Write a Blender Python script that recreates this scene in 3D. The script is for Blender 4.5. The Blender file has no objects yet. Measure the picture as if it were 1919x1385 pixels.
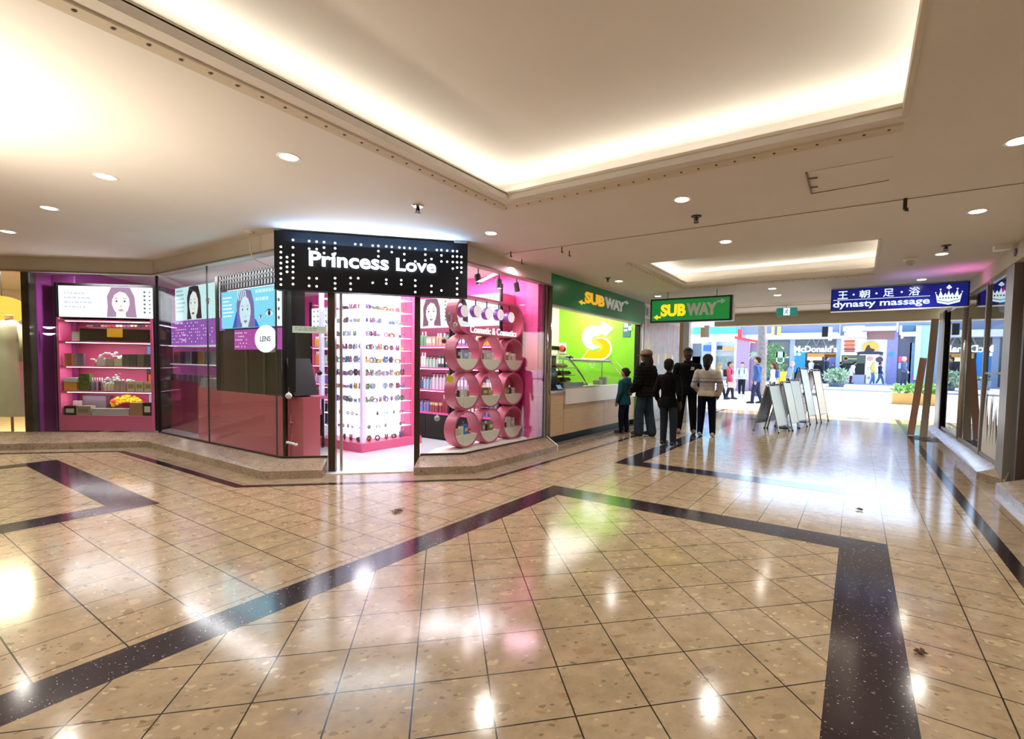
import bpy, math, random
from mathutils import Vector, Matrix
random.seed(7)
S = bpy.context.scene
COL = S.collection
PI = math.pi

# ---------------------------------------------------------------- camera
W_PX, H_PX = 1919.0, 1385.0
FOC, PCX, PCY, EYE = 899.35, 1026.44, 726.23, 1.42
_a, _p, _r = (math.radians(v) for v in (-32.7295, -2.6843, 1.0127))
FWD = Vector((math.sin(_a)*math.cos(_p), math.cos(_a)*math.cos(_p), math.sin(_p)))
_rt = FWD.cross(Vector((0, 0, 1))).normalized()
_up = _rt.cross(FWD)
RGT = _rt*math.cos(_r) + _up*math.sin(_r)
UPV = -_rt*math.sin(_r) + _up*math.cos(_r)
cam_d = bpy.data.cameras.new('camera')
cam = bpy.data.objects.new('camera', cam_d)
COL.objects.link(cam)
cam_d.sensor_fit = 'HORIZONTAL'
cam_d.sensor_width = 36.0
cam_d.lens = FOC/W_PX*36.0
cam_d.shift_x = (W_PX/2-PCX)/W_PX
cam_d.shift_y = (PCY-H_PX/2)/W_PX
cam_d.clip_start, cam_d.clip_end = 0.05, 400
_m = Matrix((RGT, UPV, -FWD)).transposed().to_4x4()
_m.translation = Vector((0, 0, EYE))
cam.matrix_world = _m
S.camera = cam

# ---------------------------------------------------------------- sky, sun, exposure
wd = bpy.data.worlds.new('sky')
S.world = wd
wd.use_nodes = True
wn = wd.node_tree
sky = wn.nodes.new('ShaderNodeTexSky')
sky.sky_type = 'NISHITA'
sky.sun_disc = False
sky.sun_elevation = math.radians(58)
sky.sun_rotation = math.radians(20)
sky.air_density = 1.0
wn.nodes['Background'].inputs['Strength'].default_value = 0.66
wn.links.new(sky.outputs[0], wn.nodes['Background'].inputs['Color'])
sd = bpy.data.lights.new('sun', 'SUN')
sd.energy = 11.5
sd.angle = math.radians(1.0)
sd.color = (1.0, 0.97, 0.92)
so = bpy.data.objects.new('sun', sd)
COL.objects.link(so)
so.rotation_euler = (Vector((-0.30, -0.62, -1.25))).to_track_quat('-Z', 'Y').to_euler()
S.view_settings.view_transform = 'Standard'
S.view_settings.look = 'None'
S.view_settings.exposure = 0.2
S.view_settings.gamma = 1.0
S.view_settings.use_curve_mapping = False
S.cycles.max_bounces = 8
S.cycles.transparent_max_bounces = 24
S.cycles.caustics_reflective = False
S.cycles.caustics_refractive = False
S.cycles.sample_clamp_indirect = 6.0


def lamp(kind, name, loc, energy, color=(1, 1, 1), size=0.3, size_y=None, aim=None, angle=None, blend=0.5):
    d = bpy.data.lights.new(name, kind)
    d.energy = energy
    d.color = color
    if kind == 'AREA':
        d.shape = 'RECTANGLE'
        d.size = size
        d.size_y = size_y or size
    else:
        d.shadow_soft_size = size
    if kind == 'SPOT':
        d.spot_size = angle or 2.0
        d.spot_blend = blend
    o = bpy.data.objects.new(name, d)
    COL.objects.link(o)
    o.location = loc
    if aim is not None:
        o.rotation_euler = Vector(aim).to_track_quat('-Z', 'Y').to_euler()
    return o


# ---------------------------------------------------------------- rays from the photograph's camera to real planes
def ray(x, y):
    return RGT*((x-PCX)/FOC) - UPV*((y-PCY)/FOC) + FWD
ORG = Vector((0, 0, EYE))
def at_z(x, y, z=0.0):
    d = ray(x, y); return ORG + d*((z-EYE)/d.z)
def at_y(x, y, Y):
    d = ray(x, y); return ORG + d*(Y/d.y)
def at_x(x, y, X):
    d = ray(x, y); return ORG + d*(X/d.x)
def at_line(x, y, A, B):
    n = Vector((-(B[1]-A[1]), B[0]-A[0], 0)); d = ray(x, y)
    return ORG + d*((n.x*A[0]+n.y*A[1])/(n.x*d.x+n.y*d.y))
SLOPE, SY0 = 0.0161, 17.0
def street_z(Y):
    return max(0.0, SLOPE*(Y-SY0))
def at_street(x, y):
    d = ray(x, y)
    t = (-SLOPE*SY0-EYE)/(d.z-SLOPE*d.y)
    P = ORG + d*t
    if P.y < SY0: P = at_z(x, y, 0)
    return P

# ---------------------------------------------------------------- materials
def lin(h):
    h = h.lstrip('#'); out = []
    if len(h) == 3: h = ''.join(c*2 for c in h)
    for i in (0, 2, 4):
        c = int(h[i:i+2], 16)/255.0
        out.append(c/12.92 if c <= 0.04045 else ((c+0.055)/1.055)**2.4)
    return (*out, 1.0)
MATS = {}
def mat(name, hexc='#808080', rough=0.5, metal=0.0, emit=0.0, var=0.0, scale=8.0, spec=0.5, bump=0.0, ecol=None, trans=0.0, stretch=None):
    if name in MATS: return MATS[name]
    m = bpy.data.materials.new(name); m.use_nodes = True
    nt = m.node_tree; b = nt.nodes['Principled BSDF']
    c = lin(hexc)
    b.inputs['Base Color'].default_value = c
    b.inputs['Roughness'].default_value = rough
    b.inputs['Metallic'].default_value = metal
    b.inputs['Specular IOR Level'].default_value = spec
    if trans: b.inputs['Transmission Weight'].default_value = trans
    if emit:
        b.inputs['Emission Color'].default_value = lin(ecol) if ecol else c
        b.inputs['Emission Strength'].default_value = emit
    if var or bump:
        tc = nt.nodes.new('ShaderNodeTexCoord'); mp = nt.nodes.new('ShaderNodeMapping')
        mp.inputs['Scale'].default_value = stretch or (1, 1, 1)
        n = nt.nodes.new('ShaderNodeTexNoise'); n.inputs['Scale'].default_value = scale; n.inputs['Detail'].default_value = 4
        nt.links.new(tc.outputs['Object'], mp.inputs['Vector']); nt.links.new(mp.outputs[0], n.inputs['Vector'])
        if var:
            r = nt.nodes.new('ShaderNodeValToRGB')
            r.color_ramp.elements[0].position, r.color_ramp.elements[1].position = 0.3, 0.7
            r.color_ramp.elements[0].color = tuple(max(0, v*(1-var)) for v in c[:3]) + (1,)
            r.color_ramp.elements[1].color = tuple(min(1, v*(1+var)) for v in c[:3]) + (1,)
            nt.links.new(n.outputs['Fac'], r.inputs[0]); nt.links.new(r.outputs[0], b.inputs['Base Color'])
        if bump:
            bp = nt.nodes.new('ShaderNodeBump'); bp.inputs['Strength'].default_value = bump; bp.inputs['Distance'].default_value = 0.01
            nt.links.new(n.outputs['Fac'], bp.inputs['Height']); nt.links.new(bp.outputs[0], b.inputs['Normal'])
    MATS[name] = m
    return m
def glow(name, hexc='#ffffff', strength=1.0):
    if name in MATS: return MATS[name]
    m = bpy.data.materials.new(name); m.use_nodes = True; nt = m.node_tree
    nt.nodes.remove(nt.nodes['Principled BSDF'])
    e = nt.nodes.new('ShaderNodeEmission'); e.inputs[0].default_value = lin(hexc); e.inputs[1].default_value = strength
    nt.links.new(e.outputs[0], nt.nodes['Material Output'].inputs[0])
    MATS[name] = m
    return m
def pane_glass(name, hexc='#ffffff', ior=1.45, gain=1.0):
    if name in MATS: return MATS[name]
    m = bpy.data.materials.new(name); m.use_nodes = True; nt = m.node_tree
    nt.nodes.remove(nt.nodes['Principled BSDF'])
    t = nt.nodes.new('ShaderNodeBsdfTransparent'); t.inputs[0].default_value = lin(hexc)
    g = nt.nodes.new('ShaderNodeBsdfGlossy'); g.inputs['Roughness'].default_value = 0.01
    # Schlick reflectance from the angle, the same from both sides of the pane
    ge = nt.nodes.new('ShaderNodeNewGeometry'); dt = nt.nodes.new('ShaderNodeVectorMath'); dt.operation = 'DOT_PRODUCT'
    nt.links.new(ge.outputs['Incoming'], dt.inputs[0]); nt.links.new(ge.outputs['Normal'], dt.inputs[1])
    def mth(op, x, y=None):
        k = nt.nodes.new('ShaderNodeMath'); k.operation = op
        for i, q in enumerate((x, y)):
            if q is None: continue
            if isinstance(q, (int, float)): k.inputs[i].default_value = q
            else: nt.links.new(q, k.inputs[i])
        return k.outputs[0]
    r0 = ((ior-1)/(ior+1))**2
    sch = mth('ADD', mth('MULTIPLY', mth('POWER', mth('SUBTRACT', 1.0, mth('ABSOLUTE', dt.outputs['Value'])), 5.0), 1-r0), r0)
    fac = mth('MINIMUM', mth('MULTIPLY', sch, gain), 1.0)
    mx = nt.nodes.new('ShaderNodeMixShader')
    nt.links.new(fac, mx.inputs[0])
    nt.links.new(t.outputs[0], mx.inputs[1]); nt.links.new(g.outputs[0], mx.inputs[2])
    nt.links.new(mx.outputs[0], nt.nodes['Material Output'].inputs[0])
    MATS[name] = m
    return m
def nd(nt, t, **kw):
    n = nt.nodes.new(t)
    for k, v in kw.items(): setattr(n, k, v)
    return n
def terrazzo(name, base, chips, grid=None, rot=0.0, off=(0, 0), joint='#2a2420', chip_amt=0.5, scale=13.0, rough=0.12):
    """polished stone: base colour, two sizes of chips, optional square joints every GRID metres"""
    m = bpy.data.materials.new(name); m.use_nodes = True; nt = m.node_tree; L = nt.links
    b = nt.nodes['Principled BSDF']
    tc = nd(nt, 'ShaderNodeTexCoord')
    mp = nd(nt, 'ShaderNodeMapping'); mp.inputs['Rotation'].default_value = (0, 0, rot)
    L.new(tc.outputs['Object'], mp.inputs[0])
    col = None
    nz = nd(nt, 'ShaderNodeTexNoise'); nz.inputs['Scale'].default_value = 6.0; nz.inputs['Detail'].default_value = 8; nz.inputs['Roughness'].default_value = 0.7
    L.new(mp.outputs[0], nz.inputs['Vector'])
    cr = nd(nt, 'ShaderNodeValToRGB'); c = lin(base)
    cr.color_ramp.elements[0].position, cr.color_ramp.elements[1].position = 0.33, 0.68
    cr.color_ramp.elements[0].color = tuple(v*0.74 for v in c[:3])+(1,); cr.color_ramp.elements[1].color = tuple(min(1, v*1.16) for v in c[:3])+(1,)
    L.new(nz.outputs['Fac'], cr.inputs[0]); col = cr.outputs[0]
    wv = nd(nt, 'ShaderNodeTexNoise'); wv.inputs['Scale'].default_value = 9.0
    L.new(mp.outputs[0], wv.inputs['Vector'])
    ad = nd(nt, 'ShaderNodeVectorMath', operation='MULTIPLY_ADD'); ad.inputs[1].default_value = (0.08, 0.08, 0.08)
    L.new(wv.outputs['Color'], ad.inputs[0]); L.new(mp.outputs[0], ad.inputs[2])
    for sc, thr, hues in ((scale, 0.30, chips[0]), (scale*3.1, 0.36, chips[1])):
        vo = nd(nt, 'ShaderNodeTexVoronoi'); vo.inputs['Scale'].default_value = sc; vo.inputs['Randomness'].default_value = 1.0
        mp2 = nd(nt, 'ShaderNodeMapping'); mp2.inputs['Scale'].default_value = (1.0, 1.7, 1.0); mp2.inputs['Rotation'].default_value = (0, 0, 0.5)
        L.new(ad.outputs[0], mp2.inputs[0]); L.new(mp2.outputs[0], vo.inputs['Vector'])
        sep = nd(nt, 'ShaderNodeSeparateColor'); L.new(vo.outputs['Color'], sep.inputs[0])
        # chip size differs from cell to cell, many cells have none
        rad = nd(nt, 'ShaderNodeMath', operation='MULTIPLY_ADD'); rad.inputs[1].default_value = thr*1.5; rad.inputs[2].default_value = -thr*(1.0-chip_amt)
        L.new(sep.outputs[0], rad.inputs[0])
        lt = nd(nt, 'ShaderNodeMath', operation='LESS_THAN'); L.new(vo.outputs['Distance'], lt.inputs[0]); L.new(rad.outputs[0], lt.inputs[1])
        hr = nd(nt, 'ShaderNodeValToRGB'); hr.color_ramp.interpolation = 'CONSTANT'
        while len(hr.color_ramp.elements) < len(hues): hr.color_ramp.elements.new(0.5)
        for i, h in enumerate(hues):
            hr.color_ramp.elements[i].position = i/len(hues); hr.color_ramp.elements[i].color = lin(h)
        L.new(sep.outputs[1], hr.inputs[0])
        mx = nd(nt, 'ShaderNodeMix', data_type='RGBA')
        fm = nd(nt, 'ShaderNodeMath', operation='MULTIPLY'); fm.inputs[1].default_value = 0.62
        L.new(lt.outputs[0], fm.inputs[0]); L.new(fm.outputs[0], mx.inputs[0])
        L.new(col, mx.inputs[6]); L.new(hr.outputs[0], mx.inputs[7]); col = mx.outputs[2]
    if grid:
        sx = nd(nt, 'ShaderNodeSeparateXYZ'); L.new(mp.outputs[0], sx.inputs[0])
        ms = []
        for i in (0, 1):
            g = grid if not isinstance(grid, tuple) else grid[i]
            if not g: continue
            a = nd(nt, 'ShaderNodeMath', operation='SUBTRACT'); a.inputs[1].default_value = off[i]; L.new(sx.outputs[i], a.inputs[0])
            p = nd(nt, 'ShaderNodeMath', operation='PINGPONG'); p.inputs[1].default_value = g/2; L.new(a.outputs[0], p.inputs[0])
            l = nd(nt, 'ShaderNodeMath', operation='LESS_THAN'); l.inputs[1].default_value = 0.0034; L.new(p.outputs[0], l.inputs[0])
            ms.append(l)
        out = ms[0].outputs[0]
        if len(ms) > 1:
            q = nd(nt, 'ShaderNodeMath', operation='MAXIMUM'); L.new(ms[0].outputs[0], q.inputs[0]); L.new(ms[1].outputs[0], q.inputs[1]); out = q.outputs[0]
        mx = nd(nt, 'ShaderNodeMix', data_type='RGBA'); mx.inputs[7].default_value = lin(joint)
        L.new(out, mx.inputs[0]); L.new(col, mx.inputs[6]); col = mx.outputs[2]
    L.new(col, b.inputs['Base Color'])
    rz = nd(nt, 'ShaderNodeTexNoise'); rz.inputs['Scale'].default_value = 1.3; L.new(tc.outputs['Object'], rz.inputs['Vector'])
    rr = nd(nt, 'ShaderNodeMapRange'); rr.inputs['To Min'].default_value = rough*0.7; rr.inputs['To Max'].default_value = rough*1.4
    L.new(rz.outputs['Fac'], rr.inputs[0]); L.new(rr.outputs[0], b.inputs['Roughness'])
    b.inputs['Specular IOR Level'].default_value = 0.6
    MATS[name] = m
    return m

# ---------------------------------------------------------------- mesh builder
class MB:
    def __init__(self): self.v = []; self.f = []; self.mi = []; self.mats = []
    def _m(self, m):
        if m is None: return 0
        if m not in self.mats: self.mats.append(m)
        return self.mats.index(m)
    def add(self, vs, fs, m=None):
        o = len(self.v); k = self._m(m)
        self.v += [tuple(x) for x in vs]
        for f in fs: self.f.append(tuple(i+o for i in f)); self.mi.append(k)
        return self
    def box(self, a, b, m=None):
        x0, y0, z0 = a; x1, y1, z1 = b
        return self.add([(x0, y0, z0), (x1, y0, z0), (x1, y1, z0), (x0, y1, z0), (x0, y0, z1), (x1, y0, z1), (x1, y1, z1), (x0, y1, z1)],
                        [(0, 3, 2, 1), (4, 5, 6, 7), (0, 1, 5, 4), (1, 2, 6, 5), (2, 3, 7, 6), (3, 0, 4, 7)], m)
    def obox(self, c, R, U, w, h, d, m=None):
        """box centred at c: w along R, h along U, d along R x U"""
        c = Vector(c); R = Vector(R).normalized(); U = Vector(U).normalized(); N = R.cross(U)
        vs = [c+R*(sx*w/2)+U*(sy*h/2)+N*(sz*d/2) for sz in (-1, 1) for sx, sy in ((-1, -1), (1, -1), (1, 1), (-1, 1))]
        return self.add(vs, [(3, 2, 1, 0), (4, 5, 6, 7), (0, 1, 5, 4), (1, 2, 6, 5), (2, 3, 7, 6), (3, 0, 4, 7)], m)
    def beam(self, p, q, w, h=None, m=None, up=(0, 0, 1)):
        p, q = Vector(p), Vector(q); R = (q-p); U = Vector(up)
        if abs(R.normalized().dot(U)) > 0.98: U = Vector((0, 1, 0))
        N = R.cross(U).normalized(); U = N.cross(R).normalized()
        return self.obox((p+q)/2, R, U, R.length, h or w, w, m)
    def prism(self, pts, z0, z1, m=None):
        n = len(pts)
        vs = [(p[0], p[1], z0) for p in pts]+[(p[0], p[1], z1) for p in pts]
        ar = sum(pts[i][0]*pts[(i+1) % n][1]-pts[(i+1) % n][0]*pts[i][1] for i in range(n))
        bot, top = tuple(range(n-1, -1, -1)), tuple(range(n, 2*n))
        sd = [(i, (i+1) % n, (i+1) % n+n, i+n) for i in range(n)]
        fs = [bot, top]+sd
        if ar < 0: fs = [tuple(reversed(f)) for f in fs]
        return self.add(vs, fs, m)
    def plate(self, o, R, U, pts, d=0.0, m=None):
        """2-D outline PTS on plane (o,R,U), thickness d behind it (along -R x U)"""
        o = Vector(o); R = Vector(R).normalized(); U = Vector(U).normalized(); N = R.cross(U)
        n = len(pts)
        ar = sum(pts[i][0]*pts[(i+1) % n][1]-pts[(i+1) % n][0]*pts[i][1] for i in range(n))
        if ar < 0: pts = list(reversed(pts))
        fr = [o+R*a+U*b for a, b in pts]
        if not d: return self.add(fr, [tuple(range(n))], m)
        bk = [p-N*d for p in fr]
        return self.add(fr+bk, [tuple(range(n)), tuple(range(2*n-1, n-1, -1))]+[(i, i+n, (i+1) % n+n, (i+1) % n) for i in range(n)], m)
    def tube(self, pts, r, n=8, m=None, cap=True, flat=1.0, side=None):
        pts = [Vector(p) for p in pts]; rs = r if isinstance(r, (list, tuple)) else [r]*len(pts)
        vs = []; fs = []; prev = None
        for i, p in enumerate(pts):
            t = (pts[min(i+1, len(pts)-1)]-pts[max(i-1, 0)]).normalized()
            if side is not None: a = Vector(side); a = (a-t*a.dot(t)).normalized()
            else:
                a = prev if prev is not None else (Vector((0, 0, 1)) if abs(t.z) < 0.9 else Vector((1, 0, 0)))
                a = (a-t*a.dot(t)).normalized()
            prev = a; bb = t.cross(a)
            for k in range(n):
                th = 2*PI*k/n; vs.append(p+a*(rs[i]*math.cos(th))+bb*(rs[i]*flat*math.sin(th)))
        for i in range(len(pts)-1):
            for k in range(n):
                fs.append((i*n+k, i*n+(k+1) % n, (i+1)*n+(k+1) % n, (i+1)*n+k))
        if cap:
            fs.append(tuple(range(n-1, -1, -1))); fs.append(tuple((len(pts)-1)*n+k for k in range(n)))
        return self.add(vs, fs, m)
    def lathe(self, prof, c=(0, 0, 0), n=16, m=None, axis=(0, 0, 1)):
        """profile of (radius, height) turned about AXIS through c"""
        ax = Vector(axis).normalized(); a = Vector((1, 0, 0)) if abs(ax.x) < 0.9 else Vector((0, 1, 0))
        a = (a-ax*a.dot(ax)).normalized(); b = ax.cross(a); c = Vector(c)
        vs = []; fs = []
        for r, h in prof:
            for k in range(n):
                th = 2*PI*k/n; vs.append(c+ax*h+a*(r*math.cos(th))+b*(r*math.sin(th)))
        for i in range(len(prof)-1):
            for k in range(n): fs.append((i*n+k, i*n+(k+1) % n, (i+1)*n+(k+1) % n, (i+1)*n+k))
        if prof[0][0] > 1e-6: fs.append(tuple(range(n-1, -1, -1)))
        if prof[-1][0] > 1e-6: fs.append(tuple((len(prof)-1)*n+k for k in range(n)))
        return self.add(vs, fs, m)
    def ball(self, c, r, m=None, n=12, k=8, sq=(1, 1, 1)):
        c = Vector(c); vs = [c+Vector((0, 0, r*sq[2]))]; fs = []
        for i in range(1, k):
            ph = PI*i/k
            for j in range(n):
                th = 2*PI*j/n; vs.append(c+Vector((r*sq[0]*math.sin(ph)*math.cos(th), r*sq[1]*math.sin(ph)*math.sin(th), r*sq[2]*math.cos(ph))))
        vs.append(c-Vector((0, 0, r*sq[2]))); e = len(vs)-1
        for j in range(n):
            fs.append((0, 1+j, 1+(j+1) % n)); fs.append((e, 1+(k-2)*n+(j+1) % n, 1+(k-2)*n+j))
            for i in range(k-2): fs.append((1+i*n+j, 1+(i+1)*n+j, 1+(i+1)*n+(j+1) % n, 1+i*n+(j+1) % n))
        return self.add(vs, fs, m)
    def build(self, name, m=None, parent=None, smooth=False, local=False):
        me = bpy.data.meshes.new(name)
        off = Vector((0, 0, 0))
        if parent is not None and not local:
            p = parent
            while p is not None: off += p.location; p = p.parent
        me.from_pydata([(x[0]-off.x, x[1]-off.y, x[2]-off.z) for x in self.v], [], self.f)
        if self.mats:
            for q in self.mats: me.materials.append(q)
            me.polygons.foreach_set('material_index', self.mi)
        elif m is not None: me.materials.append(m)
        if smooth: me.polygons.foreach_set('use_smooth', [True]*len(me.polygons))
        me.update()
        o = bpy.data.objects.new(name, me); COL.objects.link(o)
        if parent is not None: o.parent = parent
        return o

def bevel(o, w=0.01, seg=2):
    b = o.modifiers.new('bevel', 'BEVEL'); b.width = w; b.segments = seg; b.limit_method = 'ANGLE'; b.angle_limit = math.radians(40)
    return o
def tag(o, label=None, cat=None, group=None, kind=None):
    if label: o['label'] = label
    if cat: o['category'] = cat
    if group: o['group'] = group
    if kind: o['kind'] = kind
    return o
def thing(name, label, cat, loc=(0, 0, 0), group=None, rz=0.0):
    o = bpy.data.objects.new(name, None); COL.objects.link(o); o.location = loc; o.rotation_euler = (0, 0, rz)
    o.empty_display_size = 0.1
    return tag(o, label, cat, group)
def structure(mb, name, m=None, parent=None, smooth=False):
    o = mb.build(name, m, parent, smooth)
    if parent is None: o['kind'] = 'structure'
    return o
def dup(root, loc, rz=None, label=None, group=None):
    r = root.copy(); COL.objects.link(r); r.location = loc
    if rz is not None: r.rotation_euler = (0, 0, rz)
    if label: r['label'] = label
    if group: r['group'] = group
    for ch in list(root.children):
        c = ch.copy(); COL.objects.link(c); c.parent = r
        for g in list(ch.children):
            d = g.copy(); COL.objects.link(d); d.parent = c
    return r
def fix(parent):
    """offset of a chain of parents"""
    off = Vector((0, 0, 0)); p = parent
    while p is not None: off += p.location; p = p.parent
    return off
def text(name, s, o, R, U, m, size=0.1, width=None, height=None, depth=0.01, bold=0.0, parent=None, align='CENTER', shear=0.0, space=1.0):
    """lettering as a mesh: origin o at the middle of the line, R along the line, U up"""
    cu = bpy.data.curves.new(name, 'FONT'); cu.body = s; cu.size = 1.0; cu.offset = bold; cu.extrude = 0.0; cu.align_x = 'LEFT'; cu.shear = shear; cu.space_character = space
    cu.resolution_u = 4
    tmp = bpy.data.objects.new('tmp_text', cu); COL.objects.link(tmp); bpy.context.view_layer.update()
    me = bpy.data.meshes.new_from_object(tmp.evaluated_get(bpy.context.evaluated_depsgraph_get()))
    bpy.data.objects.remove(tmp); bpy.data.curves.remove(cu)
    xs = [v.co.x for v in me.vertices]; ys = [v.co.y for v in me.vertices]
    x0, x1, y0, y1 = min(xs), max(xs), min(ys), max(ys)
    kx = ky = size
    if width: kx = width/(x1-x0); ky = kx
    if height: ky = height/(y1-y0)
    R = Vector(R).normalized(); U = Vector(U).normalized(); N = R.cross(U); o = Vector(o)-fix(parent)
    cx, cyy = (x0+x1)/2, (y0+y1)/2
    if align == 'LEFT': cx = x0
    mb = MB()
    for p in me.polygons:
        pts = [(((me.vertices[i].co.x-cx)*kx), ((me.vertices[i].co.y-cyy)*ky)) for i in p.vertices]
        mb.add([o+R*a+U*b+N*depth for a, b in pts], [tuple(range(len(pts)))])
    # sides from boundary edges
    cnt = {}
    for p in me.polygons:
        vs = list(p.vertices)
        for i in range(len(vs)):
            e = (vs[i], vs[(i+1) % len(vs)])
            if (e[1], e[0]) in cnt: del cnt[(e[1], e[0])]
            else: cnt[e] = 1
    if depth > 0:
        for a, b in cnt:
            pa = [((me.vertices[i].co.x-cx)*kx, (me.vertices[i].co.y-cyy)*ky) for i in (a, b)]
            q = [o+R*x+U*y for x, y in pa]
            mb.add([q[1]+N*depth, q[0]+N*depth, q[0], q[1]], [(0, 1, 2, 3)])
    bpy.data.meshes.remove(me)
    ob = mb.build(name, m, parent, local=True)
    return ob
def flat_poly(cx, cy, rx, ry, n=24, a0=0.0, a1=2*PI):
    full = abs(a1-a0-2*PI) < 1e-6
    return [(cx+rx*math.cos(a0+(a1-a0)*i/(n if full else n-1)), cy+ry*math.sin(a0+(a1-a0)*i/(n if full else n-1))) for i in range(n)]
X3, Y3, Z3 = Vector((1, 0, 0)), Vector((0, 1, 0)), Vector((0, 0, 1))
DIA = Vector((1, 1, 0)).normalized()      # the chamfered shop fronts run this way

# ================================================================ THE SETTING
CEIL = 2.985
M_field = terrazzo('beige terrazzo tile', '#b09a7b', (['#a08260', '#866c4e', '#cdb890', '#ad916c', '#c4ab84', '#8f7654'], ['#6f583f', '#d3c09a', '#957a58', '#a58a66']), 0.328, 0, (0.264, 4.765), '#2e241c', 0.72, 7.5)
M_diag = terrazzo('beige terrazzo diagonal tile', '#b09a7b', (['#a08260', '#866c4e', '#cdb890', '#ad916c', '#c4ab84', '#8f7654'], ['#6f583f', '#d3c09a', '#957a58', '#a58a66']), 0.325, -PI/4, (-0.117, 2.133), '#241c15', 0.72, 7.5)
M_dark = terrazzo('dark plum terrazzo band', '#30262c', (['#4a3a42', '#2a1f24', '#6a5a5c'], ['#d9d3cf', '#8f8585', '#241b1f']), 0.656, 0, (0.264, 4.765), '#120d0f', 0.42, 20.0)
M_line = terrazzo('black border tile', '#241c1e', (['#33282b', '#1b1416'], ['#6b6161', '#1b1416']), None, 0, (0, 0), '#000000', 0.3, 24.0)
M_granite = terrazzo('brown speckled granite', '#a08d78', (['#6d5a47', '#a8937a', '#54463a'], ['#3c312a', '#c4b199', '#6d5a47']), None, 0, (0, 0), '#000000', 0.85, 22.0, rough=0.16)
M_granite2 = terrazzo('brown border granite', '#a08c74', (['#8a7153', '#b79d7c'], ['#6a553f', '#c7b091']), (1.3, 0.9), 0, (0, 0), '#5a4a3a', 0.6, 40.0, rough=0.1)

fl = MB()
def fq(x0, y0, x1, y1, z, m):
    fl.add([(x0, y0, z), (x1, y0, z), (x1, y1, z), (x0, y1, z)], [(0, 1, 2, 3)], m)
def fpoly(pts, z, m):
    ar = sum(pts[i][0]*pts[(i+1) % len(pts)][1]-pts[(i+1) % len(pts)][0]*pts[i][1] for i in range(len(pts)))
    if ar < 0: pts = list(reversed(pts))
    fl.add([(a, b, z) for a, b in pts], [tuple(range(len(pts)))], m)
fq(-17, -8, 6, 17.4, 0.0, M_field)
# main plaza
fq(-2.70, -1.5, -0.064, 4.44, 0.0006, M_diag)
fq(-2.955, -1.5, -2.70, 4.77, 0.0012, M_dark); fq(-0.064, -1.5, 0.264, 4.77, 0.0012, M_dark); fq(-2.70, 4.44, -0.064, 4.77, 0.0012, M_dark)
# plaza at the left
fq(-8.93, -2, -5.98, 1.53, 0.0006, M_diag)
fq(-9.19, -2, -8.93, 1.86, 0.0012, M_dark); fq(-8.93, 1.53, -5.68, 1.86, 0.0012, M_dark); fq(-5.98, -2, -5.68, 1.53, 0.0012, M_dark)
# plaza toward the street
fq(-2.62, 6.74, -0.064, 14.3, 0.0006, M_diag)
fq(-2.95, 6.42, -2.62, 14.6, 0.0012, M_dark); fq(-2.62, 6.42, -0.064, 6.74, 0.0012, M_dark); fq(-2.62, 14.3, -0.064, 14.6, 0.0012, M_dark)
# thin black border and the granite strip between it and the plinths
bl = [(-12.4, -0.70), (-9.30, 2.53), (-5.74, 2.56), (-3.72, 4.53), (-3.72, 17.3)]
bo = [(-12.5, -0.64), (-9.34, 2.63), (-5.78, 2.66), (-3.80, 4.57), (-3.80, 17.3)]
to = [(-13.4, -0.2), (-9.50, 3.05), (-5.90, 3.05), (-4.20, 4.75), (-4.60, 17.3)]
for i in range(4):
    fpoly([bl[i], bl[i+1], bo[i+1], bo[i]], 0.0012, M_line)
    fpoly([bo[i], bo[i+1], to[i+1], to[i]], 0.0009, M_granite2)
fq(0.985, -8, 1.09, 17.3, 0.0012, M_line)
fq(1.09, -8, 1.7, 17.3, 0.0009, M_granite2)
structure(fl, 'floor')

# ceiling with its two lit coves and the narrow slot by the beam
M_ceil = mat('ceiling paint', '#d9d1c8', 0.75, var=0.03, scale=1.2)
M_mould = mat('moulding paint', '#cfc3ae', 0.6)
holes = [(-2.87, -2.5, 0.175, 3.70), (-2.84, 7.0, 0.165, 9.22), (-3.5, 12.45, 1.25, 12.85)]
cb = MB()
xs0, xs1 = -17, 6
ys = -8
for hx0, hy0, hx1, hy1 in holes:
    cb.box((xs0, ys, CEIL), (xs1, hy0, CEIL+0.06)); cb.box((xs0, hy0, CEIL), (hx0, hy1, CEIL+0.06)); cb.box((hx1, hy0, CEIL), (xs1, hy1, CEIL+0.06)); ys = hy1
cb.box((xs0, ys, CEIL), (xs1, 15.0, CEIL+0.06))
structure(cb, 'ceiling', M_ceil)
rc = MB()
for (hx0, hy0, hx1, hy1), o, zt in zip(holes, (0.42, 0.36, 0.3), (3.31, 3.28, 3.25)):
    a, b, c, d = hx0-o, hy0-o, hx1+o, hy1+o
    rc.box((a-.05, b-.05, zt), (c+.05, d+.05, zt+.05))
    z0 = CEIL+0.06
    rc.box((a-.05, b-.05, z0), (a, d+.05, zt)); rc.box((c, b-.05, z0), (c+.05, d+.05, zt)); rc.box((a, b-.05, z0), (c, b, zt)); rc.box((a, d, z0), (c, d+.05, zt))
structure(rc, 'ceiling_recess', M_ceil)
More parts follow.
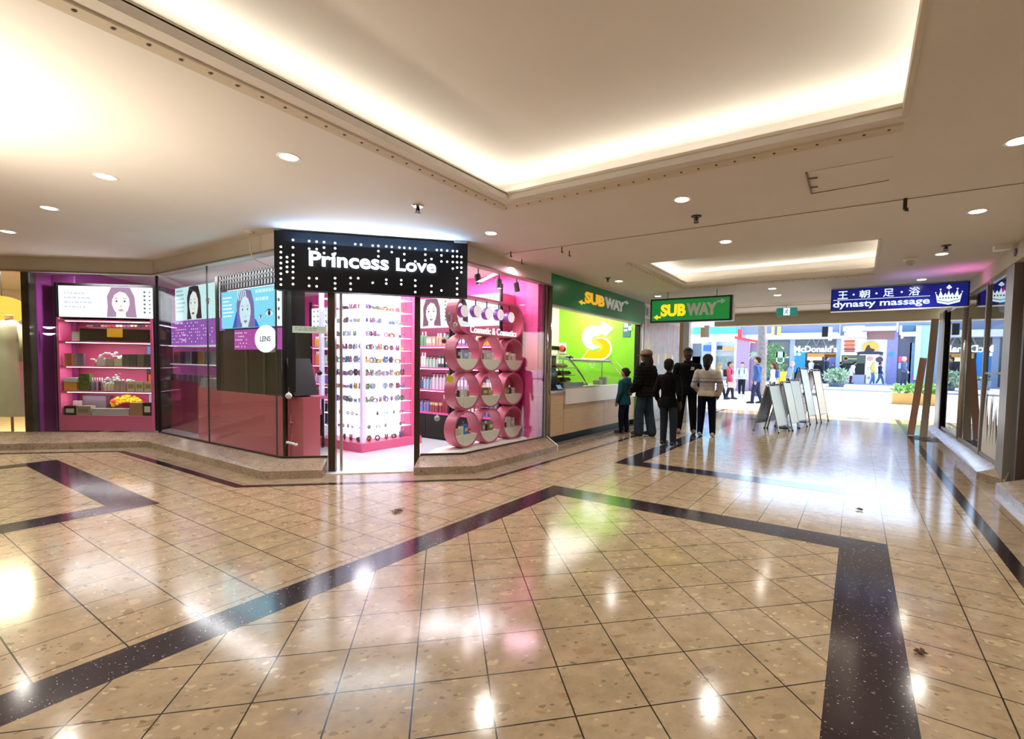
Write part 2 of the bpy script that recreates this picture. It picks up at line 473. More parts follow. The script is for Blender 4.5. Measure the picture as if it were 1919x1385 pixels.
# crown moulding round the coves: a shaped strip with a row of small round studs
M_stud = mat('moulding shadow hole', '#5d5344', 0.7)
tm = MB()
def mould(p, q, inn, w, studs):
    """p-q outer edge on the ceiling, inn = unit vector toward the opening, w width"""
    p, q, inn = Vector(p), Vector(q), Vector(inn)
    pr = [(0.0, 0.002), (0.0, -0.022), (w*0.42, -0.012), (w*0.46, 0.012), (w, 0.052), (w, 0.075), (w*0.6, 0.075)]
    vs = [p+inn*a+Z3*b for a, b in pr]+[q+inn*a+Z3*b for a, b in pr]; n = len(pr)
    tm.add(vs, [(i, i+1, n+i+1, n+i) for i in range(n-1)]+[tuple(range(n-1, -1, -1)), tuple(range(n, 2*n))], M_mould)
    d = (q-p); L = d.length; d.normalize()
    if studs:
        for k in range(int(L/studs)):
            c = p+d*((k+.5)*studs)+inn*(w*0.25)+Z3*(-0.0165)
            tm.ball(c, 0.011, M_stud, 8, 4, (1, 1, 0.5))
mould((-3.06, -2.6, CEIL), (-3.06, 3.88, CEIL), (1, 0, 0), 0.19, 0.135)
mould((-3.06, 3.88, CEIL), (0.185, 3.88, CEIL), (0, -1, 0), 0.19, 0.135)
tm.box((0.17, -2.5, CEIL-.012), (0.195, 3.72, CEIL+.08), M_mould)
mould((-3.0, 6.82, CEIL), (-3.0, 9.5, CEIL), (1, 0, 0), 0.18, 0.16)
mould((-3.0, 9.5, CEIL), (0.185, 9.5, CEIL), (0, -1, 0), 0.26, 0.16)
tm.box((0.16, 7.0, CEIL-.012), (0.185, 9.3, CEIL+.08), M_mould)
mould((-3.6, 13.2, CEIL), (1.35, 13.2, CEIL), (0, -1, 0), 0.34, 0)
structure(tm, 'trim_1')
E_WARM = (1.0, 0.975, 0.86)
def strip(p, q, inn, e, col=E_WARM):
    p, q = Vector(p), Vector(q); L = (q-p).length
    o = lamp('AREA', 'cove_strip', (p+q)/2, e*L, col, L, 0.03)
    zz = -(Vector(inn)*0.55+Z3*0.8).normalized(); xx = (q-p).normalized(); yy = zz.cross(xx)
    o.rotation_euler = Matrix((xx, yy, zz)).transposed().to_euler()
for x0, x1, y0, y1, e in ((-3.16, 0.46, -2.6, 3.98, 2.9), (-3.10, 0.44, 6.8, 9.46, 2.5)):
    strip((x0, y0, 3.09), (x0, y1, 3.09), (1, 0, 0), e); strip((x0, y1, 3.09), (x1, y1, 3.09), (0, -1, 0), e); strip((x1, y1, 3.09), (x1, y0, 3.09), (-1, 0, 0), e)
strip((-3.5, 12.6, 3.1), (1.2, 12.6, 3.1), (0, 0, 1), 5)

# beam over the way out
M_beam = mat('beam paint', '#d8d4c2', 0.7)
bm_ = MB(); bm_.box((-3.62, 14.75, 2.655), (1.7, 15.15, 3.1), M_beam); bm_.box((-3.62, 14.70, 2.93), (1.7, 14.76, 2.984), mat('beam cap', '#d5c9b6', 0.7))
structure(bm_, 'beam')
sf = MB(); sf.box((-9, 14.95, 3.05), (-3.63, 19.6, 3.2)); sf.box((-3.6, 15.16, 3.06), (6, 17.5, 3.2))  # right slab is unseen, added to keep the sun off the sign boards
structure(sf, 'ceiling_awning_and_shade', mat('awning and shade soffit', '#d8d4c8', 0.7))

# shop-front line of the cosmetics shop
L0, G1, G2, D1, D2, G3, G4 = (-13.2, 0.50), (-9.66, 3.18), (-6.04, 3.24), (-5.66, 3.62), (-4.85, 4.43), (-4.45, 4.83), (-4.45, 6.86)
T0, T1, T2, TD1, TD2, T3, T4 = (-12.0, 0.20), (-9.46, 2.94), (-5.88, 2.93), (-5.42, 3.39), (-4.66, 4.15), (-4.11, 4.69), (-4.11, 6.70)
def plinth(toes, tops, name, close=(True, True), zr=0.095, zt=0.19):
    mb = MB(); n = len(toes)
    rows = []
    for (a, b), (c, d) in zip(toes, tops):
        rows.append([(a, b, 0), (a, b, zr), (c, d, zt), (c, d, 0)])
    vs = [p for r in rows for p in r]; fs = []
    for i in range(n-1):
        for k in range(3): fs.append((i*4+k, i*4+k+1, (i+1)*4+k+1, (i+1)*4+k))
    if close[0]: fs.append((3, 2, 1, 0))
    if close[1]: e = (n-1)*4; fs.append((e, e+1, e+2, e+3))
    mb.add(vs, [tuple(reversed(f)) for f in fs])
    return structure(mb, name, M_granite)
plinth([T0, T1, T2, TD1], [L0, G1, G2, D1], 'plinth')
plinth([TD2, T3, T4], [D2, G3, G4], 'plinth')
M_silver = mat('brushed steel', '#b9b4aa', 0.28, 0.9)
tb = MB(); tb.beam((-4.10, 6.71, .10), (-4.43, 6.88, .20), .02, .012); tb.beam((-4.10, 6.71, 0), (-4.10, 6.71, .10), .015)
structure(tb, 'trim_2', mat('white metal edge', '#e6e2da', 0.35))

# fascia over the glass
M_fasc = mat('fascia paint', '#c9bfb0', 0.65, var=0.04, scale=2)
def wall_strip(pts, z0, z1, th, name, m, side=1):
    mb = MB()
    for (a, b), (c, d) in zip(pts[:-1], pts[1:]):
        t = (Vector((c, d, 0))-Vector((a, b, 0))).normalized(); nrm = Vector((-t.y, t.x, 0))*(th*side)
        mb.prism([(a, b), (c, d), (c+nrm.x, d+nrm.y), (a+nrm.x, b+nrm.y)], z0, z1)
    return structure(mb, name, m)
LF = (-13.1, 0.42)
def shift(p, dx, dy): return (p[0]+dx, p[1]+dy)
wall_strip([LF, shift(G1, .03, -.06), shift(G2, .03, -.06), shift(G3, .05, -.02), (-4.40, 6.90)], 2.765, CEIL, 0.16, 'trim_3', M_fasc)
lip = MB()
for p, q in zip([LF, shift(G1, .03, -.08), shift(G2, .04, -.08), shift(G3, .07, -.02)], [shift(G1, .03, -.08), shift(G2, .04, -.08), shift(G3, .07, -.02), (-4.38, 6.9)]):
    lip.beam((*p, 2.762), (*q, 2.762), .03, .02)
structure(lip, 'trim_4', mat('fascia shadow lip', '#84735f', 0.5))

# glass panes, each an object; the joints between them are dark silicone lines
M_glass = pane_glass('shop glass', '#f6fbfa', 1.5, 0.85)
M_joint = mat('silicone joint', '#3b3a38', 0.4)
def pane(p, q, z0, z1, n, name='window', th=0.012):
    a, b = Vector((*p, 0)), Vector((*q, 0)); t = (b-a).normalized(); w = Vector((-t.y, t.x, 0))*th
    for i in range(n):
        c, d = a.lerp(b, i/n)+t*0.003, a.lerp(b, (i+1)/n)-t*0.003
        mb = MB(); mb.prism([(c.x, c.y), (d.x, d.y), (d.x+w.x, d.y+w.y), (c.x+w.x, c.y+w.y)], z0, z1)
        structure(mb, 'window_%d' % pane.k, M_glass); pane.k += 1
    j = MB()
    for i in range(1, n):
        c = a.lerp(b, i/n); j.box((c.x-.004, c.y-.006, z0), (c.x+.004, c.y+.012, z1))
    if n > 1: structure(j, 'window_joint', M_joint)
pane.k = 1
PT = 0.192
_c = at_line(50, 650, (-9.66, 3.18), (-13.2, .5))
pane((_c.x+.05, _c.y+.038), G1, PT, 2.77, 1)
pane((-12.8, 0.80), (_c.x-.05, _c.y-.038), PT, 2.77, 1)
xs_ = [at_y(390, 700, 3.21).x, at_y(517, 700, 3.235).x]
gp = [G1]+[(x, G1[1]+(G2[1]-G1[1])*(x-G1[0])/(G2[0]-G1[0])) for x in xs_]+[G2]
for k in range(3): pane(gp[k], gp[k+1], PT, 2.77, 1)
jt = MB()
for x, y in gp[1:3]: jt.box((x-.005, y-.004, PT), (x+.005, y+.014, 2.77))
structure(jt, 'window_joint', M_joint)
pane(G2, D1, PT, 2.77, 1)
pane(D2, G3, PT, 2.77, 1)
pane(G3, (-4.45, 6.80), PT, 2.77, 1)
M_bronze = mat('dark bronze frame', '#4b4238', 0.32, 0.75)
M_black = mat('black satin', '#0e0d0f', 0.45, spec=0.25)
fr = MB()
fr.obox((-5.62, 3.66, 1.38), DIA, Z3, .085, 2.76, .10); fr.obox((-4.88, 4.40, 1.38), DIA, Z3, .07, 2.76, .09)
structure(fr, 'door_frame', M_bronze)
fs_ = MB()
fs_.obox((-5.545, 3.735, 1.38), DIA, Z3, .03, 2.74, .03)
structure(fs_, 'door_trim', M_silver)
bt = MB()
for p, q in ((G2, D1), (D2, G3)): bt.beam((*p, .2), (*q, .2), .03, .018)
bt.beam((*G3, .2), (-4.45, 6.82, .2), .03, .018); bt.beam((*G1, .2), (*G2, .2), .03, .016)
structure(bt, 'window_sill', M_bronze)
cn = MB(); cn.tube([(*G1, PT), (*G1, 2.76)], .022, 8); structure(cn, 'window_post', M_black)
# dark column between the two left shops, and its partition
M_stone = mat('dark polished stone', '#3a352d', 0.25, var=0.25, scale=6)
dc = MB(); t_ = (Vector((-9.66, 3.18, 0))-Vector((-13.2, .5, 0))).normalized(); n_ = Vector((-t_.y, t_.x, 0))
cc = at_line(50, 650, (-9.66, 3.18), (-13.2, .5)); cc.z = 0
dc.obox(cc+Z3*1.45+n_*.06, t_, Z3, .11, 2.62, .13)
structure(dc, 'pillar', M_stone)
M_purple = mat('purple wall', '#8f3a82', 0.35)
pw = MB(); pw.obox(cc+n_*1.4+t_*.03+Z3*1.48, n_, Z3, 2.6, 2.98, .05)
structure(pw, 'wall_partition', M_purple)
pw = MB(); pw.obox(cc+n_*.40+t_*.24+Z3*1.48, t_, Z3, .34, 2.6, .03); structure(pw, 'wall_panel', M_purple)

# interior of the cosmetics shop
M_pinkw = mat('pink wall', '#e0489c', 0.5)
M_pink = mat('pink laminate', '#d8628c', 0.35)
M_wfloor = mat('white vinyl floor', '#dfe6ea', 0.18, var=0.04, scale=3)
sfm = MB(); fpts = [G1, G2, D1, shift(D1, .13, -.12), shift(D2, .11, -.14), D2, G3, (-4.45, 6.8), (-13.0, 6.8), (-13.0, 5.6), (-11.0, 2.3)]
sfm.prism(fpts, 0.001, 0.012)
structure(sfm, 'floor_shop', M_wfloor)
wb = MB(); wb.box((-13.2, 6.72, 0), (-4.47, 6.80, CEIL)); structure(wb, 'wall_back', M_pinkw)
wb = MB(); wb.box((-13.2, 3.6, 0), (-13.1, 6.8, CEIL)); structure(wb, 'wall_far', M_purple)
# steel column and dark jamb at the corner before the sandwich shop
sc = MB(); sc.tube([(-4.46, 6.93, 0.0), (-4.46, 6.93, 2.765)], .062, 18); structure(sc, 'column', mat('polished steel', '#9d958a', 0.18, 0.95), smooth=True)
sj = MB(); sj.box((-4.52, 6.80, .19), (-4.44, 6.87, 2.765)); structure(sj, 'column_jamb', mat('brown stone jamb', '#5b4a40', 0.25))

# sandwich shop recess
M_tile = mat('cream wall tile', '#e9e7cf', 0.25)
M_green = mat('lime green wall', '#7cc41c', 0.45, var=0.04, scale=1.5)
w = MB(); w.box((-6.9, 6.82, 0), (-6.8, 11.2, CEIL)); structure(w, 'wall_tiled', M_tile)
w = MB(); w.box((-6.79, 8.2, 1.83), (-6.785, 11.1, 1.93)); structure(w, 'trim_5', M_black)
w = MB(); w.box((-6.8, 11.10, 0), (-4.62, 11.2, CEIL)); structure(w, 'wall_green', M_green)
w = MB(); w.box((-6.8, 6.81, 0), (-4.52, 6.87, CEIL)); structure(w, 'wall_side', M_tile)
w = MB(); w.box((-6.8, 6.9, 0.002), (-4.4, 11.1, 0.012)); structure(w, 'floor_kitchen', mat('kitchen floor', '#6b6258', 0.4))
w = MB(); w.box((-4.60, 6.95, 2.44), (-4.46, 11.2, 2.47), mat('white soffit', '#e3e0da', 0.5)); w.box((-4.56, 6.95, 2.47), (-4.47, 11.2, CEIL), mat('white soffit'))
structure(w, 'trim_6')
w = MB(); w.box((-4.62, 11.12, 0), (-4.44, 11.22, 2.985), mat('jamb grey', '#8d8a84', 0.3, 0.6)); w.box((-4.60, 11.08, 0), (-4.5, 11.12, 2.46), M_black)
structure(w, 'column_jamb')
# wall with a painted mural, then the pillar at the way out
w = MB(); w.box((-4.7, 11.22, 0), (-4.47, 14.15, CEIL)); structure(w, 'wall_left', mat('wall paint', '#d9d2c6', 0.6))
w = MB(); w.box((-4.76, 14.95, 0), (-4.60, 15.12, 3.0), mat('ochre pillar side', '#a58f5e', 0.4)); w.box((-4.60, 14.93, 0), (-4.42, 15.14, 3.0), mat('grey pillar face', '#a9abac', 0.3, 0.3))
structure(w, 'pillar')

# right side: fascia, plinths, glass, posts
wall_strip([(1.56, -8), (1.56, 14.4)], 2.765, CEIL, 0.16, 'trim_7', M_fasc, -1)
plinth([(1.42, 14.5), (1.40, 8.46), (1.60, 8.02)], [(1.62, 14.5), (1.62, 8.40), (1.63, 8.04)], 'plinth')
plinth([(1.46, 7.74), (1.46, -6)], [(1.72, 7.70), (1.72, -6)], 'plinth')
M_alu = mat('grey aluminium frame', '#8e8982', 0.4, 0.3)
gx = 1.62
def rpane(y0, y1, z0, z1, m=None):
    mb = MB(); mb.box((gx, y0, z0), (gx+.012, y1, z1)); structure(mb, 'window_%d' % pane.k, m or M_glass); pane.k += 1
M_rglass = pane_glass('dark shop glass', '#c9d2d2', 1.55, 1.5)
rpane(8.42, 9.62, .20, 1.40, M_rglass); rpane(8.42, 9.62, 1.43, 2.75, M_rglass); rpane(9.66, 11.4, .2, 2.75, M_rglass); rpane(11.46, 13.5, .2, 2.75, M_rglass)
rf = MB()
rf.box((gx-.05, 8.06, 0), (gx+.16, 8.42, 2.77)); rf.box((gx-.03, 9.60, .19), (gx+.05, 9.67, 2.77)); rf.box((gx-.01, 8.4, 1.40), (gx+.02, 9.64, 1.43)); rf.box((gx-.02, 8.4, .19), (gx+.04, 13.6, .235)); rf.box((gx-.02, 8.4, 2.72), (gx+.04, 13.6, 2.77))
structure(rf, 'window_frame', M_alu)
rp = MB(); rp.box((gx-.05, 13.55, .0), (gx+.16, 13.75, 2.77), M_black); rp.box((gx-.04, 13.78, 0), (gx+.16, 14.45, 2.98), mat('grey pier', '#8b8173', 0.4))
rp.tube([(gx-.05, 13.52, .2), (gx-.05, 13.52, 2.5)], .014, 8, M_silver)
structure(rp, 'pillar')
rs = MB(); rs.tube([(gx+.01, 11.43, .2), (gx+.01, 11.43, 2.74)], .055, 14); structure(rs, 'column', M_silver, smooth=True)
wr = MB(); wr.box((3.6, -8, 0), (3.7, 14.6, CEIL)); structure(wr, 'wall_right_shop', mat('dim shop wall', '#7a4a36', 0.6))
wr = MB(); wr.box((1.62, 14.4, 0), (6, 14.6, 3.0)); structure(wr, 'wall_right_end', mat('wall paint'))
wr = MB(); wr.box((1.8, 7.0, 0), (3.6, 7.12, CEIL)); structure(wr, 'wall_right_party', mat('dark brown return', '#3b2c24', 0.5))
wr = MB(); wr.box((1.74, 7.3, 0), (1.80, 8.06, CEIL)); wr.box((1.62, 7.72, 0.0), (1.74, 7.80, 2.76)); structure(wr, 'door_1', mat('dark brown return'))
wr = MB(); wr.box((1.72, -8, 0.19), (1.8, 7.72, 2.77)); structure(wr, 'wall_right', mat('wall paint'))
# rest of the mall, behind and beside the camera
wr = MB(); wr.box((-17, -8.1, 0), (6, -8, CEIL)); structure(wr, 'wall_rear', mat('wall paint'))
wr = MB(); wr.box((-17.1, -8, 0), (-17, 7, CEIL)); structure(wr, 'wall_left_end', mat('wall paint'))
wr = MB(); wr.box((-17, 6.9, 0), (-6.9, 7.0, CEIL)); wr.box((-6.9, 11.2, 0), (-4.7, 11.3, 3.1)); structure(wr, 'wall_party', mat('wall paint'))

# warm-lit clothes shop at the far left
M_cream = mat('cream wall', '#f0dca0', 0.6)
w = MB(); w.box((-16.9, 4.6, 0), (-13.2, 4.7, CEIL)); structure(w, 'wall_clothes_shop', M_cream)
w = MB(); w.prism([(-12.9, .9), (-11.2, 2.1), (-13.1, 4.6), (-16.9, 4.6), (-16.9, 0.9)], .001, .012); structure(w, 'floor_clothes_shop', mat('pale timber floor', '#e8cf9c', 0.35, var=.1, scale=4, stretch=(1, 8, 1)))

# mall lights: shop ceilings
lamp('AREA', 'shop_light', (-8.6, 4.6, 2.96), 95, (0.98, 0.93, 1.0), 5.0, 2.0, (0, 0, -1))
lamp('AREA', 'shop_light', (-5.4, 5.6, 2.96), 75, (1.0, 0.86, 0.95), 1.2, 1.6, (0, 0, -1))
lamp('AREA', 'kitchen_light', (-5.7, 9.0, 2.96), 70, (1, 0.98, 0.92), 1.6, 3.4, (0, 0, -1))
lamp('AREA', 'clothes_shop_light', (-12.9, 2.2, 2.95), 190, (1.0, 0.88, 0.60), 1.4, 1.4, (0, 0, -1))
lamp('AREA', 'right_shop_light', (2.7, 10.5, 2.95), 14, (1.0, 0.8, 0.65), 1.0, 4.0, (0, 0, -1))
# warm wall washer near the ceiling, beyond the left edge of the photograph
lamp('SPOT', 'wall_washer', (-4.6, -0.35, 1.75), 390, (1.0, 0.91, 0.74), 0.15, aim=(-.05, .38, 1), angle=2.6, blend=1.0)
lamp('AREA', 'window_strip', (-7.5, 3.34, 2.72), 40, (1, .92, .95), 3.6, .05, aim=(0, .35, -1))  # added fill light to brighten the cabinet behind the angled glass
lamp('AREA', 'window_strip', (-10.42, 2.69, 2.72), 36, (1, .94, .96), .9, .06, aim=(-.3, .42, -1))  # another added fill, lifts the far-left shelf unit
q = cc-t_*.75+n_*.16
lamp('AREA', 'window_strip', (q.x, q.y, 2.72), 40, (1, .93, .75), 1.0, .06, aim=(-.25, .3, -1))  # fill light added to brighten the pale dress

# ================================================================ CEILING FITTINGS
M_white = mat('white enamel', '#efece6', 0.35)
G_lamp = glow('lamp lens', '#fff3dd', 26.0)
def downlight(x, y, label, group='recessed downlights', e=20):
    t = thing('downlight', label, 'ceiling light', (x, y, CEIL), group)
    b = MB(); b.lathe([(0.062, -0.001), (0.078, -0.006), (0.085, -0.003), (0.085, 0.0)], (x, y, CEIL), 24)
    b.build('trim_ring', M_white, t, smooth=True)
    g = MB(); g.lathe([(0.0, -0.004), (0.062, -0.004), (0.062, 0.0)], (x, y, CEIL), 24)
    g.build('lens', G_lamp, t)
    lamp('SPOT', 'downlight_beam', (x, y, CEIL-.03), e*3.4, (1.0, 0.96, 0.90), 0.05, aim=(0, 0, -1), angle=2.5, blend=0.9)
    return t
DL = [(-3.745, 2.08, 'round downlight in front of the black shop sign, largest of the left ones'),
      (-5.55, 1.48, 'round downlight in the ceiling left of the cove, beside the warm glow'),
      (-7.25, 1.468, 'round downlight over the pink shelf unit at left'),
      (-9.10, 1.464, 'round downlight at the far left edge of the ceiling'),
      (-3.75, 4.517, 'round downlight just right of the black shop sign'),
      (-1.437, 4.496, 'round downlight between the large cove and the small one, nearer'),
      (-1.43, 6.245, 'round downlight just in front of the small cove'),
      (-3.75, 8.197, 'round downlight over the green fascia sign'),
      (-3.766, 10.304, 'small downlight above the hanging green sign'),
      (-1.454, 10.297, 'small downlight past the small cove, nearer of two'),
      (-1.477, 11.232, 'small downlight beyond the small cove, farther of two'),
      (0.864, 10.368, 'downlight just above the blue hanging sign'),
      (0.887, 8.242, 'downlight above the crown end of the blue sign'),
      (0.924, 6.229, 'downlight at right, third from the frame edge'),
      (0.858, 4.488, 'downlight cut by the right edge of the ceiling')]
for x, y, l in DL: downlight(x, y, l)
for x, y in ((0.87, 2.1), (0.87, 0.0), (-3.75, -0.3), (-5.5, -0.6), (-7.3, -0.6), (-9.2, -0.6), (-1.4, -3.6), (0.87, -2.2), (-3.75, -2.4)):
    downlight(x, y, 'round downlight in the ceiling behind the photographer', 'downlights behind the photographer')

M_dk = mat('dark brass', '#3a322a', 0.4, 0.6)
def sprinkler(x, y, label, s=1.0):
    t = thing('fire_sprinkler', label, 'sprinkler', (x, y, CEIL), 'fire sprinklers')
    b = MB(); b.lathe([(0.0, -.012*s), (0.045*s, -.012*s), (0.055*s, 0.0)], (x, y, CEIL), 16); b.build('rose_plate', M_silver if s > 1 else M_dk, t)
    b = MB(); b.lathe([(0.0, -.05*s), (0.012*s, -.05*s), (0.014*s, -.012*s)], (x, y, CEIL), 10)
    b.tube([(x-.018*s, y, CEIL-.02*s), (x-.02*s, y, CEIL-.055*s), (x, y, CEIL-.066*s), (x+.02*s, y, CEIL-.055*s), (x+.018*s, y, CEIL-.02*s)], .004*s, 6)
    b.build('sprinkler_body', M_dk, t)
    b = MB(); b.lathe([(0.0, -.072*s), (.028*s, -.070*s), (.028*s, -.066*s), (0, -.066*s)], (x, y, CEIL), 12); b.build('deflector', M_dk, t)
for x, y, l, s in ((-3.743, 3.371, 'fire sprinkler above the black shop sign', 1.1), (-1.459, 5.055, 'dark fire sprinkler beside the downlight before the small cove', 1.0),
                (-3.79, 7.81, 'dark fire sprinkler above the green fascia sign', 1.0), (0.866, 7.71, 'dark fire sprinkler beside the right-hand downlights', 1.0)):
    sprinkler(x, y, l, s)
t = thing('fire_sprinkler', 'dark fire sprinkler inside the small lit cove', 'sprinkler', (-1.25, 7.6, 3.36), 'fire sprinklers')
b = MB(); b.lathe([(0, -.05), (.03, -.05), (.03, -.045), (.012, -.045), (.012, -.01), (.04, -.01), (.045, 0)], (-1.25, 7.6, 3.36), 12); b.build('sprinkler_body', M_dk, t)
# short hooks and the thin track wire
def hook(x, y, label, L=0.07, r=0.007):
    b = MB(); b.tube([(x, y, CEIL), (x, y, CEIL-L)], r, 8); b.tube([(x, y, CEIL-L), (x+.02, y, CEIL-L-.012), (x+.012, y, CEIL-L+.012)], r*.8, 6)
    tag(b.build('ceiling_hook', M_dk), label, 'hook', 'ceiling hooks')
hook(-3.353, 5.503, 'short black ceiling hook, nearer of the pair right of the pink glow'); hook(-3.37, 5.73, 'short black ceiling hook, farther of the pair right of the pink glow')
hook(-4.10, 5.372, 'black ceiling hook above the pink window, left of two'); hook(-4.25, 5.838, 'black ceiling hook above the pink window, right of two')
hook(0.308, 5.463, 'thick black ceiling hook right of the access panel', 0.10, 0.016)
b = MB(); b.tube([(-4.3, 5.45, CEIL-.004), (-1.3, 5.47, CEIL-.004), (1.5, 5.48, CEIL-.004)], .003, 6)
tag(b.build('ceiling_wire', mat('grey wire', '#8d8375', .5)), 'thin straight wire running across the ceiling past the hooks', 'wire')
# access panel
t = thing('access_panel', 'square ceiling access panel with one open seam and latch', 'access panel', (-0.1, 4.7, CEIL))
b = MB(); b.box((-0.38, 4.36, CEIL-.004), (.16, 4.88, CEIL)); b.build('panel', M_ceil, t)
b = MB(); b.beam((-0.40, 4.36, CEIL-.006), (-0.40, 4.90, CEIL-.006), .014, .01); b.beam((-0.40, 4.90, CEIL-.005), (.16, 4.86, CEIL-.005), .004, .006)
b.beam((-.40, 4.5, CEIL-.01), (-.33, 4.5, CEIL-.012), .012, .008); b.beam((-.40, 4.72, CEIL-.01), (-.34, 4.72, CEIL-.012), .012, .008)
b.build('seam', mat('seam brown', '#6d5c48', .6), t)
# dome camera, small detector
t = thing('dome_camera', 'cream dome security camera on the ceiling before the blue sign', 'security camera', (0.563, 8.395, CEIL))
b = MB(); b.lathe([(0.0, -.03), (.075, -.03), (.085, 0)], (0.563, 8.395, CEIL), 18); b.build('base', M_white, t, True)
b = MB(); b.ball((0.563, 8.395, CEIL-.045), .058, None, 16, 10); b.build('dome', mat('smoked dome', '#b9b0a2', .15), t, True)
t = thing('dome_camera', 'white wedge camera at the top of the right-hand fascia', 'security camera', (1.42, 8.0, CEIL))
b = MB(); b.obox((1.44, 8.02, CEIL-.03), X3, Z3, .16, .06, .12, M_white); b.build('housing', M_white, t)
t = thing('lock_sticker', 'small dark round badge on the right-hand fascia', 'badge', (1.55, 7.98, 2.88))
b = MB(); b.lathe([(0, 0), (.05, 0), (.05, .01), (0, .01)], (1.555, 7.98, 2.88), 16, axis=(-1, 0, 0)); b.build('plate', mat('badge grey', '#6b6257', .5), t)
# rose with hanging cord above the sign's left end
b = MB(); c = at_z(483, 437, CEIL); b.lathe([(0, -.03), (.05, -.03), (.06, 0)], (c.x, c.y-.1, CEIL), 14)
P0 = Vector((c.x, c.y-.1, CEIL-.02)); b.tube([P0, P0+Vector((.01, 0, -.12)), P0+Vector((0, .02, -.25)), P0+Vector((.06, .05, -.33)), P0+Vector((.22, .12, -.40))], .006, 6)
tag(b.build('power_cord', mat('cream cord', '#c9bda6', .5)), 'cream ceiling rose with a cord dropping left of the black sign', 'cord')

# exit sign
ex = thing('exit_sign', 'green running man exit sign hung before the beam', 'exit sign', (-1.55, 13.0, 2.98))
b = MB(); b.box((-1.72, 12.98, 2.62+.10), (-1.26, 13.04, 2.62+.29)); bevel(b.build('housing', mat('exit teal', '#0f7f7c', .4, emit=.35), ex), .02)
b = MB(); b.tube([(-1.5, 13.01, 2.9), (-1.5, 13.01, CEIL)], .012, 8); b.build('hanger', M_silver, ex)
b = MB(); o = (-1.49, 12.975, 2.815)
b.plate(o, X3, Z3, [(-.07, -.085), (.07, -.085), (.07, .085), (-.07, .085)], .004, glow('exit white', '#eafff6', 1.2))
b.plate((o[0], o[1]-.004, o[2]), X3, Z3, flat_poly(.015, .055, .014, .014, 10), .002, mat('exit teal'))
for pq in (((.01, .035), (-.012, -.01)), ((-.012, -.01), (.022, -.03)), ((.022, -.03), (.012, -.07)), ((-.012, -.01), (-.045, -.06)), ((.008, .028), (-.035, .02)), ((.008, .028), (.04, .005))):
    (x0, y0), (x1, y1) = pq
    b.beam((o[0]+x0, o[1]-.006, o[2]+y0), (o[0]+x1, o[1]-.006, o[2]+y1), .004, .016, mat('exit teal'), up=(0, 0, 1))
b.build('pictogram', None, ex)

# ================================================================ BLACK SIGN OF THE COSMETICS SHOP
G_white = glow('cool white light', '#f2f8ff', 2.6)
SN = Vector((1, -1, 0)).normalized()                 # the sign faces this way
sA, sB = Vector((-5.86, 3.07, 0)), Vector((-4.255, 4.665, 0))
sL = (sB-sA).length
sg = thing('shop_sign', 'black shop sign with glowing letters and rows of white dots', 'sign', (sA.x, sA.y, 2.265))
b = MB(); b.prism([(sA.x, sA.y), (sB.x, sB.y), (sB.x-SN.x*.16, sB.y-SN.y*.16), (sA.x-SN.x*.16, sA.y-SN.y*.16)], 2.265, 2.955)
b.build('panel', mat('black acrylic', '#08080d', 0.5, spec=0.2), sg)
DW, DH = 1785.0, 0.69                                 # sign width and height as read off the photograph's close-up
def sp(u, v, d=0.006):                                # u 0..1 along, v 0..1 up
    return sA + DIA*(u*sL) + Z3*(2.265+v*DH) + SN*d
dots = [(130, [160, 210, 260, 310, 358, 408, 459, 509], 0), (187, [256, 300, 346, 391], 0), (242, [97, 166, 236, 293, 345, 394, 448, 505], 0), (391, [108, 178, 449, 521], 0), (460, [113, 182, 452, 525], 0), (528, [118, 168, 219], 0),
        (630, [126, 174, 222, 450, 498, 546], 0), (773, [447, 500, 553], 0), (816, [137], 0), (843, [450], 0), (869, [141], 0), (977, [150, 492], 0), (1029, [152, 200, 248], 0), (1102, [157, 464, 500], 0), (1152, [161, 210], 0),
        (1223, [167], 0), (1240, [468, 506], 0), (1268, [170, 228, 285], 0), (1319, [173], 0), (1369, [177, 296, 470, 521, 578], 0), (1462, [183, 232, 286], 0), (1518, [273, 521, 577], 0), (1568, [190], 0), (1610, [191, 240, 296, 563], 0), (1663, [196, 298], 0),
        (1715, [199, 249, 301, 361], 0), (1755, [202, 250, 303, 352, 450, 498, 548, 598], 0), (1794, [254, 305, 353, 396], 0)]
d0 = MB(); d0.plate((0, 0, 0), DIA, Z3, flat_poly(0, 0, .0135, .0135, 14), .004)
d0 = d0.build('dot_light', G_white, sg, local=True); first = True
for x, ys, _ in dots:
    for y in ys:
        P = at_line(500+x*390/1919.0, 430+y*140/689.0, (sA.x, sA.y), (sB.x, sB.y)) + SN*.004 - sg.location
        if first: d0.location = P; first = False
        else:
            q = d0.copy(); COL.objects.link(q); q.parent = sg; q.location = P
G_letter = glow('letter light', '#eef6ff', 5.0)
ends = [at_line(500+x*390/1919.0, 430+y*140/689.0, (sA.x, sA.y), (sB.x, sB.y)) for x, y in ((398, 320), (1125, 350), (1196, 370), (1560, 395))]
for s_, p, q, zc, hh in (('Princess', ends[0], ends[1], 2.645, .175), ('Love', ends[2], ends[3], 2.634, .155)):
    mid = (p+q)/2; w_ = (Vector((q.x, q.y, 0))-Vector((p.x, p.y, 0))).length
    text('letters', s_, Vector((mid.x, mid.y, zc))+SN*.012, DIA, Z3, G_letter, width=w_, height=hh, depth=.028, bold=.016, parent=sg)
b = MB(); b.obox(sA+DIA*(sL*.96)-SN*.08+Z3*2.965, DIA, Z3, .16, .025, .2); b.build('bracket', mat('bracket grey', '#9a9184', .5), sg)
o = lamp('AREA', 'sign_uplight', sA+DIA*(sL*.5)+SN*.07+Z3*2.82, 20, (.30, .58, 1.0), sL*.85, .03)
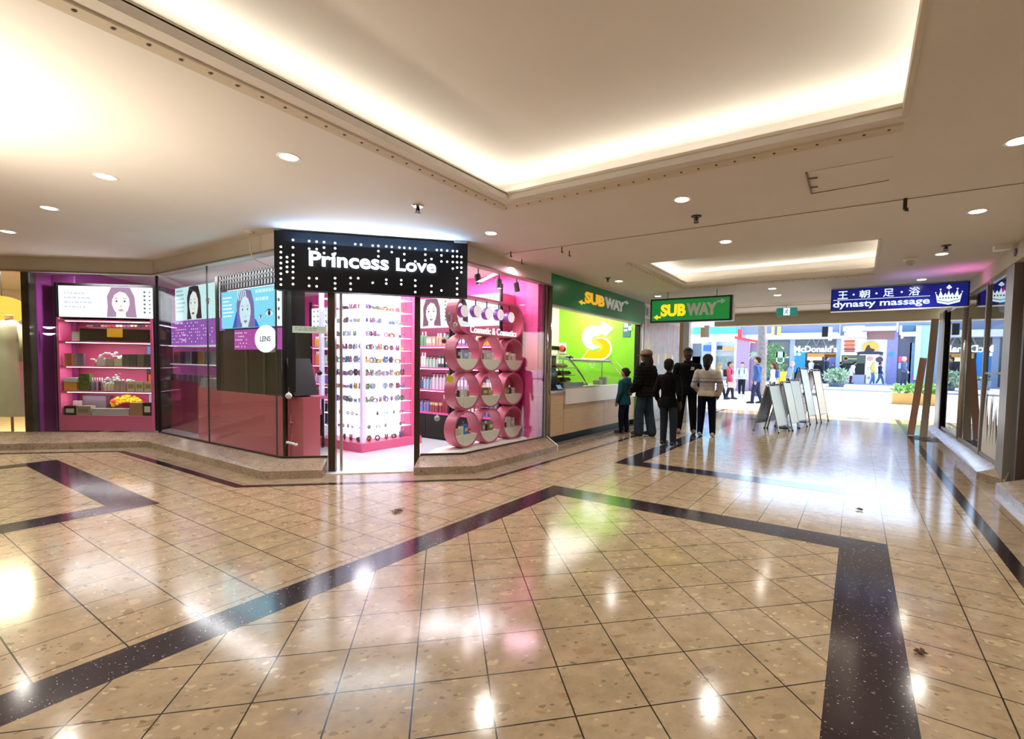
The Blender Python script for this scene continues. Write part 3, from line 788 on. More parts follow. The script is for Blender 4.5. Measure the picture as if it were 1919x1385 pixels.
zz = (-Z3*1.0-SN*.02).normalized(); o.rotation_euler = Matrix((DIA, zz.cross(DIA), zz)).transposed().to_euler()
lamp('AREA', 'sign_glow', sA+DIA*(sL*.5)+SN*.10+Z3*2.62, 5, (.8, .9, 1.0), 1.2, .2, aim=(1, -1, -.2)).visible_glossy = True

# ================================================================ GREEN SIGNS
M_sgreen = mat('sign green', '#14663c', 0.25, emit=.12)
M_sgreen2 = mat('lit sign green', '#0f8a3c', 0.3, emit=.45)
def subway(o, R, U, w, h, parent, my, mw, depth=.012):
    """the word in two colours with an arrow at each end"""
    R = Vector(R).normalized(); U = Vector(U).normalized(); o = Vector(o)
    text('letters', 'SUB', o-R*(w*.215), R, U, my, width=w*.36, height=h*.74, depth=depth, bold=.05, parent=parent)
    text('letters', 'WAY', o+R*(w*.185), R, U, mw, width=w*.42, height=h*.74, depth=depth, bold=.07, parent=parent)
    N = R.cross(U)
    for sgn, m, cy in ((-1, my, -.40), (1, mw, .40)):
        b = MB(); y = h*cy
        x = sgn*w*.39
        tip = [(x-sgn*.0, y-.055*h), (x+sgn*.052*w, y-.055*h), (x+sgn*.052*w, y-.16*h), (x+sgn*.11*w, y), (x+sgn*.052*w, y+.16*h), (x+sgn*.052*w, y+.055*h), (x, y+.055*h)]
        b.plate(o+N*depth, R, U, tip, depth, m); b.build('arrow', None, parent)
M_yel = mat('sign yellow', '#f3b91c', 0.35, emit=.5); M_gry = mat('sign silver', '#c9cbc2', 0.35, emit=.15)
M_yel2 = mat('lit sign yellow', '#f7d21d', 0.35, emit=.9); M_gry2 = mat('lit sign silver', '#a6a89c', 0.35, emit=.25)
fa = thing('fascia_sign', 'long green fascia sign with yellow and white lettering over the counter', 'sign', (-4.45, 9.05, 2.47))
b = MB(); b.box((-4.47, 6.94, 2.47), (-4.42, 11.2, CEIL-.004)); b.build('panel', M_sgreen, fa)
pl, pr_ = at_x(1084, 560, -4.42), at_x(1177, 592, -4.42)
cz = (at_x(1110, 557, -4.42).z+at_x(1110, 562, -4.42).z)/2
subway((-4.42, (pl.y+pr_.y)/2, 2.73), (0, 1, 0), (0, 0, 1), pr_.y-pl.y, .30, fa, M_yel, M_gry)
pj = thing('projecting_sign', 'green lightbox sign hanging out over the walkway beside the queue', 'sign', (-2.9, 9.8, 2.35))
x0, x1, z0, z1 = -3.74, -2.085, 2.35, 2.845
b = MB(); b.box((x0, 9.8, z0), (x1, 10.0, z1), mat('sign case black', '#14181a', .3)); b.box((x1, 9.82, z0+.01), (x1+.02, 9.98, z1-.01), M_silver)
b.build('case', None, pj)
b = MB(); b.box((x0+.035, 9.793, z0+.035), (x1-.045, 9.80, z1-.035)); b.build('face_panel', M_sgreen2, pj)
subway(((x0+x1)/2-.02, 9.793, (z0+z1)/2), (1, 0, 0), (0, 0, 1), (x1-x0)*.88, .34, pj, M_yel2, M_gry2, .006)
for hx in (-3.4, -2.4): MB().tube([(hx, 9.9, z1), (hx, 9.9, CEIL)], .012, 8).build('hanger', M_silver, pj)

# ================================================================ BLUE SIGN
dy = thing('projecting_sign', 'navy lightbox sign with a white crown, fixed to the right-hand shops', 'sign', (0.55, 10.8, 2.56))
x0, x1, z0, z1 = -0.475, 1.56, 2.555, 2.965
YS = 10.8
b = MB(); b.box((x0, YS, z0), (x1, YS+.14, z1), mat('navy case', '#10143f', .35)); b.box((x0, YS-.004, z0-.014), (x1, YS+.14, z0), M_white); b.build('case', None, dy)
m_navy = bpy.data.materials.new('lit navy face'); m_navy.use_nodes = True; nt = m_navy.node_tree; bs = nt.nodes['Principled BSDF']
bs.inputs['Base Color'].default_value = lin('#131a78'); bs.inputs['Emission Color'].default_value = lin('#1a2bb0'); bs.inputs['Emission Strength'].default_value = .32; bs.inputs['Roughness'].default_value = .2
b = MB(); b.box((x0+.015, YS-.006, z0+.012), (x1-.02, YS, z1-.012)); b.build('face_panel', m_navy, dy)
G_ice = glow('sign ice white', '#dff6ff', 1.15)
xw = x0+.03
def sx(u): return x0+(x1-x0)*u
for k, (ch, u) in enumerate((('王', .095), ('朝', .265), ('足', .445), ('浴', .63))):
    text('letters', ch, (sx(u), YS-.007, z0+.295), X3, Z3, G_ice, width=.165, height=.145, depth=.004, bold=.012, parent=dy)
for u in (.18, .355, .54):
    b = MB(); b.plate((sx(u), YS-.009, z0+.295), X3, Z3, flat_poly(0, 0, .017, .017, 12), .003); b.build('dot', G_ice, dy)
b = MB(); b.box((sx(.02), YS-.010, z0+.198), (sx(.74), YS-.007, z0+.206)); b.build('rule', G_ice, dy)
text('letters', 'dynasty massage', (sx(.38), YS-.007, z0+.105), X3, Z3, G_ice, width=(x1-x0)*.72, height=.155, depth=.004, bold=.02, parent=dy)
def crown(o, R, U, w, h, parent, m, m2):
    def q(a, c): return (w*(a-.5), h*(c-.5))
    N = Vector(R).cross(Vector(U))
    b = MB()
    b.plate(o, R, U, [q(.10, .12), q(.5, .0), q(.90, .12), q(.97, .60), q(.86, .42), q(.80, .74), q(.70, .44), q(.62, .60), q(.56, .46), q(.50, .72), q(.44, .46), q(.38, .60), q(.30, .44), q(.20, .74), q(.14, .42), q(.03, .60)], .004, m)
    for a, c, r in ((.5, .93, .05), (.45, .86, .045), (.55, .86, .045), (.5, .80, .03), (.20, .78, .035), (.80, .78, .035), (.03, .63, .025), (.97, .63, .025)):
        b.plate(Vector(o)+Vector(N)*.001, R, U, [(x+q(a, c)[0], y+q(a, c)[1]) for x, y in flat_poly(0, 0, r*w, r*w, 10)], .004, m)
    b.build('crown', None, parent)
    b = MB()
    pts = [q(.10, .22), q(.5, .10), q(.90, .22), q(.90, .25), q(.5, .14), q(.10, .25)]
    b.plate(Vector(o)+Vector(N)*.005, R, U, pts, .002, m2)
    for k in range(7):
        a = .2+.1*k; b.plate(Vector(o)+Vector(N)*.005, R, U, [(x+q(a, .34)[0], y+q(a, .34)[1]) for x, y in flat_poly(0, 0, .012, .016, 6)], .002, m2)
    b.build('crown_jewels', None, parent)
crown(Vector((sx(.865), YS-.007, (z0+z1)/2)), X3, Z3, .38, .345, dy, G_ice, mat('crown shade blue', '#5d86b8', .4))
for za in (z0+.1, z1-.16): MB().box((x1, YS+.04, za), (1.62, YS+.1, za+.06)).build('bracket', M_alu, dy)
# lit crown and lettering inside the right-hand window
cw = thing('window_light', 'small crown light glowing red and cyan inside the right-hand window', 'neon sign', (1.66, 9.0, 2.4))
crown(Vector((1.66, 8.98, 2.42)), (0, -1, 0), (0, 0, 1), .62, .34, cw, glow('neon cyan', '#49c8e8', 1.6), glow('neon red', '#ff3f7c', 2.0))
b = MB(); b.plate((1.655, 8.98, 2.56), (0, -1, 0), (0, 0, 1), [(-.26, -.05), (.26, -.05), (.2, .05), (-.2, .05)], .004); b.build('red_tube', glow('neon red'), cw)
ct = thing('window_sign', 'small lit blue strip sign with white letters inside the right-hand window', 'sign', (1.66, 9.1, 2.0))
b = MB(); b.box((1.66, 8.65, 1.98), (1.68, 9.55, 2.16)); b.build('panel', m_navy, ct)
text('letters', 'dynasty massage', (1.655, 9.1, 2.07), (0, -1, 0), (0, 0, 1), G_ice, width=.8, height=.11, depth=.004, bold=.03, parent=ct)
lamp('SPOT', 'magenta_glow', (1.30, 9.6, 2.45), 9, (1.0, .2, .75), .05, aim=(.0, -.1, 1), angle=2.0, blend=1.0)
lamp('SPOT', 'violet_glow', (0.75, 9.9, 2.35), 8, (.5, .35, 1.0), .05, aim=(0, -.1, 1), angle=2.2, blend=1.0)
# white etched ferns on the lower right-hand pane
et = thing('glass_decal', 'white etched leaf shapes on the lower right-hand window pane', 'decal', (1.615, 9.0, .25))
b = MB()
for y, h_, lean in ((8.62, .55, .05), (8.78, .75, -.06), (8.95, .62, .04), (9.12, .9, .08), (9.3, .7, -.04), (9.45, 1.0, .05)):
    pts = [(-.09, 0), (-.07, h_*.35), (-.03+lean*.5, h_*.75), (lean, h_), (.04+lean*.5, h_*.7), (.08, h_*.3), (.09, 0)]
    b.plate((1.612, y, .24), (0, -1, 0), (0, 0, 1), pts, .003)
b.build('leaf_pattern', mat('etched white', '#dcdad4', .6), et)
# tall panels leaning at the way out
for k, (xa, y0, hh, lean, hx, lb) in enumerate(((1.06, 13.3, 1.72, .16, '#c79a86', 'tall tan panel leaning at the way out, nearer the walkway'), (1.26, 13.05, 2.55, .10, '#b3a593', 'tall grey-brown panel leaning at the way out beside the dark post'))):
    b = MB(); b.beam((xa, y0, 0.01), (xa+lean, y0+.05, hh), .13, .03, None, up=(0, 1, 0))
    tag(b.build('leaning_panel', mat('panel '+hx, hx, .4)), lb, 'panel', 'leaning panels')
for k, (x, y, a) in enumerate(((1.15, 12.9, .3), (1.2, 12.6, -.2), (1.28, 12.75, .5), (1.25, 13.15, -.4), (1.33, 12.45, .1))):
    b = MB(); b.obox((x, y, .012), (math.cos(a), math.sin(a), 0), Z3, .30, .012, .04)
    tag(b.build('timber_strip', mat('grey timber strip', '#6f6a62', .6)), 'thin grey timber strip lying by the foot of the leaning panels', 'strip', 'loose strips by the leaning panels')

# fallen leaves on the floor
def leaf(x, y, s, rz, label):
    b = MB(); R = Vector((math.cos(rz), math.sin(rz), 0)); U = Vector((-R.y, R.x, 0))
    for ang, L in ((0, 1.0), (.9, .8), (-.9, .8), (1.9, .5), (-1.9, .5)):
        d = R*math.cos(ang)+U*math.sin(ang); n2 = Vector((-d.y, d.x, 0)); o = Vector((x, y, .004))
        b.add([o-n2*s*.12, o+d*s*L*.5+n2*s*.2+Z3*.02*L, o+d*s*L+Z3*.008, o+d*s*L*.5-n2*s*.2+Z3*.012], [(0, 3, 2, 1)])
        b.add([o-n2*s*.12+Z3*.003, o+d*s*L*.5+n2*s*.2+Z3*.023*L, o+d*s*L+Z3*.011, o+d*s*L*.5-n2*s*.2+Z3*.015], [(0, 1, 2, 3)])
    b.tube([(x, y, .006), (x-R.x*s*.7, y-R.y*s*.7, .012)], .002, 5)
    tag(b.build('fallen_leaf', mat('dry leaf', '#5f3f20', .7, var=.3, scale=20)), label, 'leaf', 'dry leaves on the floor')
leaf(-3.64, 3.015, .09, .4, 'dry brown leaf on the tiles in front of the shop doorway')
leaf(0.086, 5.77, .055, 2.0, 'small dry leaf beyond the plaza band, toward the street')
leaf(0.319, 2.994, .05, 1.0, 'dry brown leaf on the tiles beside the right-hand dark band')

# ================================================================ COSMETICS SHOP CONTENTS
ORD = ['first', 'second', 'third', 'fourth', 'fifth', 'sixth', 'seventh', 'eighth', 'ninth', 'tenth', 'eleventh', 'twelfth']
def P2(o, R, U, N, d): return Vector(o)+Vector(N)*d
GL = {}
def gm(h, s=1.0): return glow('print '+h+(' %.2f' % s), h, s)
def portrait(b, o, R, U, cx, cy, s, skin, hair, lip, d=0.002, hood=None, turn=0.0, e=1.0, clip=None):
    """printed portrait on a panel: hair, neck, face, brows, eyes, nose, lips"""
    R = Vector(R).normalized(); U = Vector(U).normalized(); N = R.cross(U)
    def lay(pts, m, k): lo, hi = clip or (-99, 99); b.plate(Vector(o)+N*(d+k*.0012), R, U, [(cx+x*s, min(hi-.0004*i, max(lo+.0004*i, cy+y*s))) for i, (x, y) in enumerate(pts)], 0, m)
    hs, sk, lp, dk = gm(hair, e), gm(skin, e), gm(lip, e), gm('#4a3440', e)
    lay([(-.95, -1.5), (-.88, -.3), (-.92, .4), (-.62, 1.05), (0, 1.28), (.62, 1.05), (.92, .4), (.98, -.4), (1.05, -1.5), (.5, -1.45), (-.45, -1.45)], hs, 0)
    lay([(-1.5, -1.55), (-1.05, -1.2), (-.34, -1.02), (-.3, -.6), (.3, -.6), (.34, -1.02), (1.05, -1.22), (1.5, -1.55)], sk, 1)
    t = turn
    lay([(-.56, .25), (-.60, -.12), (-.46, -.55), (-.2+t*.3, -.88), (.02+t*.3, -.94), (.22+t*.3, -.86), (.47, -.55), (.60, -.12), (.57, .3), (.40, .72), (0, .86), (-.40, .72)], sk, 2)
    lay([(-.64, .0), (-.60, .6), (-.36, .98), (.05, 1.05), (.40, .95), (.64, .55), (.66, -.1), (.57, .3), (.34, .66), (-.06, .78), (-.42, .52)], hs, 3)
    for sx_ in (-1, 1):
        ex = .27*sx_+t*.2
        lay([(ex-.14, .06), (ex, .135), (ex+.14, .06), (ex, .02)], gm('#f4f4f6', e), 3.4)
        lay(flat_poly(ex, .07, .055, .055, 10), dk, 4)
        lay([(ex-.16, .24), (ex, .30), (ex+.16, .23), (ex, .265)], dk, 4)
        lay([(ex-.15, .07), (ex, .15), (ex+.15, .07), (ex, .125)], dk, 4.4)
    lay([(-.07+t*.3, -.28), (.02+t*.3, -.24), (.1+t*.3, -.28), (.02+t*.3, -.32)], gm('#d0a8a6', e), 4)
    lay([(-.19+t*.3, -.54), (-.05+t*.3, -.48), (.02+t*.3, -.50), (.09+t*.3, -.48), (.22+t*.3, -.54), (.03+t*.3, -.64)], lp, 4)
def strokes(b, o, R, U, x0, y0, w, h, n, m, d=.003, seed=1):
    """rows of unreadable small print"""
    rr = random.Random(seed); R = Vector(R).normalized(); U = Vector(U).normalized(); N = R.cross(U)
    for i in range(n):
        y = y0-h*i/n; x = x0
        while x < x0+w*(.6+.4*rr.random()):
            L = w*(.05+.12*rr.random())
            b.plate(Vector(o)+N*d, R, U, [(x, y), (x+L, y), (x+L, y-h/n*.4), (x, y-h/n*.4)], 0, m); x += L+w*.04
def eye_icon(b, o, R, U, cx, cy, s, m, d=.004):
    R = Vector(R).normalized(); U = Vector(U).normalized(); N = R.cross(U)
    def lay(pts, k, mm): b.plate(Vector(o)+N*(d+k*.0012), R, U, [(cx+x*s, cy+y*s) for x, y in pts], 0, mm)
    lay([(-1, 0), (-.5, .45), (0, .55), (.5, .42), (1, -.05), (.4, -.35), (-.4, -.35)], 0, gm('#f4f7fb'))
    lay(flat_poly(0, .06, .36, .40, 12), 1, m); lay(flat_poly(0, .06, .16, .18, 8), 2, gm('#101218'))
    lay([(-1.05, .02), (-.5, .52), (0, .64), (.5, .5), (1.05, 0), (.5, .38), (0, .48), (-.5, .38)], 2, gm('#2a2630'))
def slab(parent, name, o, R, U, x0, x1, y0, y1, d0, d1, m, lab=None):
    """box in the frame (o,R,U): x along R, y along U, depth d0..d1 along -N (into the wall)"""
    R = Vector(R).normalized(); U = Vector(U).normalized(); N = R.cross(U)
    c = Vector(o)+R*((x0+x1)/2)+U*((y0+y1)/2)-N*((d0+d1)/2)
    b = MB(); b.obox(c, R, U, x1-x0, y1-y0, abs(d1-d0)); ob = b.build(name, m, parent)
    if lab: ob['label'] = lab
    return ob
G_led = glow('shelf light', '#fff4f8', 5.0)

# ---------------------------------------------------------------- left shelf unit behind the far-left glass
cA = Vector((-9.66, 3.18, 0))+n_*.16; cB = Vector((-13.2, .5, 0))+n_*.16
def lc(px, py): P = at_line(px, py, (cB.x, cB.y), (cA.x, cA.y)); return (P-cB).dot(t_), P.z
RL, UL, NL = t_, Z3, t_.cross(Z3)
oL = Vector((cB.x, cB.y, 0))
ux0, _ = lc(111, 800); ux1, _ = lc(289, 800)
zz_ = [lc(200, y)[1] for y in (809, 779, 733, 686, 640, 600, 537)]
cab = thing('shelf_unit', 'pink shelf unit with a portrait lightbox on top, behind the far-left window', 'shelf unit', oL+RL*((ux0+ux1)/2)+Z3*.19)
slab(cab, 'side_panel', oL, RL, UL, ux0, ux0+.035, .19, zz_[5]+.03, 0, .36, M_pink); slab(cab, 'side_panel', oL, RL, UL, ux1-.035, ux1, .19, zz_[5]+.03, 0, .36, M_pink)
slab(cab, 'back_panel', oL, RL, UL, ux0, ux1, .19, zz_[5]+.03, .36, .38, M_pink); slab(cab, 'base_panel', oL, RL, UL, ux0+.036, ux1-.036, .19, zz_[1]-.012, .0, .35, M_pink)
for i, z in enumerate(zz_[1:6]):
    sh = slab(cab, 'shelf', oL, RL, UL, ux0+.036, ux1-.036, z-.022, z, 0, .355, M_pink)
    if i: slab(sh, 'light_strip', oL, RL, UL, ux0+.12, ux1-.06, z-.030, z-.0225, .02, .05, G_led)
    if i:
        q = lamp('AREA', 'shelf_lamp', oL+RL*((ux0+ux1)/2)+Z3*(z-.032)-NL*.06, 3.2, (1, .9, .95), ux1-ux0-.2, .03); q.rotation_euler = Matrix((RL, (Z3*.95-NL*.0).cross(RL), Z3)).transposed().to_euler()
slab(cab, 'black_frame', oL, RL, UL, ux0-.02, ux1+.02, zz_[5]+.031, zz_[6]+.05, .06, .38, M_black)
for xe in (ux0-.035, ux1+.005): slab(cab, 'post', oL, RL, UL, xe, xe+.03, .19, zz_[6]+.05, .02, .36, M_black)
lb = slab(cab, 'lightbox', oL, RL, UL, ux0+.03, ux1-.005, zz_[5]+.045, zz_[6], .02, .06, gm('#fbf7fd', 1.25))
b = MB(); o_ = oL-NL*.018; xm = (ux0+ux1)/2; zl, zh = zz_[5]+.05, zz_[6]-.005; hh = zh-zl
portrait(b, o_, RL, UL, lc(225, 570)[0], zl+hh*.50, hh*.47, '#fdf0f2', '#b48cab', '#d9909c', e=1.1, clip=(zl, zh))
strokes(b, o_, RL, UL, ux0+.12, zl+hh*.8, .42, hh*.6, 4, gm('#d8dce4', 1.1), seed=4)
for k in range(6): eye_icon(b, o_, RL, UL, ux1-.12, zl+hh*(.85-.135*k), .035, gm('#506070')); eye_icon(b, o_, RL, UL, ux1-.04, zl+hh*(.85-.135*k), .025, gm('#506070'))
b.build('picture', None, lb)
lamp('AREA', 'lightbox_glow', o_+RL*xm+Z3*((zl+zh)/2)+NL*.05, 5, (1, .92, 1), ux1-ux0, hh, aim=tuple(NL))
# goods on its shelves, read off the photograph as outlines on the unit's front
def good(name, label, cat, x0, x1, y0, y1, m, front=.03, depth=.12, group='goods on the far-left shelves', kind='box', m2=None):
    a, z1_ = lc(x0, y0); c, _ = lc(x1, y0)
    zs = [z for z in zz_[1:5]]; zb0 = lc((x0+x1)/2, y1)[1]
    zb = min(zs, key=lambda z: abs(z-zb0)) if abs(min(zs, key=lambda z: abs(z-zb0))-zb0) < .06 else zb0
    zb += .0005
    cen = oL+RL*((a+c)/2)-NL*(front+depth/2)
    b = MB()
    if kind == 'box':
        b.obox(cen+Z3*((zb+z1_)/2), RL, UL, c-a, z1_-zb, depth, m)
        if m2: b.obox(cen+Z3*((zb+z1_)/2)+NL*(depth/2), RL, UL, (c-a)*.7, (z1_-zb)*.45, .003, m2)
    elif kind == 'bottle':
        r = min((c-a)/2, depth/2); H_ = z1_-zb
        b.lathe([(0, 0), (r*.92, 0), (r, H_*.06), (r, H_*.62), (r*.45, H_*.74)], cen+Z3*zb, 14, m); b.lathe([(r*.45, H_*.74), (r*.5, H_*.76), (r*.5, H_), (0, H_)], cen+Z3*zb, 12, m2 or M_white)
    elif kind == 'pile':
        rr = random.Random(int(x0*7+y0)); L = c-a; H_ = z1_-zb
        for k in range(80):
            u = rr.random(); h_ = H_*(1-abs(u-.5)*1.1)*rr.random(); p = cen+RL*((u-.5)*L*.92)+Z3*(zb+max(0, h_-.03)*.85+.0245)-NL*((rr.random()-.5)*depth*.8)
            b.ball(p, .016+.014*rr.random(), m if rr.random() < .7 else (m2 or m), 7, 5, (1.2, 1.0, .75))
    o = b.build(name, None, None, smooth=(kind != 'box'))
    tag(o, label, cat, group); return o
gh = lambda h, r=.4: mat('goods '+h, h, r)
good('display_case', 'dark tinted display case with a yellow label on the top shelf', 'case', 147, 277, 615, 638, mat('tinted case', '#3b2f22', .15), .02, .2)
good('price_label', 'yellow price label on the dark tinted case', 'label', 199, 228, 615, 632, gh('#e8a92a'), .012, .006)
good('small_box', 'small white box left of the dark tinted case', 'box', 131, 146, 621, 638, gh('#d9cfc8'), .03, .1)
for k in range(9):
    x = 150+14*k
    b = MB(); a, z_ = lc(x+6, 608); cen = oL+RL*a-NL*.12+Z3*(z_-.018)
    cl = ('#6a4850', '#2b2730', '#8d6f5a', '#a33a4a', '#efe7e0', '#7a5a78', '#c9a070', '#33303a', '#b84a6a')[k]
    for s_ in (-1, 1): b.plate(cen+RL*(.028*s_)+Z3*.004, RL, UL, flat_poly(0, 0, .024, .020, 12), .006, gh(cl, .15))
    b.beam(cen-RL*.008+Z3*.008, cen+RL*.008+Z3*.008, .006, .006, gh(cl, .15)); b.beam(cen+RL*.05+Z3*.012, cen+RL*.05-NL*.11-Z3*.006, .005, .006, gh(cl, .15)); b.beam(cen-RL*.05+Z3*.012, cen-RL*.05-NL*.11-Z3*.006, .005, .006, gh(cl, .15))
    names = ('wine', 'black', 'tan', 'red', 'cream', 'mauve', 'gold', 'charcoal', 'rose')
    tag(b.build('sunglasses', None), '%s sunglasses standing on the dark tinted case' % names[k], 'sunglasses', 'sunglasses on the tinted case')
cols = (('#c07a58', 'terracotta'), ('#b5654a', 'rust'), ('#d08a60', 'peach'), ('#9a8a90', 'grey'), ('#8f7078', 'plum'), ('#7d6a80', 'violet grey'))
for k, (h, n) in enumerate(cols): good('lipstick', '%s lip colour tube at the left end of the second shelf' % n, 'cosmetics', 118.5+6.2*k, 123.5+6.2*k, 662, 685, gh(h), .02, .03, 'lip colours on the second shelf')
good('flower_pile', 'heap of white fabric flowers in the middle of the second shelf', 'flowers', 156, 226, 650, 686, gh('#eef0e6', .6), .09, .16, kind='pile', m2=gh('#b9c4a4', .6))
for k, (x, h, n) in enumerate(((180, '#cfc6b8', 'cream'), (197, '#a89a88', 'beige'), (213, '#cdbf96', 'sand'))): good('acrylic_bin', '%s acrylic bin in front of the white flower heap' % n, 'bin', x, x+14, 672, 685, gh(h, .2), .01, .05, 'bins on the second shelf')
for k, (h, n) in enumerate((('#6a6452', 'olive'), ('#5d564c', 'dark brown'), ('#77705e', 'khaki'), ('#4f4a44', 'charcoal'))): good('acrylic_bin', '%s bin of hair ties at the right end of the second shelf' % n, 'bin', 227+14*k, 240+14*k, 664, 685, gh(h, .3), .02, .14, 'bins on the second shelf')
good('small_box', 'blue pack standing behind the dark bins at right', 'box', 259, 270, 647, 664, gh('#5a86c8'), .2, .03)
good('carton', 'orange carton with a white lid at the left of the third shelf', 'box', 118, 141, 717, 732, gh('#d99a3a'), .02, .14); good('tray', 'white tray on the orange carton', 'tray', 118, 142, 708, 716, gh('#dcdcd6'), .02, .14)
good('gift_bag', 'green and gold patterned bag on the third shelf', 'bag', 144, 164, 700, 732, mat('patterned bag', '#5d6a34', .4, var=.6, scale=30), .03, .08)
for k, (h, n) in enumerate((('#a0879a', 'mauve'), ('#6f78a8', 'blue'), ('#c9a0a8', 'pink'), ('#3a2f38', 'black'), ('#b78f98', 'rose'))): good('bottle', '%s small bottle right of the patterned bag' % n, 'bottle', 166+4.5*k, 170+4.5*k, 708, 732, gh(h), .03, .05, 'bottles on the third shelf', 'bottle')
for k in range(3): good('bottle', 'cream bottle with blue foot, %s of three mid-shelf' % ('left', 'middle', 'right')[k], 'bottle', 191+6.3*k, 197+6.3*k, 711, 732, gh('#d9cfa8'), .02, .06, 'bottles on the third shelf', 'bottle', gh('#8fa6c4'))
for k in range(2): good('small_box', 'pinkish box in the middle of the third shelf, %s one' % ('left', 'right')[k], 'box', 212+11*k, 222+11*k, 714, 732, gh('#b99890'), .02, .08, 'boxes on the third shelf')
good('flower_pile', 'heap of white frilly packs at the back of the third shelf', 'flowers', 160, 236, 693, 728, gh('#e9ede4', .6), .14, .16, kind='pile', m2=gh('#bcd3c6', .6))
for k in range(3): good('small_box', 'cream box with a gold band, %s of three at right' % ('left', 'middle', 'right')[k], 'box', 236+16.3*k, 250+16.3*k, 715, 732, gh('#cdbfa0'), .02, .08, 'boxes on the third shelf', m2=gh('#a58a5a'))
good('upright_box', 'orange and black upright box at the right of the third shelf', 'box', 258, 278, 691, 730, gh('#2a1c1e'), .2, .04, m2=gh('#d9562a'))
good('slanted_pack', 'grey-purple pack at the left of the lowest shelf', 'pack', 138, 182, 743, 777, gh('#6f6068'), .17, .14); good('small_box', 'black box with a white figure on the lowest shelf', 'box', 118, 139.5, 761, 777, gh('#1c181a'), .02, .1, m2=gh('#cfc6bc'))
good('small_box', 'small pink-beige box behind the black box', 'box', 122, 136, 752, 777, gh('#c9a9a4'), .14, .06); good('small_box', 'beige printed box next to the black box', 'box', 140.5, 167.5, 761, 777, gh('#a8957e'), .02, .1, m2=gh('#8d7a66'))
good('clear_tray', 'clear tray of hair pins on the lowest shelf', 'tray', 170, 239, 766, 777, gh('#b7b4b0', .2), .02, .14)
b = MB(); rr = random.Random(3)
for k in range(16):
    a, z_ = lc(192+3.6*k, 757-9*math.sin(PI*k/15)-4*(k % 2)); b.ball(oL+RL*a-NL*(.20+.02*(k % 3))+Z3*(z_), .034, gh('#f0c41e', .6), 8, 6)
    b.ball(oL+RL*a-NL*(.22)+Z3*(z_-.045), .034, gh('#f0c41e', .6), 8, 6)
tag(b.build('plush_bananas', None, smooth=True), 'bunch of yellow plush toys on the lowest shelf', 'toy')
b = MB(); a, z_ = lc(198, 753); b.ball(oL+RL*a-NL*.15+Z3*z_, .036, gh('#e0452a', .5), 10, 8); tag(b.build('plush_apple', None, smooth=True), 'small red plush apple beside the yellow plush toys', 'toy')
good('small_box', 'tan wood-print box on the lowest shelf', 'box', 241, 265, 755, 777, gh('#a9805c'), .02, .1); good('small_box', 'black and brown box at the right end of the lowest shelf', 'box', 266, 282, 755, 777, gh('#2b1d18'), .02, .1, m2=gh('#d9d0c4'))
good('upright_box', 'pale blue upright pack at the right of the lowest shelf', 'box', 259, 273, 737, 757, gh('#a9b4d8'), .24, .04)
# tall dark mirror with two curved lights, left of the unit
mp = thing('mirror_panel', 'tall black mirror panel with two curved white lights left of the pink unit', 'mirror', oL+RL*(ux0-.2)+Z3*.19)
xm0, xm1 = lc(97, 700)[0], lc(105, 700)[0]
slab(mp, 'panel', oL, RL, UL, xm0, xm1, .20, 2.55, .26, .30, M_black)
for y in (613, 625):
    a0, z_ = lc(83, y); a1, _ = lc(105, y); b = MB()
    pts = [oL+RL*(a0+(a1-a0)*k/10)+NL*.02+Z3*(z_-.012*math.sin(PI*k/10)) for k in range(11)]
    b.tube(pts, [.006+.012*math.sin(PI*k/10) for k in range(11)], 8); b.build('curved_light', G_letter, mp)

# ---------------------------------------------------------------- lightbox cabinet standing behind the angled glass
M_dkpanel = mat('dark smoked panel', '#2c2a22', 0.15)
YC = 3.52
mc = thing('display_cabinet', 'pink and black display cabinet with a blue face lightbox, behind the angled glass', 'display cabinet', (-7.4, YC, .012))
def ym(px, py, Y=YC): P = at_y(px, py, Y); return P.x, P.z
XR = ym(536, 700)[0]
XL = -8.42
def fbox(parent, name, x0, x1, z0, z1, y0, y1, m): return MB().box((x0, y0, z0), (x1, y1, z1)).build(name, m, parent)
M_pinkp = mat('dusty pink panel', '#c4606c', 0.22)
fbox(mc, 'lower_panel', XL, XR, .012, .93, YC, YC+.34, M_pinkp)
fbox(mc, 'dark_panel', XL+.02, XR, .931, 1.86, YC+.02, YC+.34, M_dkpanel)
for x in (XL+.01, -7.55, -7.05): fbox(mc, 'vertical_rail', x, x+.05, .931, 1.86, YC+.005, YC+.019, mat('dark rail', '#4a463a', .3))
fbox(mc, 'frame_post', XL, XL+.09, .931, 2.70, YC-.012, YC+.004, M_black)
fbox(mc, 'frame_post', XR-.05, XR, .012, 2.70, YC-.02, YC+.019, M_black)
lx0, lx1, lz0, lz1 = ym(415, 545)[0], ym(517, 600)[0], ym(470, 613)[1], ym(470, 541)[1]
fbox(mc, 'black_frame', lx0-.03, lx1+.19, lz0-.02, lz1+.02, YC+.05, YC+.30, M_black)
lb = fbox(mc, 'lightbox', lx0, lx1, lz0, lz1, YC-.002, YC+.049, gm('#7fd2ee', 1.2))
b = MB(); o_ = Vector((0, YC-.003, 0)); w_ = lx1-lx0; h_ = lz1-lz0
b.plate(o_, X3, Z3, [(lx0+w_*.22, lz0), (lx0+w_*.30, lz0+h_*.45), (lx0+w_*.36, lz0+h_*.2), (lx0+w_*.66, lz0+h_*.2), (lx0+w_*.72, lz0)], 0, gm('#2f5fd8', 1.0))
portrait(b, o_-Y3*.001, X3, Z3, lx0+w_*.47, lz0+h_*.43, h_*.50, '#cfe4f2', '#7d6aa0', '#8d6a92', turn=.15, e=1.15, clip=(lz0, lz1))
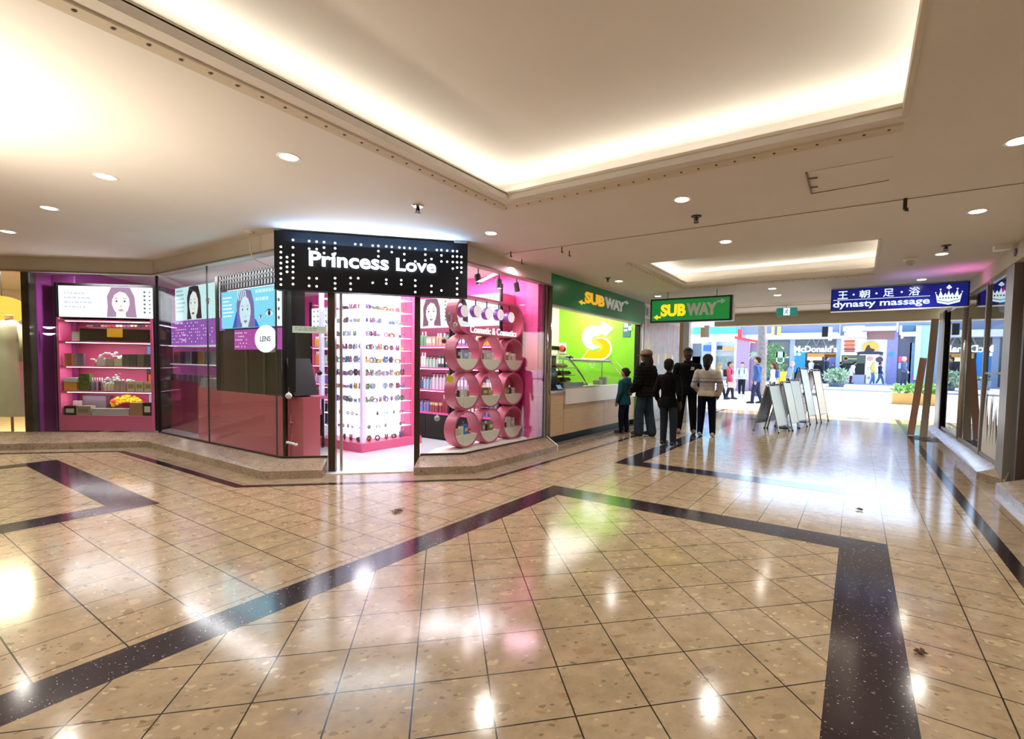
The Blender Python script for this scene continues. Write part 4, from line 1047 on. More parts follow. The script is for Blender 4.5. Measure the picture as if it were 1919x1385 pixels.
for k in range(5): b.plate(o_-Y3*.010, X3, Z3, [(lx0+w_*(.36+.035*k), lz0+h_*.72), (lx0+w_*(.33+.035*k), lz0+h_*.98), (lx0+w_*(.345+.035*k), lz0+h_*.98), (lx0+w_*(.375+.035*k), lz0+h_*.72)], 0, gm('#d8eef8', 1.2))
strokes(b, o_, X3, Z3, lx0+w_*.04, lz0+h_*.85, w_*.2, h_*.6, 6, gm('#eefaff', 1.4), seed=2)
strokes(b, o_, X3, Z3, lx0+w_*.66, lz0+h_*.95, w_*.32, h_*.4, 2, gm('#bfe6f6', 1.4), seed=5)
eye_icon(b, o_, X3, Z3, lx0+w_*.90, lz0+h_*.32, .10, gm('#3a4a78')); eye_icon(b, o_, X3, Z3, lx0+w_*.755, lz0+h_*.24, .055, gm('#3a4a78'))
b.build('picture', None, lb)
sb = fbox(mc, 'side_strip', lx1+.01, lx1+.17, lz0, lz1, YC-.002, YC+.049, gm('#e9f6fb', 1.3))
b = MB()
for k in range(3): eye_icon(b, Vector((0, YC-.003, 0)), X3, Z3, lx1+.09, lz0+h_*(.62-.22*k), .05, gm('#333a48'))
b.build('eye_icons', None, sb)
lamp('AREA', 'lightbox_glow', ((lx0+lx1)/2, YC-.06, (lz0+lz1)/2), 7, (.6, .85, 1), w_, h_, aim=(0, -1, 0))
# pierced black lattice over the lightbox
b = MB(); z0, z1 = lz1+.022, 2.70
for z in (z0, (z0+z1)/2-.03, (z0+z1)/2+.035, z1-.02): b.box((lx0-.05, YC, z), (XR, YC+.02, z+.02))
n = 22
for k in range(n+1):
    x = lx0-.05+(XR-lx0+.03)*k/n; b.box((x, YC, z0), (x+.032, YC+.02, z1))
b.build('lattice', M_black, mc)
fbox(mc, 'lattice_backlight', lx0, XR-.06, z0+.01, z1-.01, YC+.08, YC+.10, gm('#e6ecff', 2.4))
# pink strip with white dots and the round sign
px0, px1, pz0, pz1 = ym(440, 640)[0], XR-.05, ym(480, 655)[1], lz0-.03
st = fbox(mc, 'pink_strip', px0, px1, pz0, pz1, YC-.006, YC+.0, gm('#d25ec0', .75))
b = MB(); rr = random.Random(8)
for i in range(8):
    for j in range(5):
        if rr.random() < .55: b.plate((px0+.05+.045*i, YC-.009, pz1-.05-.05*j), X3, Z3, flat_poly(0, 0, .009, .009, 8), .002)
b.build('white_dots', gm('#ffffff', 1.3), st)
ls = thing('round_sign', 'round white sign reading LENS on the pink strip', 'sign', (ym(502, 635)[0], YC-.03, ym(502, 635)[1]))
r_ = .19
b = MB(); b.plate((ls.location.x, YC-.018, ls.location.z), X3, Z3, flat_poly(-.03, 0, .29, r_, 28), .006)
b.build('plate', gm('#fbfbff', 1.5), ls)
text('letters', 'LENS', (ls.location.x-.03, YC-.019, ls.location.z), X3, Z3, mat('sign ink', '#8a8790', .5), width=.28, height=.075, depth=.003, bold=.02, parent=ls)
# sloping black screen at the right end of the cabinet, and a tablet stand beyond
b = MB(); b.prism([(0, 0), (.20, 0), (.0, .50)], 0, .34)
vs = [(XR+v[0]+.0, YC+v[2], .95+v[1]) for v in b.v]; b.v = vs
sl = b.build('sloping_side', M_black, mc)
fbox(mc, 'end_panel', XR+.002, ym(560, 800)[0], .012, .93, YC+.06, YC+.30, M_pinkp)
fbox(mc, 'end_post', ym(543, 700)[0], ym(550, 700)[0], .94, 2.70, YC-.02, YC+.03, M_black)
tv = thing('screen', 'tilted black framed screen on the small pink table', 'screen', (-6.3, 4.2, .98))
b = MB(); c0 = at_y(556, 712, 4.15); Rv = Vector((.8, .6, 0)).normalized(); Uv = Vector((.25, -.30, .9)).normalized(); Uv = (Uv-Rv*Uv.dot(Rv)).normalized()
b.obox(c0, Rv, Uv, .22, .30, .03); b.build('frame', M_black, tv); MB().beam(c0-Rv.cross(Uv)*.02-Z3*.02, (c0.x-.02, c0.y+.12, at_y(565, 742, 4.3).z+.008), .025).build('stand', M_black, tv)
b = MB(); b.obox(c0+Rv.cross(Uv)*.018, Rv, Uv, .17, .25, .004); b.build('display', gm('#dfe8f2', 1.0), tv)
tb_ = thing('side_table', 'small pink-topped black table beside the doorway glass', 'table', (-6.2, 4.3, .012))
tx, tz = at_y(565, 742, 4.3).x, at_y(565, 742, 4.3).z
MB().box((tx-.35, 4.1, tz-.05), (tx+.20, 4.6, tz)).build('table_top', M_pink, tb_)
MB().box((tx-.35, 4.12, tz-.30), (tx+.16, 4.58, tz-.22)).build('shelf', M_pink, tb_); MB().box((tx-.35, 4.14, tz-.66), (tx+.14, 4.56, tz-.31)).build('black_box', M_black, tb_)
for x, y in ((tx-.34, 4.11), (tx+.14, 4.11), (tx-.34, 4.55), (tx+.14, 4.55)): MB().box((x, y, .013), (x+.03, y+.03, tz-.051)).build('leg', M_black, tb_)
# strip sign and little hanging decorations on the door-side panes
def on_glass(px, py, A, B, off): return at_line(px, py, (A[0]+SN.x*off, A[1]+SN.y*off), (B[0]+SN.x*off, B[1]+SN.y*off))
p, q = on_glass(548, 618, G2, D1, -.05), on_glass(612, 618, G2, D1, -.05)
sn_ = thing('strip_sign', 'small white strip sign on the pane left of the doorway', 'sign', (p+q)/2)
b = MB(); b.obox((p+q)/2, DIA, Z3, (q-p).length, .085, .008); b.build('plate', mat('sign ivory', '#e4e9e0', .4, emit=.3), sn_)
b = MB(); strokes(b, (p+q)/2, DIA, Z3, -.17, .025, .34, .05, 2, mat('faint grey ink', '#a9b4b0', .5), d=.005, seed=11); b.build('print', None, sn_)
def ornament(px, py, A, B, kind, h, label, r=.035):
    P = on_glass(px, py, A, B, -.06)
    t = thing('hanging_ornament', label, 'ornament', P, 'ornaments hung behind the door panes')
    b = MB()
    if kind == 'ball': b.ball(P, r, None, 14, 10); b.lathe([(0, r*1.25), (r*.25, r*1.2), (r*.25, r*.9)], P, 8)
    elif kind == 'sun':
        b.plate(P, DIA, Z3, [((r*1.5 if k % 2 else r*1.1)*math.cos(2*PI*k/24), (r*1.5 if k % 2 else r*1.1)*math.sin(2*PI*k/24)) for k in range(24)], .01)
    elif kind == 'cloud':
        for k in range(4): b.ball(P+DIA*(r*1.1*(k-1.5))-Z3*(.01*k), r*.75, None, 10, 8, (1, 1, .8))
    elif kind == 'lock':
        b.tube([P+DIA*(r*.6*math.cos(a*.42))+Z3*(r*1.3*math.sin(a*.42)) for a in range(16)], r*.22, 8)
    b.build('bauble', mat('ornament '+h, h, .2), t, smooth=(kind != 'sun'))
    MB().tube([P+Z3*r, P+Z3*.11], .0012, 4).build('thread', M_white, t)
ornament(832, 639, D2, G3, 'ball', '#8d1f2e', 'small red ball hanging behind the pane right of the doorway')
ornament(819, 784, D2, G3, 'ball', '#c9c6c4', 'silver ball hanging low behind the pane right of the doorway', .04)
ornament(843, 710, D2, G3, 'sun', '#f4d81c', 'yellow sun shape hanging beside the ring display', .04)
ornament(842, 597, D2, G3, 'lock', '#e3dcec', 'pale oval loop hanging beside the ring display', .05)
ornament(853, 609, D2, G3, 'ball', '#f0e9e2', 'cream disc hanging just under the pale loop', .035)
ornament(541, 742, G2, D1, 'ball', '#e9e4e0', 'white ball hanging on the pane left of the doorway', .04)
ornament(545, 794, G2, D1, 'ball', '#8d2c30', 'dark red ball hanging on the pane left of the doorway', .03)
ornament(547, 829, G2, D1, 'cloud', '#f0eeec', 'white cloud shape low on the pane left of the doorway', .03)
ornament(599, 699, G2, D1, 'ball', '#5d1524', 'dark crimson ball hanging near the left door jamb', .032)

# ---------------------------------------------------------------- second lightbox cabinet farther inside
YK = 4.0
kc = thing('display_cabinet', 'pink cabinet with a dark-haired woman lightbox, seen through the left of the angled glass', 'display cabinet', (-10.4, YK, .012))
a0, c0_ = at_y(328, 545, YK), at_y(405, 545, YK); kx0, kx1 = a0.x, c0_.x; kz0, kz1 = at_y(365, 598, YK).z, at_y(365, 535, YK).z
lb = fbox(kc, 'lightbox', kx0, kx1, kz0, kz1, YK, YK+.06, gm('#cdeef0', 1.15))
b = MB(); w_ = kx1-kx0; h_ = kz1-kz0; o_ = Vector((0, YK-.001, 0))
portrait(b, o_, X3, Z3, kx0+w_*.48, kz0+h_*.45, h_*.50, '#f3f4f2', '#2f2430', '#7a4460', turn=-.3, e=1.05, clip=(kz0, kz1))
strokes(b, o_, X3, Z3, kx0+w_*.04, kz0+h_*.92, w_*.22, h_*.75, 6, gm('#8fb6c0', 1.0), seed=21); eye_icon(b, o_, X3, Z3, kx0+w_*.82, kz0+h_*.45, .13, gm('#46323a'))
b.build('picture', None, lb)
fbox(kc, 'frame_post', kx0-.42, kx0-.30, .2, 2.62, YK-.02, YK+.05, M_black); fbox(kc, 'frame_post', kx0-.62, kx0-.56, .2, 2.62, YK-.02, YK+.05, mat('violet strip', '#7a5ab8', .3, emit=.3))
st = fbox(kc, 'violet_strip', kx0-.28, kx1+.2, kz0-.48, kz0-.01, YK+.02, YK+.05, gm('#b86ad8', .7))
b = MB(); rr = random.Random(12)
for i in range(22):
    for j in range(7):
        if rr.random() < .42: b.plate((kx0-.2+.085*i, YK+.016, kz0-.06-.06*j), X3, Z3, flat_poly(0, 0, .014, .012, 8), .002)
b.build('white_dots', gm('#ffffff', 1.2), st)
zt_ = at_y(350, 715, YK).z
fbox(kc, 'lower_panel', kx0-.6, kx1+.25, .012, zt_, YK, YK+.5, M_pinkp)
for z in (kz0-.50, kz0-.86): fbox(kc, 'glass_shelf', kx0-.3, kx1+.2, z, z+.015, YK-.02, YK+.4, mat('shelf edge light', '#e8eef0', .2, emit=.5))
for k in range(7):
    x = kx0-.2+.27*k; tag(MB().box((x, YK+.03, kz0-.843), (x+.2, YK+.22, kz0-.845+.24)).build('acrylic_bin', gh(('#6a6a44', '#2d4a40', '#8a8d92', '#3a3d30', '#a0783a', '#5a6a70', '#8d8f88')[k], .2)), '%s bin in the row under the dark-haired woman lightbox' % ('olive', 'dark green', 'grey', 'dark brown', 'amber', 'slate', 'pale grey')[k], 'bin', 'bins under the second lightbox')
for k in range(8):
    x = kx0-.25+.24*k; tag(MB().box((x, YK+.02, zt_+.001), (x+.2, YK+.25, zt_+.13)).build('clear_box', mat('clear grey box', '#8f8f92', .15)), 'clear grey box in the row on the pink counter inside the angled glass', 'box', 'clear boxes on the pink counter')
# bin of clear boxes just behind the glass
cbx = thing('counter_rack', 'low pink counter with stacked clear trays just behind the left of the angled glass', 'counter', (-9.2, 3.6, .012))
MB().box((-9.35, 3.62, .012), (-8.55, 3.92, .94)).build('lower_panel', M_pinkp, cbx); MB().box((-9.30, 3.62, .945), (-8.60, 3.9, .965)).build('counter_top', mat('clear grey box'), cbx)
for k in range(3): tag(MB().box((-9.28+.23*k, 3.63, .966), (-9.08+.23*k, 3.86, 1.10)).build('clear_box', mat('clear grey box')), 'clear tray on the low pink counter behind the angled glass', 'box', 'clear trays on the low counter')

# ---------------------------------------------------------------- lit display column
qx0, qx1, qy0, qy1 = -7.57, -6.42, 4.69, 5.80
dc_ = thing('display_column', 'tall square white lit display column full of small hair ornaments', 'display column', ((qx0+qx1)/2, (qy0+qy1)/2, .012))
MB().box((qx0-.05, qy0-.05, .0125), (qx1+.05, qy1+.05, .15)).build('base', M_pink, dc_)
ins = .26
core = MB().box((qx0+.03, qy0+ins, .15), (qx1-ins, qy1-.155, 2.95)).build('light_core', mat('column light panel', '#f4f4ff', .4, emit=.95), dc_)
for x, y, m in ((qx1-.065, qy0, mat('lilac post', '#cfcbe6', .3, emit=.35)), (qx0, qy0, mat('lilac post')), (qx1-.05, qy1-.14, M_pink)):
    MB().box((x, y, .1505), (x+.06, y+.06, 2.95)).build('post', m, dc_)
MB().box((qx1-.28, qy1-.15, .1505), (qx1-.02, qy1-.13, 2.95)).build('side_panel', M_pink, dc_)
tz0, tz1 = at_y(690, 834, qy0).z, at_y(690, 576, qy0).z
tiers = [tz0+(tz1-tz0)*k/10 for k in range(11)]
M_acr = mat('white acrylic', '#f2f2fa', .2, emit=.55)
for z in tiers[1:]+[tiers[10]+(tiers[1]-tiers[0])]:
    MB().box((qx0+.005, qy0+.01, z-.006), (qx1-.004, qy1-.01, z)).build('shelf', M_acr, dc_)
M_clear = pane_glass('clear acrylic', '#f6f6fb', 1.45, .8)
for k in range(1, 4):
    x = qx0+(qx1-qx0)*k/4; MB().box((x, qy0+.012, .16), (x+.006, qy0+ins-.01, 2.94)).build('divider', M_clear, dc_)
    y = qy0+(qy1-qy0)*k/4; MB().box((qx1-ins+.01, y, .16), (qx1-.012, y+.006, 2.94)).build('divider', M_clear, dc_)
lamp('POINT', 'column_glow', (-6.2, 4.55, 1.9), 8, (1, .95, 1), .15)
PAL = [('#8a6fae', 'purple'), ('#5d7fa8', 'blue'), ('#a56a4a', 'copper'), ('#6f8f5a', 'green'), ('#b36a86', 'pink'), ('#4a4048', 'black'), ('#8d7f74', 'taupe'), ('#c49a4a', 'gold'), ('#9fb4c4', 'pale blue'), ('#7a3f52', 'wine'), ('#a9a2b4', 'silver')]
protos = {}
def clip_mesh(kind, ci):
    if (kind, ci) in protos: return protos[(kind, ci)]
    m = mat('ornament '+PAL[ci][0], PAL[ci][0], .3); b = MB(); rr = random.Random(kind*31+ci)
    if kind == 0:     # claw clip: two toothed curved halves
        for s_ in (-1, 1):
            b.tube([(s_*.006, 0, .062), (s_*.034, 0, .05), (s_*.040, 0, .022), (s_*.022, 0, .0)], [.007, .011, .010, .005], 7, flat=2.2, side=(1, 0, 0))
            for k in (-1, 0, 1): b.tube([(s_*.024, .014*k, .012), (s_*.006, .014*k, .002)], .003, 4)
    elif kind == 1:   # flower cluster
        for k in range(6):
            a = 2*PI*k/6; b.ball((.030*math.cos(a), .012, .045+.030*math.sin(a)), .018, None, 7, 5, (1, .6, 1))
        b.ball((0, .0, .045), .016, None, 8, 5); b.box((-.012, .0, 0), (.012, .02, .02))
    elif kind == 2:   # bow
        for s_ in (-1, 1): b.tube([(0, 0, .034), (s_*.028, 0, .048), (s_*.05, 0, .034), (s_*.028, 0, .02), (0, 0, .034)], .008, 6); b.tube([(0, 0, .034), (s_*.026, 0, .0)], .007, 6)
        b.ball((0, 0, .034), .012, None, 8, 5)
    elif kind == 3:   # pair of ears on a band
        for s_ in (-1, 1): b.ball((s_*.018, 0, .066), .013, None, 8, 6, (1, .6, 2.3))
        b.ball((0, 0, .028), .030, None, 10, 7, (1.1, .7, .95))
    else:             # hair ring with beads
        b.tube([(.032*math.cos(k*PI/8), 0, .04+.032*math.sin(k*PI/8)) for k in range(17)], .0095, 6)
        for k in range(5): b.ball((.034*math.cos(k*1.3), -.008, .04+.034*math.sin(k*1.3)), .012, None, 6, 4)
    me = MB(); me = b; ob = me.build('proto', m, None, smooth=True); data = ob.data; bpy.data.objects.remove(ob); data.name = 'hair_ornament'
    protos[(kind, ci)] = data; return data
KN = ['claw clip', 'flower clip', 'bow', 'eared clip', 'beaded ring']
def ornaments(face, row, n, rank=0):
    rr = random.Random(row*17+(5 if face == 'left' else 9)+rank*400)
    low = row in (1, 2)
    for k in range(n):
        if rr.random() < .08: continue
        u = (k+.5+.1*(rr.random()-.5))/n
        kind, ci = rr.randrange(5), rr.randrange(len(PAL))
        me = clip_mesh(kind, ci)
        o = bpy.data.objects.new(('hair_clip', 'flower_clip', 'hair_bow', 'eared_clip', 'hair_ring')[kind], me); COL.objects.link(o)
        s_ = (.92+.22*rr.random()) if not low else .7
        if row in (5, 6): s_ *= 1.12
        z = (tiers[row] if row else .15)+.0005
        dep = .065 if rank == 0 else .17
        if face == 'left': o.location = (qx0+.08+(qx1-qx0-.17)*u, qy0+dep+.01*rr.random(), z); o.rotation_euler = (0, 0, (rr.random()-.5)*.5)
        else: o.location = (qx1-dep-.01*rr.random(), qy0+.10+(qy1-qy0-.32)*u, z); o.rotation_euler = (0, 0, PI/2+(rr.random()-.5)*.5)
        o.scale = (s_, s_, s_)
        w_ = '%s %s %s the lit column, %s face, %s tier up' % (PAL[ci][1], KN[kind], 'at the front of' if rank == 0 else 'set back in', face, ORD[row])
        tag(o, w_, 'hair ornament', 'hair ornaments on the lit column')
for row in range(11):
    ornaments('left', row, 8 if row > 2 else (9 if row else 5)); ornaments('right', row, 7 if row > 2 else 5)
    if row > 2: ornaments('left', row, 7, 1); ornaments('right', row, 6, 1)

# ---------------------------------------------------------------- shelving along the back wall
YB = 6.30
def bz(px, py): return at_y(px, py, YB).z
ZB = [bz(800, y) for y in (772, 729, 688, 648, 614)]
def back_unit(x0, x1, label, where, seed, pict, rows=4):
    t = thing('wall_shelving', label, 'shelving', ((x0+x1)/2, YB, .012), 'shelving units along the back wall')
    MB().box((x0, YB+.38, .012), (x1, YB+.40, 2.62)).build('back_panel', M_pink, t)
    for x in (x0-.03, x1): MB().box((x, YB-.01, .012), (x+.03, YB+.04, 2.75)).build('post', M_black, t); MB().box((x+.005, YB+.041, .012), (x+.025, YB+.38, 2.6)).build('side_panel', M_pink, t)
    n = max(1, round((x1-x0)/.62))
    for k in range(n):
        a = x0+(x1-x0)*k/n; d = MB().box((a+.004, YB, .03), (a+(x1-x0)/n-.004, YB+.37, ZB[0]-.03)).build('drawer', M_black, t)
        MB().ball((a+(x1-x0)/n*.5, YB-.012, ZB[0]-.12), .012, None, 8, 6).build('knob', M_silver, d)
    for i, z in enumerate(ZB[:rows]):
        s_ = MB().box((x0+.002, YB-.005, z-.03), (x1-.002, YB+.38, z)).build('shelf', mat('magenta shelf', '#e0559c', .35), t)
        if i: MB().box((x0+.05, YB+.02, z-.038), (x1-.05, YB+.05, z-.031)).build('light_strip', G_led, s_)
    zl, zh = ZB[4]+.02, at_y(800, 560, YB).z
    lb = MB().box((x0+.02, YB+.02, zl), (x1-.02, YB+.3, zh)).build('lightbox', gm('#fbf9ff', 1.2), t)
    b = MB(); o_ = Vector((0, YB+.019, 0)); hh = zh-zl
    if pict == 'face':
        portrait(b, o_, X3, Z3, x0+(x1-x0)*.60, zl+hh*.5, hh*.46, '#fdf4f4', '#9a6a80', '#cf8a90', e=1.1, clip=(zl, zh))
        for k in range(6): eye_icon(b, o_, X3, Z3, x1-.12, zl+hh*(.85-.13*k), .03, gm('#50505c'))
    elif pict == 'eyes':
        for i in range(4):
            for j in range(6): eye_icon(b, o_, X3, Z3, x0+.12+.15*j, zl+hh*(.85-.22*i), .045, gm(('#6a7a9a', '#8a6a4a', '#557a6a', '#70508a')[i]))
    else:
        portrait(b, o_, X3, Z3, x0+(x1-x0)*.14, zl+hh*.5, hh*.34, '#f6eeee', '#5a4450', '#b06a7a', e=1.0); strokes(b, o_, X3, Z3, x0+(x1-x0)*.4, zl+hh*.9, .6, hh*.8, 5, gm('#dfe6ea', 1.1), seed=seed)
    b.build('picture', None, lb)
    rr = random.Random(seed)
    KIN = ('bottle', 'jar', 'pump_bottle', 'small_box')
    hues = [[('#c98a9a', 'rose'), ('#a04a5a', 'red'), ('#d9b9a0', 'peach'), ('#8a90c4', 'blue')], [('#b9a4cc', 'lilac'), ('#e0d6e2', 'white'), ('#6a5a9a', 'violet'), ('#9cc0c9', 'aqua')],
            [('#d98a4a', 'orange'), ('#2c2430', 'black'), ('#a9cdb4', 'mint'), ('#dfe3ea', 'clear')], [('#c9a63a', 'yellow'), ('#8a7aa4', 'mauve'), ('#b9a48a', 'beige'), ('#70a080', 'green')]]
    for i, z in enumerate(ZB[:rows]):
        top = (ZB[i+1] if i+1 < len(ZB) else z+.3)-z-.05
        x = x0+.06; blk = 0; hx = None
        while x < x1-.09:
            if blk <= 0: hx = hues[i][rr.randrange(4)]; kn = rr.randrange(4); blk = rr.randrange(2, 5); hgt = top*(.55+.4*rr.random())
            key = ('back', hx[0], kn, round(hgt, 2))
            if key not in protos:
                b = MB(); m = gh(hx[0], .25); cp = gh(('#efe9e6', '#d9c48a', '#2b2830', '#efe9e6')[kn], .3); H_ = hgt
                if kn == 0: b.lathe([(0, 0), (.033, 0), (.035, .006), (.035, H_*.68), (.014, H_*.8)], (0, 0, 0), 12, m); b.lathe([(.014, H_*.8), (.017, H_*.81), (.017, H_), (0, H_)], (0, 0, 0), 10, cp)
                elif kn == 1: b.lathe([(0, 0), (.036, 0), (.038, .01), (.038, H_*.5), (.034, H_*.56)], (0, 0, 0), 12, m); b.lathe([(.036, H_*.56), (.036, H_*.78), (0, H_*.78)], (0, 0, 0), 12, cp)
                elif kn == 2: b.lathe([(0, 0), (.034, 0), (.034, H_*.62), (.012, H_*.72), (.012, H_*.86)], (0, 0, 0), 12, m); b.box((-.01, -.05, H_*.86), (.012, .012, H_*.93), cp)
                else: b.box((-.034, -.03, 0), (.034, .03, H_*.8), m); b.box((-.026, -.0315, H_*.25), (.026, -.030, H_*.6), cp)
                ob = b.build('proto', None, None); protos[key] = ob.data; bpy.data.objects.remove(ob); protos[key].name = KIN[kn]
            o = bpy.data.objects.new(KIN[kn], protos[key]); COL.objects.link(o); o.location = (x+.02, YB+.08+.03*rr.random(), z+.0005)
            lb_ = '%s %s on the %s shelf up, %s' % (hx[1], ('bottle', 'jar', 'pump bottle', 'box')[kn], ORD[i], where)
            tag(o, lb_, 'cosmetics', 'goods along the back wall')
            x += .082; blk -= 1
    lamp('AREA', 'shelf_glow', ((x0+x1)/2, YB-.35, 2.7), 10, (1, .85, .95), x1-x0, .2, aim=(0, .6, -1))
back_unit(-7.36, -6.16, 'pink shelving with bottles under a portrait lightbox, beyond the doorway', 'beyond the doorway', 3, 'face')
back_unit(-6.06, -5.02, 'pink shelving half hidden behind the ring display', 'behind the ring display', 8, 'logo')
back_unit(-10.5, -8.75, 'pink shelving left of the lit column, under an eye chart lightbox', 'left of the lit column', 15, 'eyes')
# pink return wall and sill at the corner
MB().box((-4.74, 6.66, .0), (-4.50, 6.72, CEIL)).build('wall_return', mat('hot pink wall', '#f0559c', .45, emit=.0))['kind'] = 'structure'
MB().prism([(-4.83, 4.47), (-4.47, 4.83), (-4.47, 6.66), (-5.1, 6.66), (-5.1, 4.95)], .013, .185).build('window_step', mat('white step', '#f0ece4', .4))['kind'] = 'structure'
lamp('AREA', 'window_glow', (-4.62, 5.8, 2.93), 26, (1, .55, .78), .1, 1.6, aim=(-.3, 0, -1))

# ---------------------------------------------------------------- ring display in the window
XF, XB = -4.76, -4.96
rd = thing('ring_display', 'pink display of nine round shelf rings under a long oval frame in the window', 'display rack', (XF-.1, 5.82, .185))
RADI = .272
rows_ = [at_x(926, 666, XF).z, at_x(921, 732, XF).z, .185+RADI+.002]
colsY = [at_x(876, 734, XF).y, at_x(921, 732, XF).y, at_x(963, 730, XF).y]
pit = (colsY[2]-colsY[0])/2; RADI = min(RADI, pit/2*.985)
rows_[2] = .185+RADI+.002; rows_[1] = rows_[2]+2*RADI+.012; rows_[0] = rows_[1]+2*RADI+.012
def ring_mesh(yc, zc, r, b, th=.026):
    n = 40; vs = []; fs = []
    for x in (XF, XB):
        for q in (r, r-th):
            for k in range(n): a = 2*PI*k/n; vs.append((x, yc+q*math.cos(a), zc+q*math.sin(a)))
    for k in range(n):
        k2 = (k+1) % n
        fs += [(k, k2, n+k2, n+k), (2*n+k2, 2*n+k, 3*n+k, 3*n+k2), (k2, k, 2*n+k, 2*n+k2), (n+k, n+k2, 3*n+k2, 3*n+k)]
    b.add(vs, fs)
M_ring = mat('ring pink', '#d0607c', .35); M_ringin = mat('ivory board', '#efe6d2', .5)
cells = []
for ri, zc in enumerate(rows_):
    for ci, yc in enumerate(colsY):
        b = MB(); ring_mesh(yc, zc, RADI, b); rg = b.build('ring', M_ring, rd)
        # ivory half-moon filling the lower part: the shelf board with its front
        r = RADI-.027; zb = -RADI*.30; a0 = math.asin(zb/r)
        pts = [(r*math.cos(PI-a0+(PI+2*a0)*k/16), r*math.sin(PI-a0+(PI+2*a0)*k/16)) for k in range(17)]
        b = MB(); b.plate((XF-.004, yc, zc), (0, 1, 0), (0, 0, 1), pts, .19); b.build('shelf_board', M_ringin, rg)
        cells.append((ri, ci, yc, zc+zb))
# long oval frame
zt2 = rows_[0]+RADI; oz0, oz1 = zt2+.005, zt2+.005+.56
oy0, oy1 = colsY[0]-RADI*.95, colsY[2]+RADI*.95
def oval(o, th):
    r = (oz1-oz0)/2-th; cz = (oz0+oz1)/2; pts = []
    for k in range(17): a = -PI/2+PI*k/16; pts.append((oy1-(oz1-oz0)/2+r*math.cos(a), cz+r*math.sin(a)))
    for k in range(17): a = PI/2+PI*k/16; pts.append((oy0+(oz1-oz0)/2+r*math.cos(a), cz+r*math.sin(a)))
    return [(o, y, z) for y, z in pts]
b = MB(); A_, B_, C_, D_ = oval(XF, 0), oval(XF, .028), oval(XB, 0), oval(XB, .028); n = len(A_)
b.add(A_+B_+C_+D_, [f for k in range(n) for f in ((k, (k+1) % n, n+(k+1) % n, n+k), (2*n+(k+1) % n, 2*n+k, 3*n+k, 3*n+(k+1) % n), ((k+1) % n, k, 2*n+k, 2*n+(k+1) % n), (n+k, n+(k+1) % n, 3*n+(k+1) % n, 3*n+k))])
ov = b.build('oval_frame', M_ring, rd)
for k, (px, py) in enumerate(((871, 583), (895, 583), (916, 588), (938, 590), (958, 595))):
    P = at_x(px, py, XF-.03); b = MB(); b.lathe([(0, 0), (.088, 0), (.09, -.004), (.09, -.08), (0, -.08)], P, 24, mat('drum purple', '#8a4ab0', .3), axis=(1, 0, 0))
    dsk = b.build('round_tag', None, rd); b = MB(); b.lathe([(0, .004), (.086, .004), (.086, 0.001)], P, 24, axis=(1, 0, 0)); b.build('tag_face', mat('tag white', '#f6f4f2', .4, emit=.3), dsk)
    MB().tube([P+Z3*.09-X3*.04, (P.x-.04, P.y, oz1-.03)], .008, 6).build('tag_rod', M_black, dsk)
pa, pb = at_x(881, 618, XF+.004), at_x(967, 627, XF+.004)
text('letters', 'Cosmetic & Cosmetics', (XF+.002, (pa.y+pb.y)/2, oz0+.075), (0, 1, 0), (0, 0, 1), gm('#fff6f4', 1.2), width=pb.y-pa.y, height=.105, depth=.012, bold=.012, parent=rd)
# goods standing in the rings
GG = [[('#2a2630', .05, .15), ('#e4ddd2', .05, .10), ('#8fa3cc', .09, .13), ('#e9e4f0', .06, .10)], [('#8a5a52', .03, .14), ('#cbbcb8', .13, .14), ('#efe8e4', .06, .11)], [('#8a6a3a', .03, .08), ('#e2d6c0', .06, .13), ('#c99a90', .05, .10), ('#efe6da', .06, .11)],
      [('#18161a', .05, .14), ('#f0ece6', .06, .11), ('#d9d4cc', .05, .11), ('#b08a5a', .06, .12)], [('#9a7a3a', .13, .12), ('#c49a5a', .06, .12), ('#d2a060', .06, .1)], [('#a38a5a', .05, .10), ('#2c2a3a', .07, .14), ('#e9e4da', .06, .10)],
      [('#d9cfa8', .08, .09), ('#efece6', .05, .12), ('#3a78c0', .09, .14), ('#a03a3a', .05, .07)], [('#8f8a86', .06, .14), ('#5a3226', .07, .15), ('#8a8244', .11, .14)], [('#2a2420', .03, .12), ('#d9d0c4', .07, .17), ('#b9b4c9', .10, .15)]]
CN = {'#2a2630': 'black', '#e4ddd2': 'ivory', '#8fa3cc': 'blue', '#e9e4f0': 'white', '#8a5a52': 'brown', '#cbbcb8': 'grey', '#efe8e4': 'white', '#8a6a3a': 'bronze', '#e2d6c0': 'cream', '#c99a90': 'pink', '#efe6da': 'white', '#18161a': 'black', '#f0ece6': 'white', '#d9d4cc': 'grey', '#b08a5a': 'amber',
      '#9a7a3a': 'gold', '#c49a5a': 'honey', '#d2a060': 'tan', '#a38a5a': 'khaki', '#2c2a3a': 'navy', '#e9e4da': 'white', '#d9cfa8': 'cream', '#efece6': 'white', '#3a78c0': 'blue', '#a03a3a': 'red', '#8f8a86': 'grey', '#5a3226': 'brown', '#8a8244': 'olive', '#2a2420': 'black', '#d9d0c4': 'ivory', '#b9b4c9': 'lilac'}
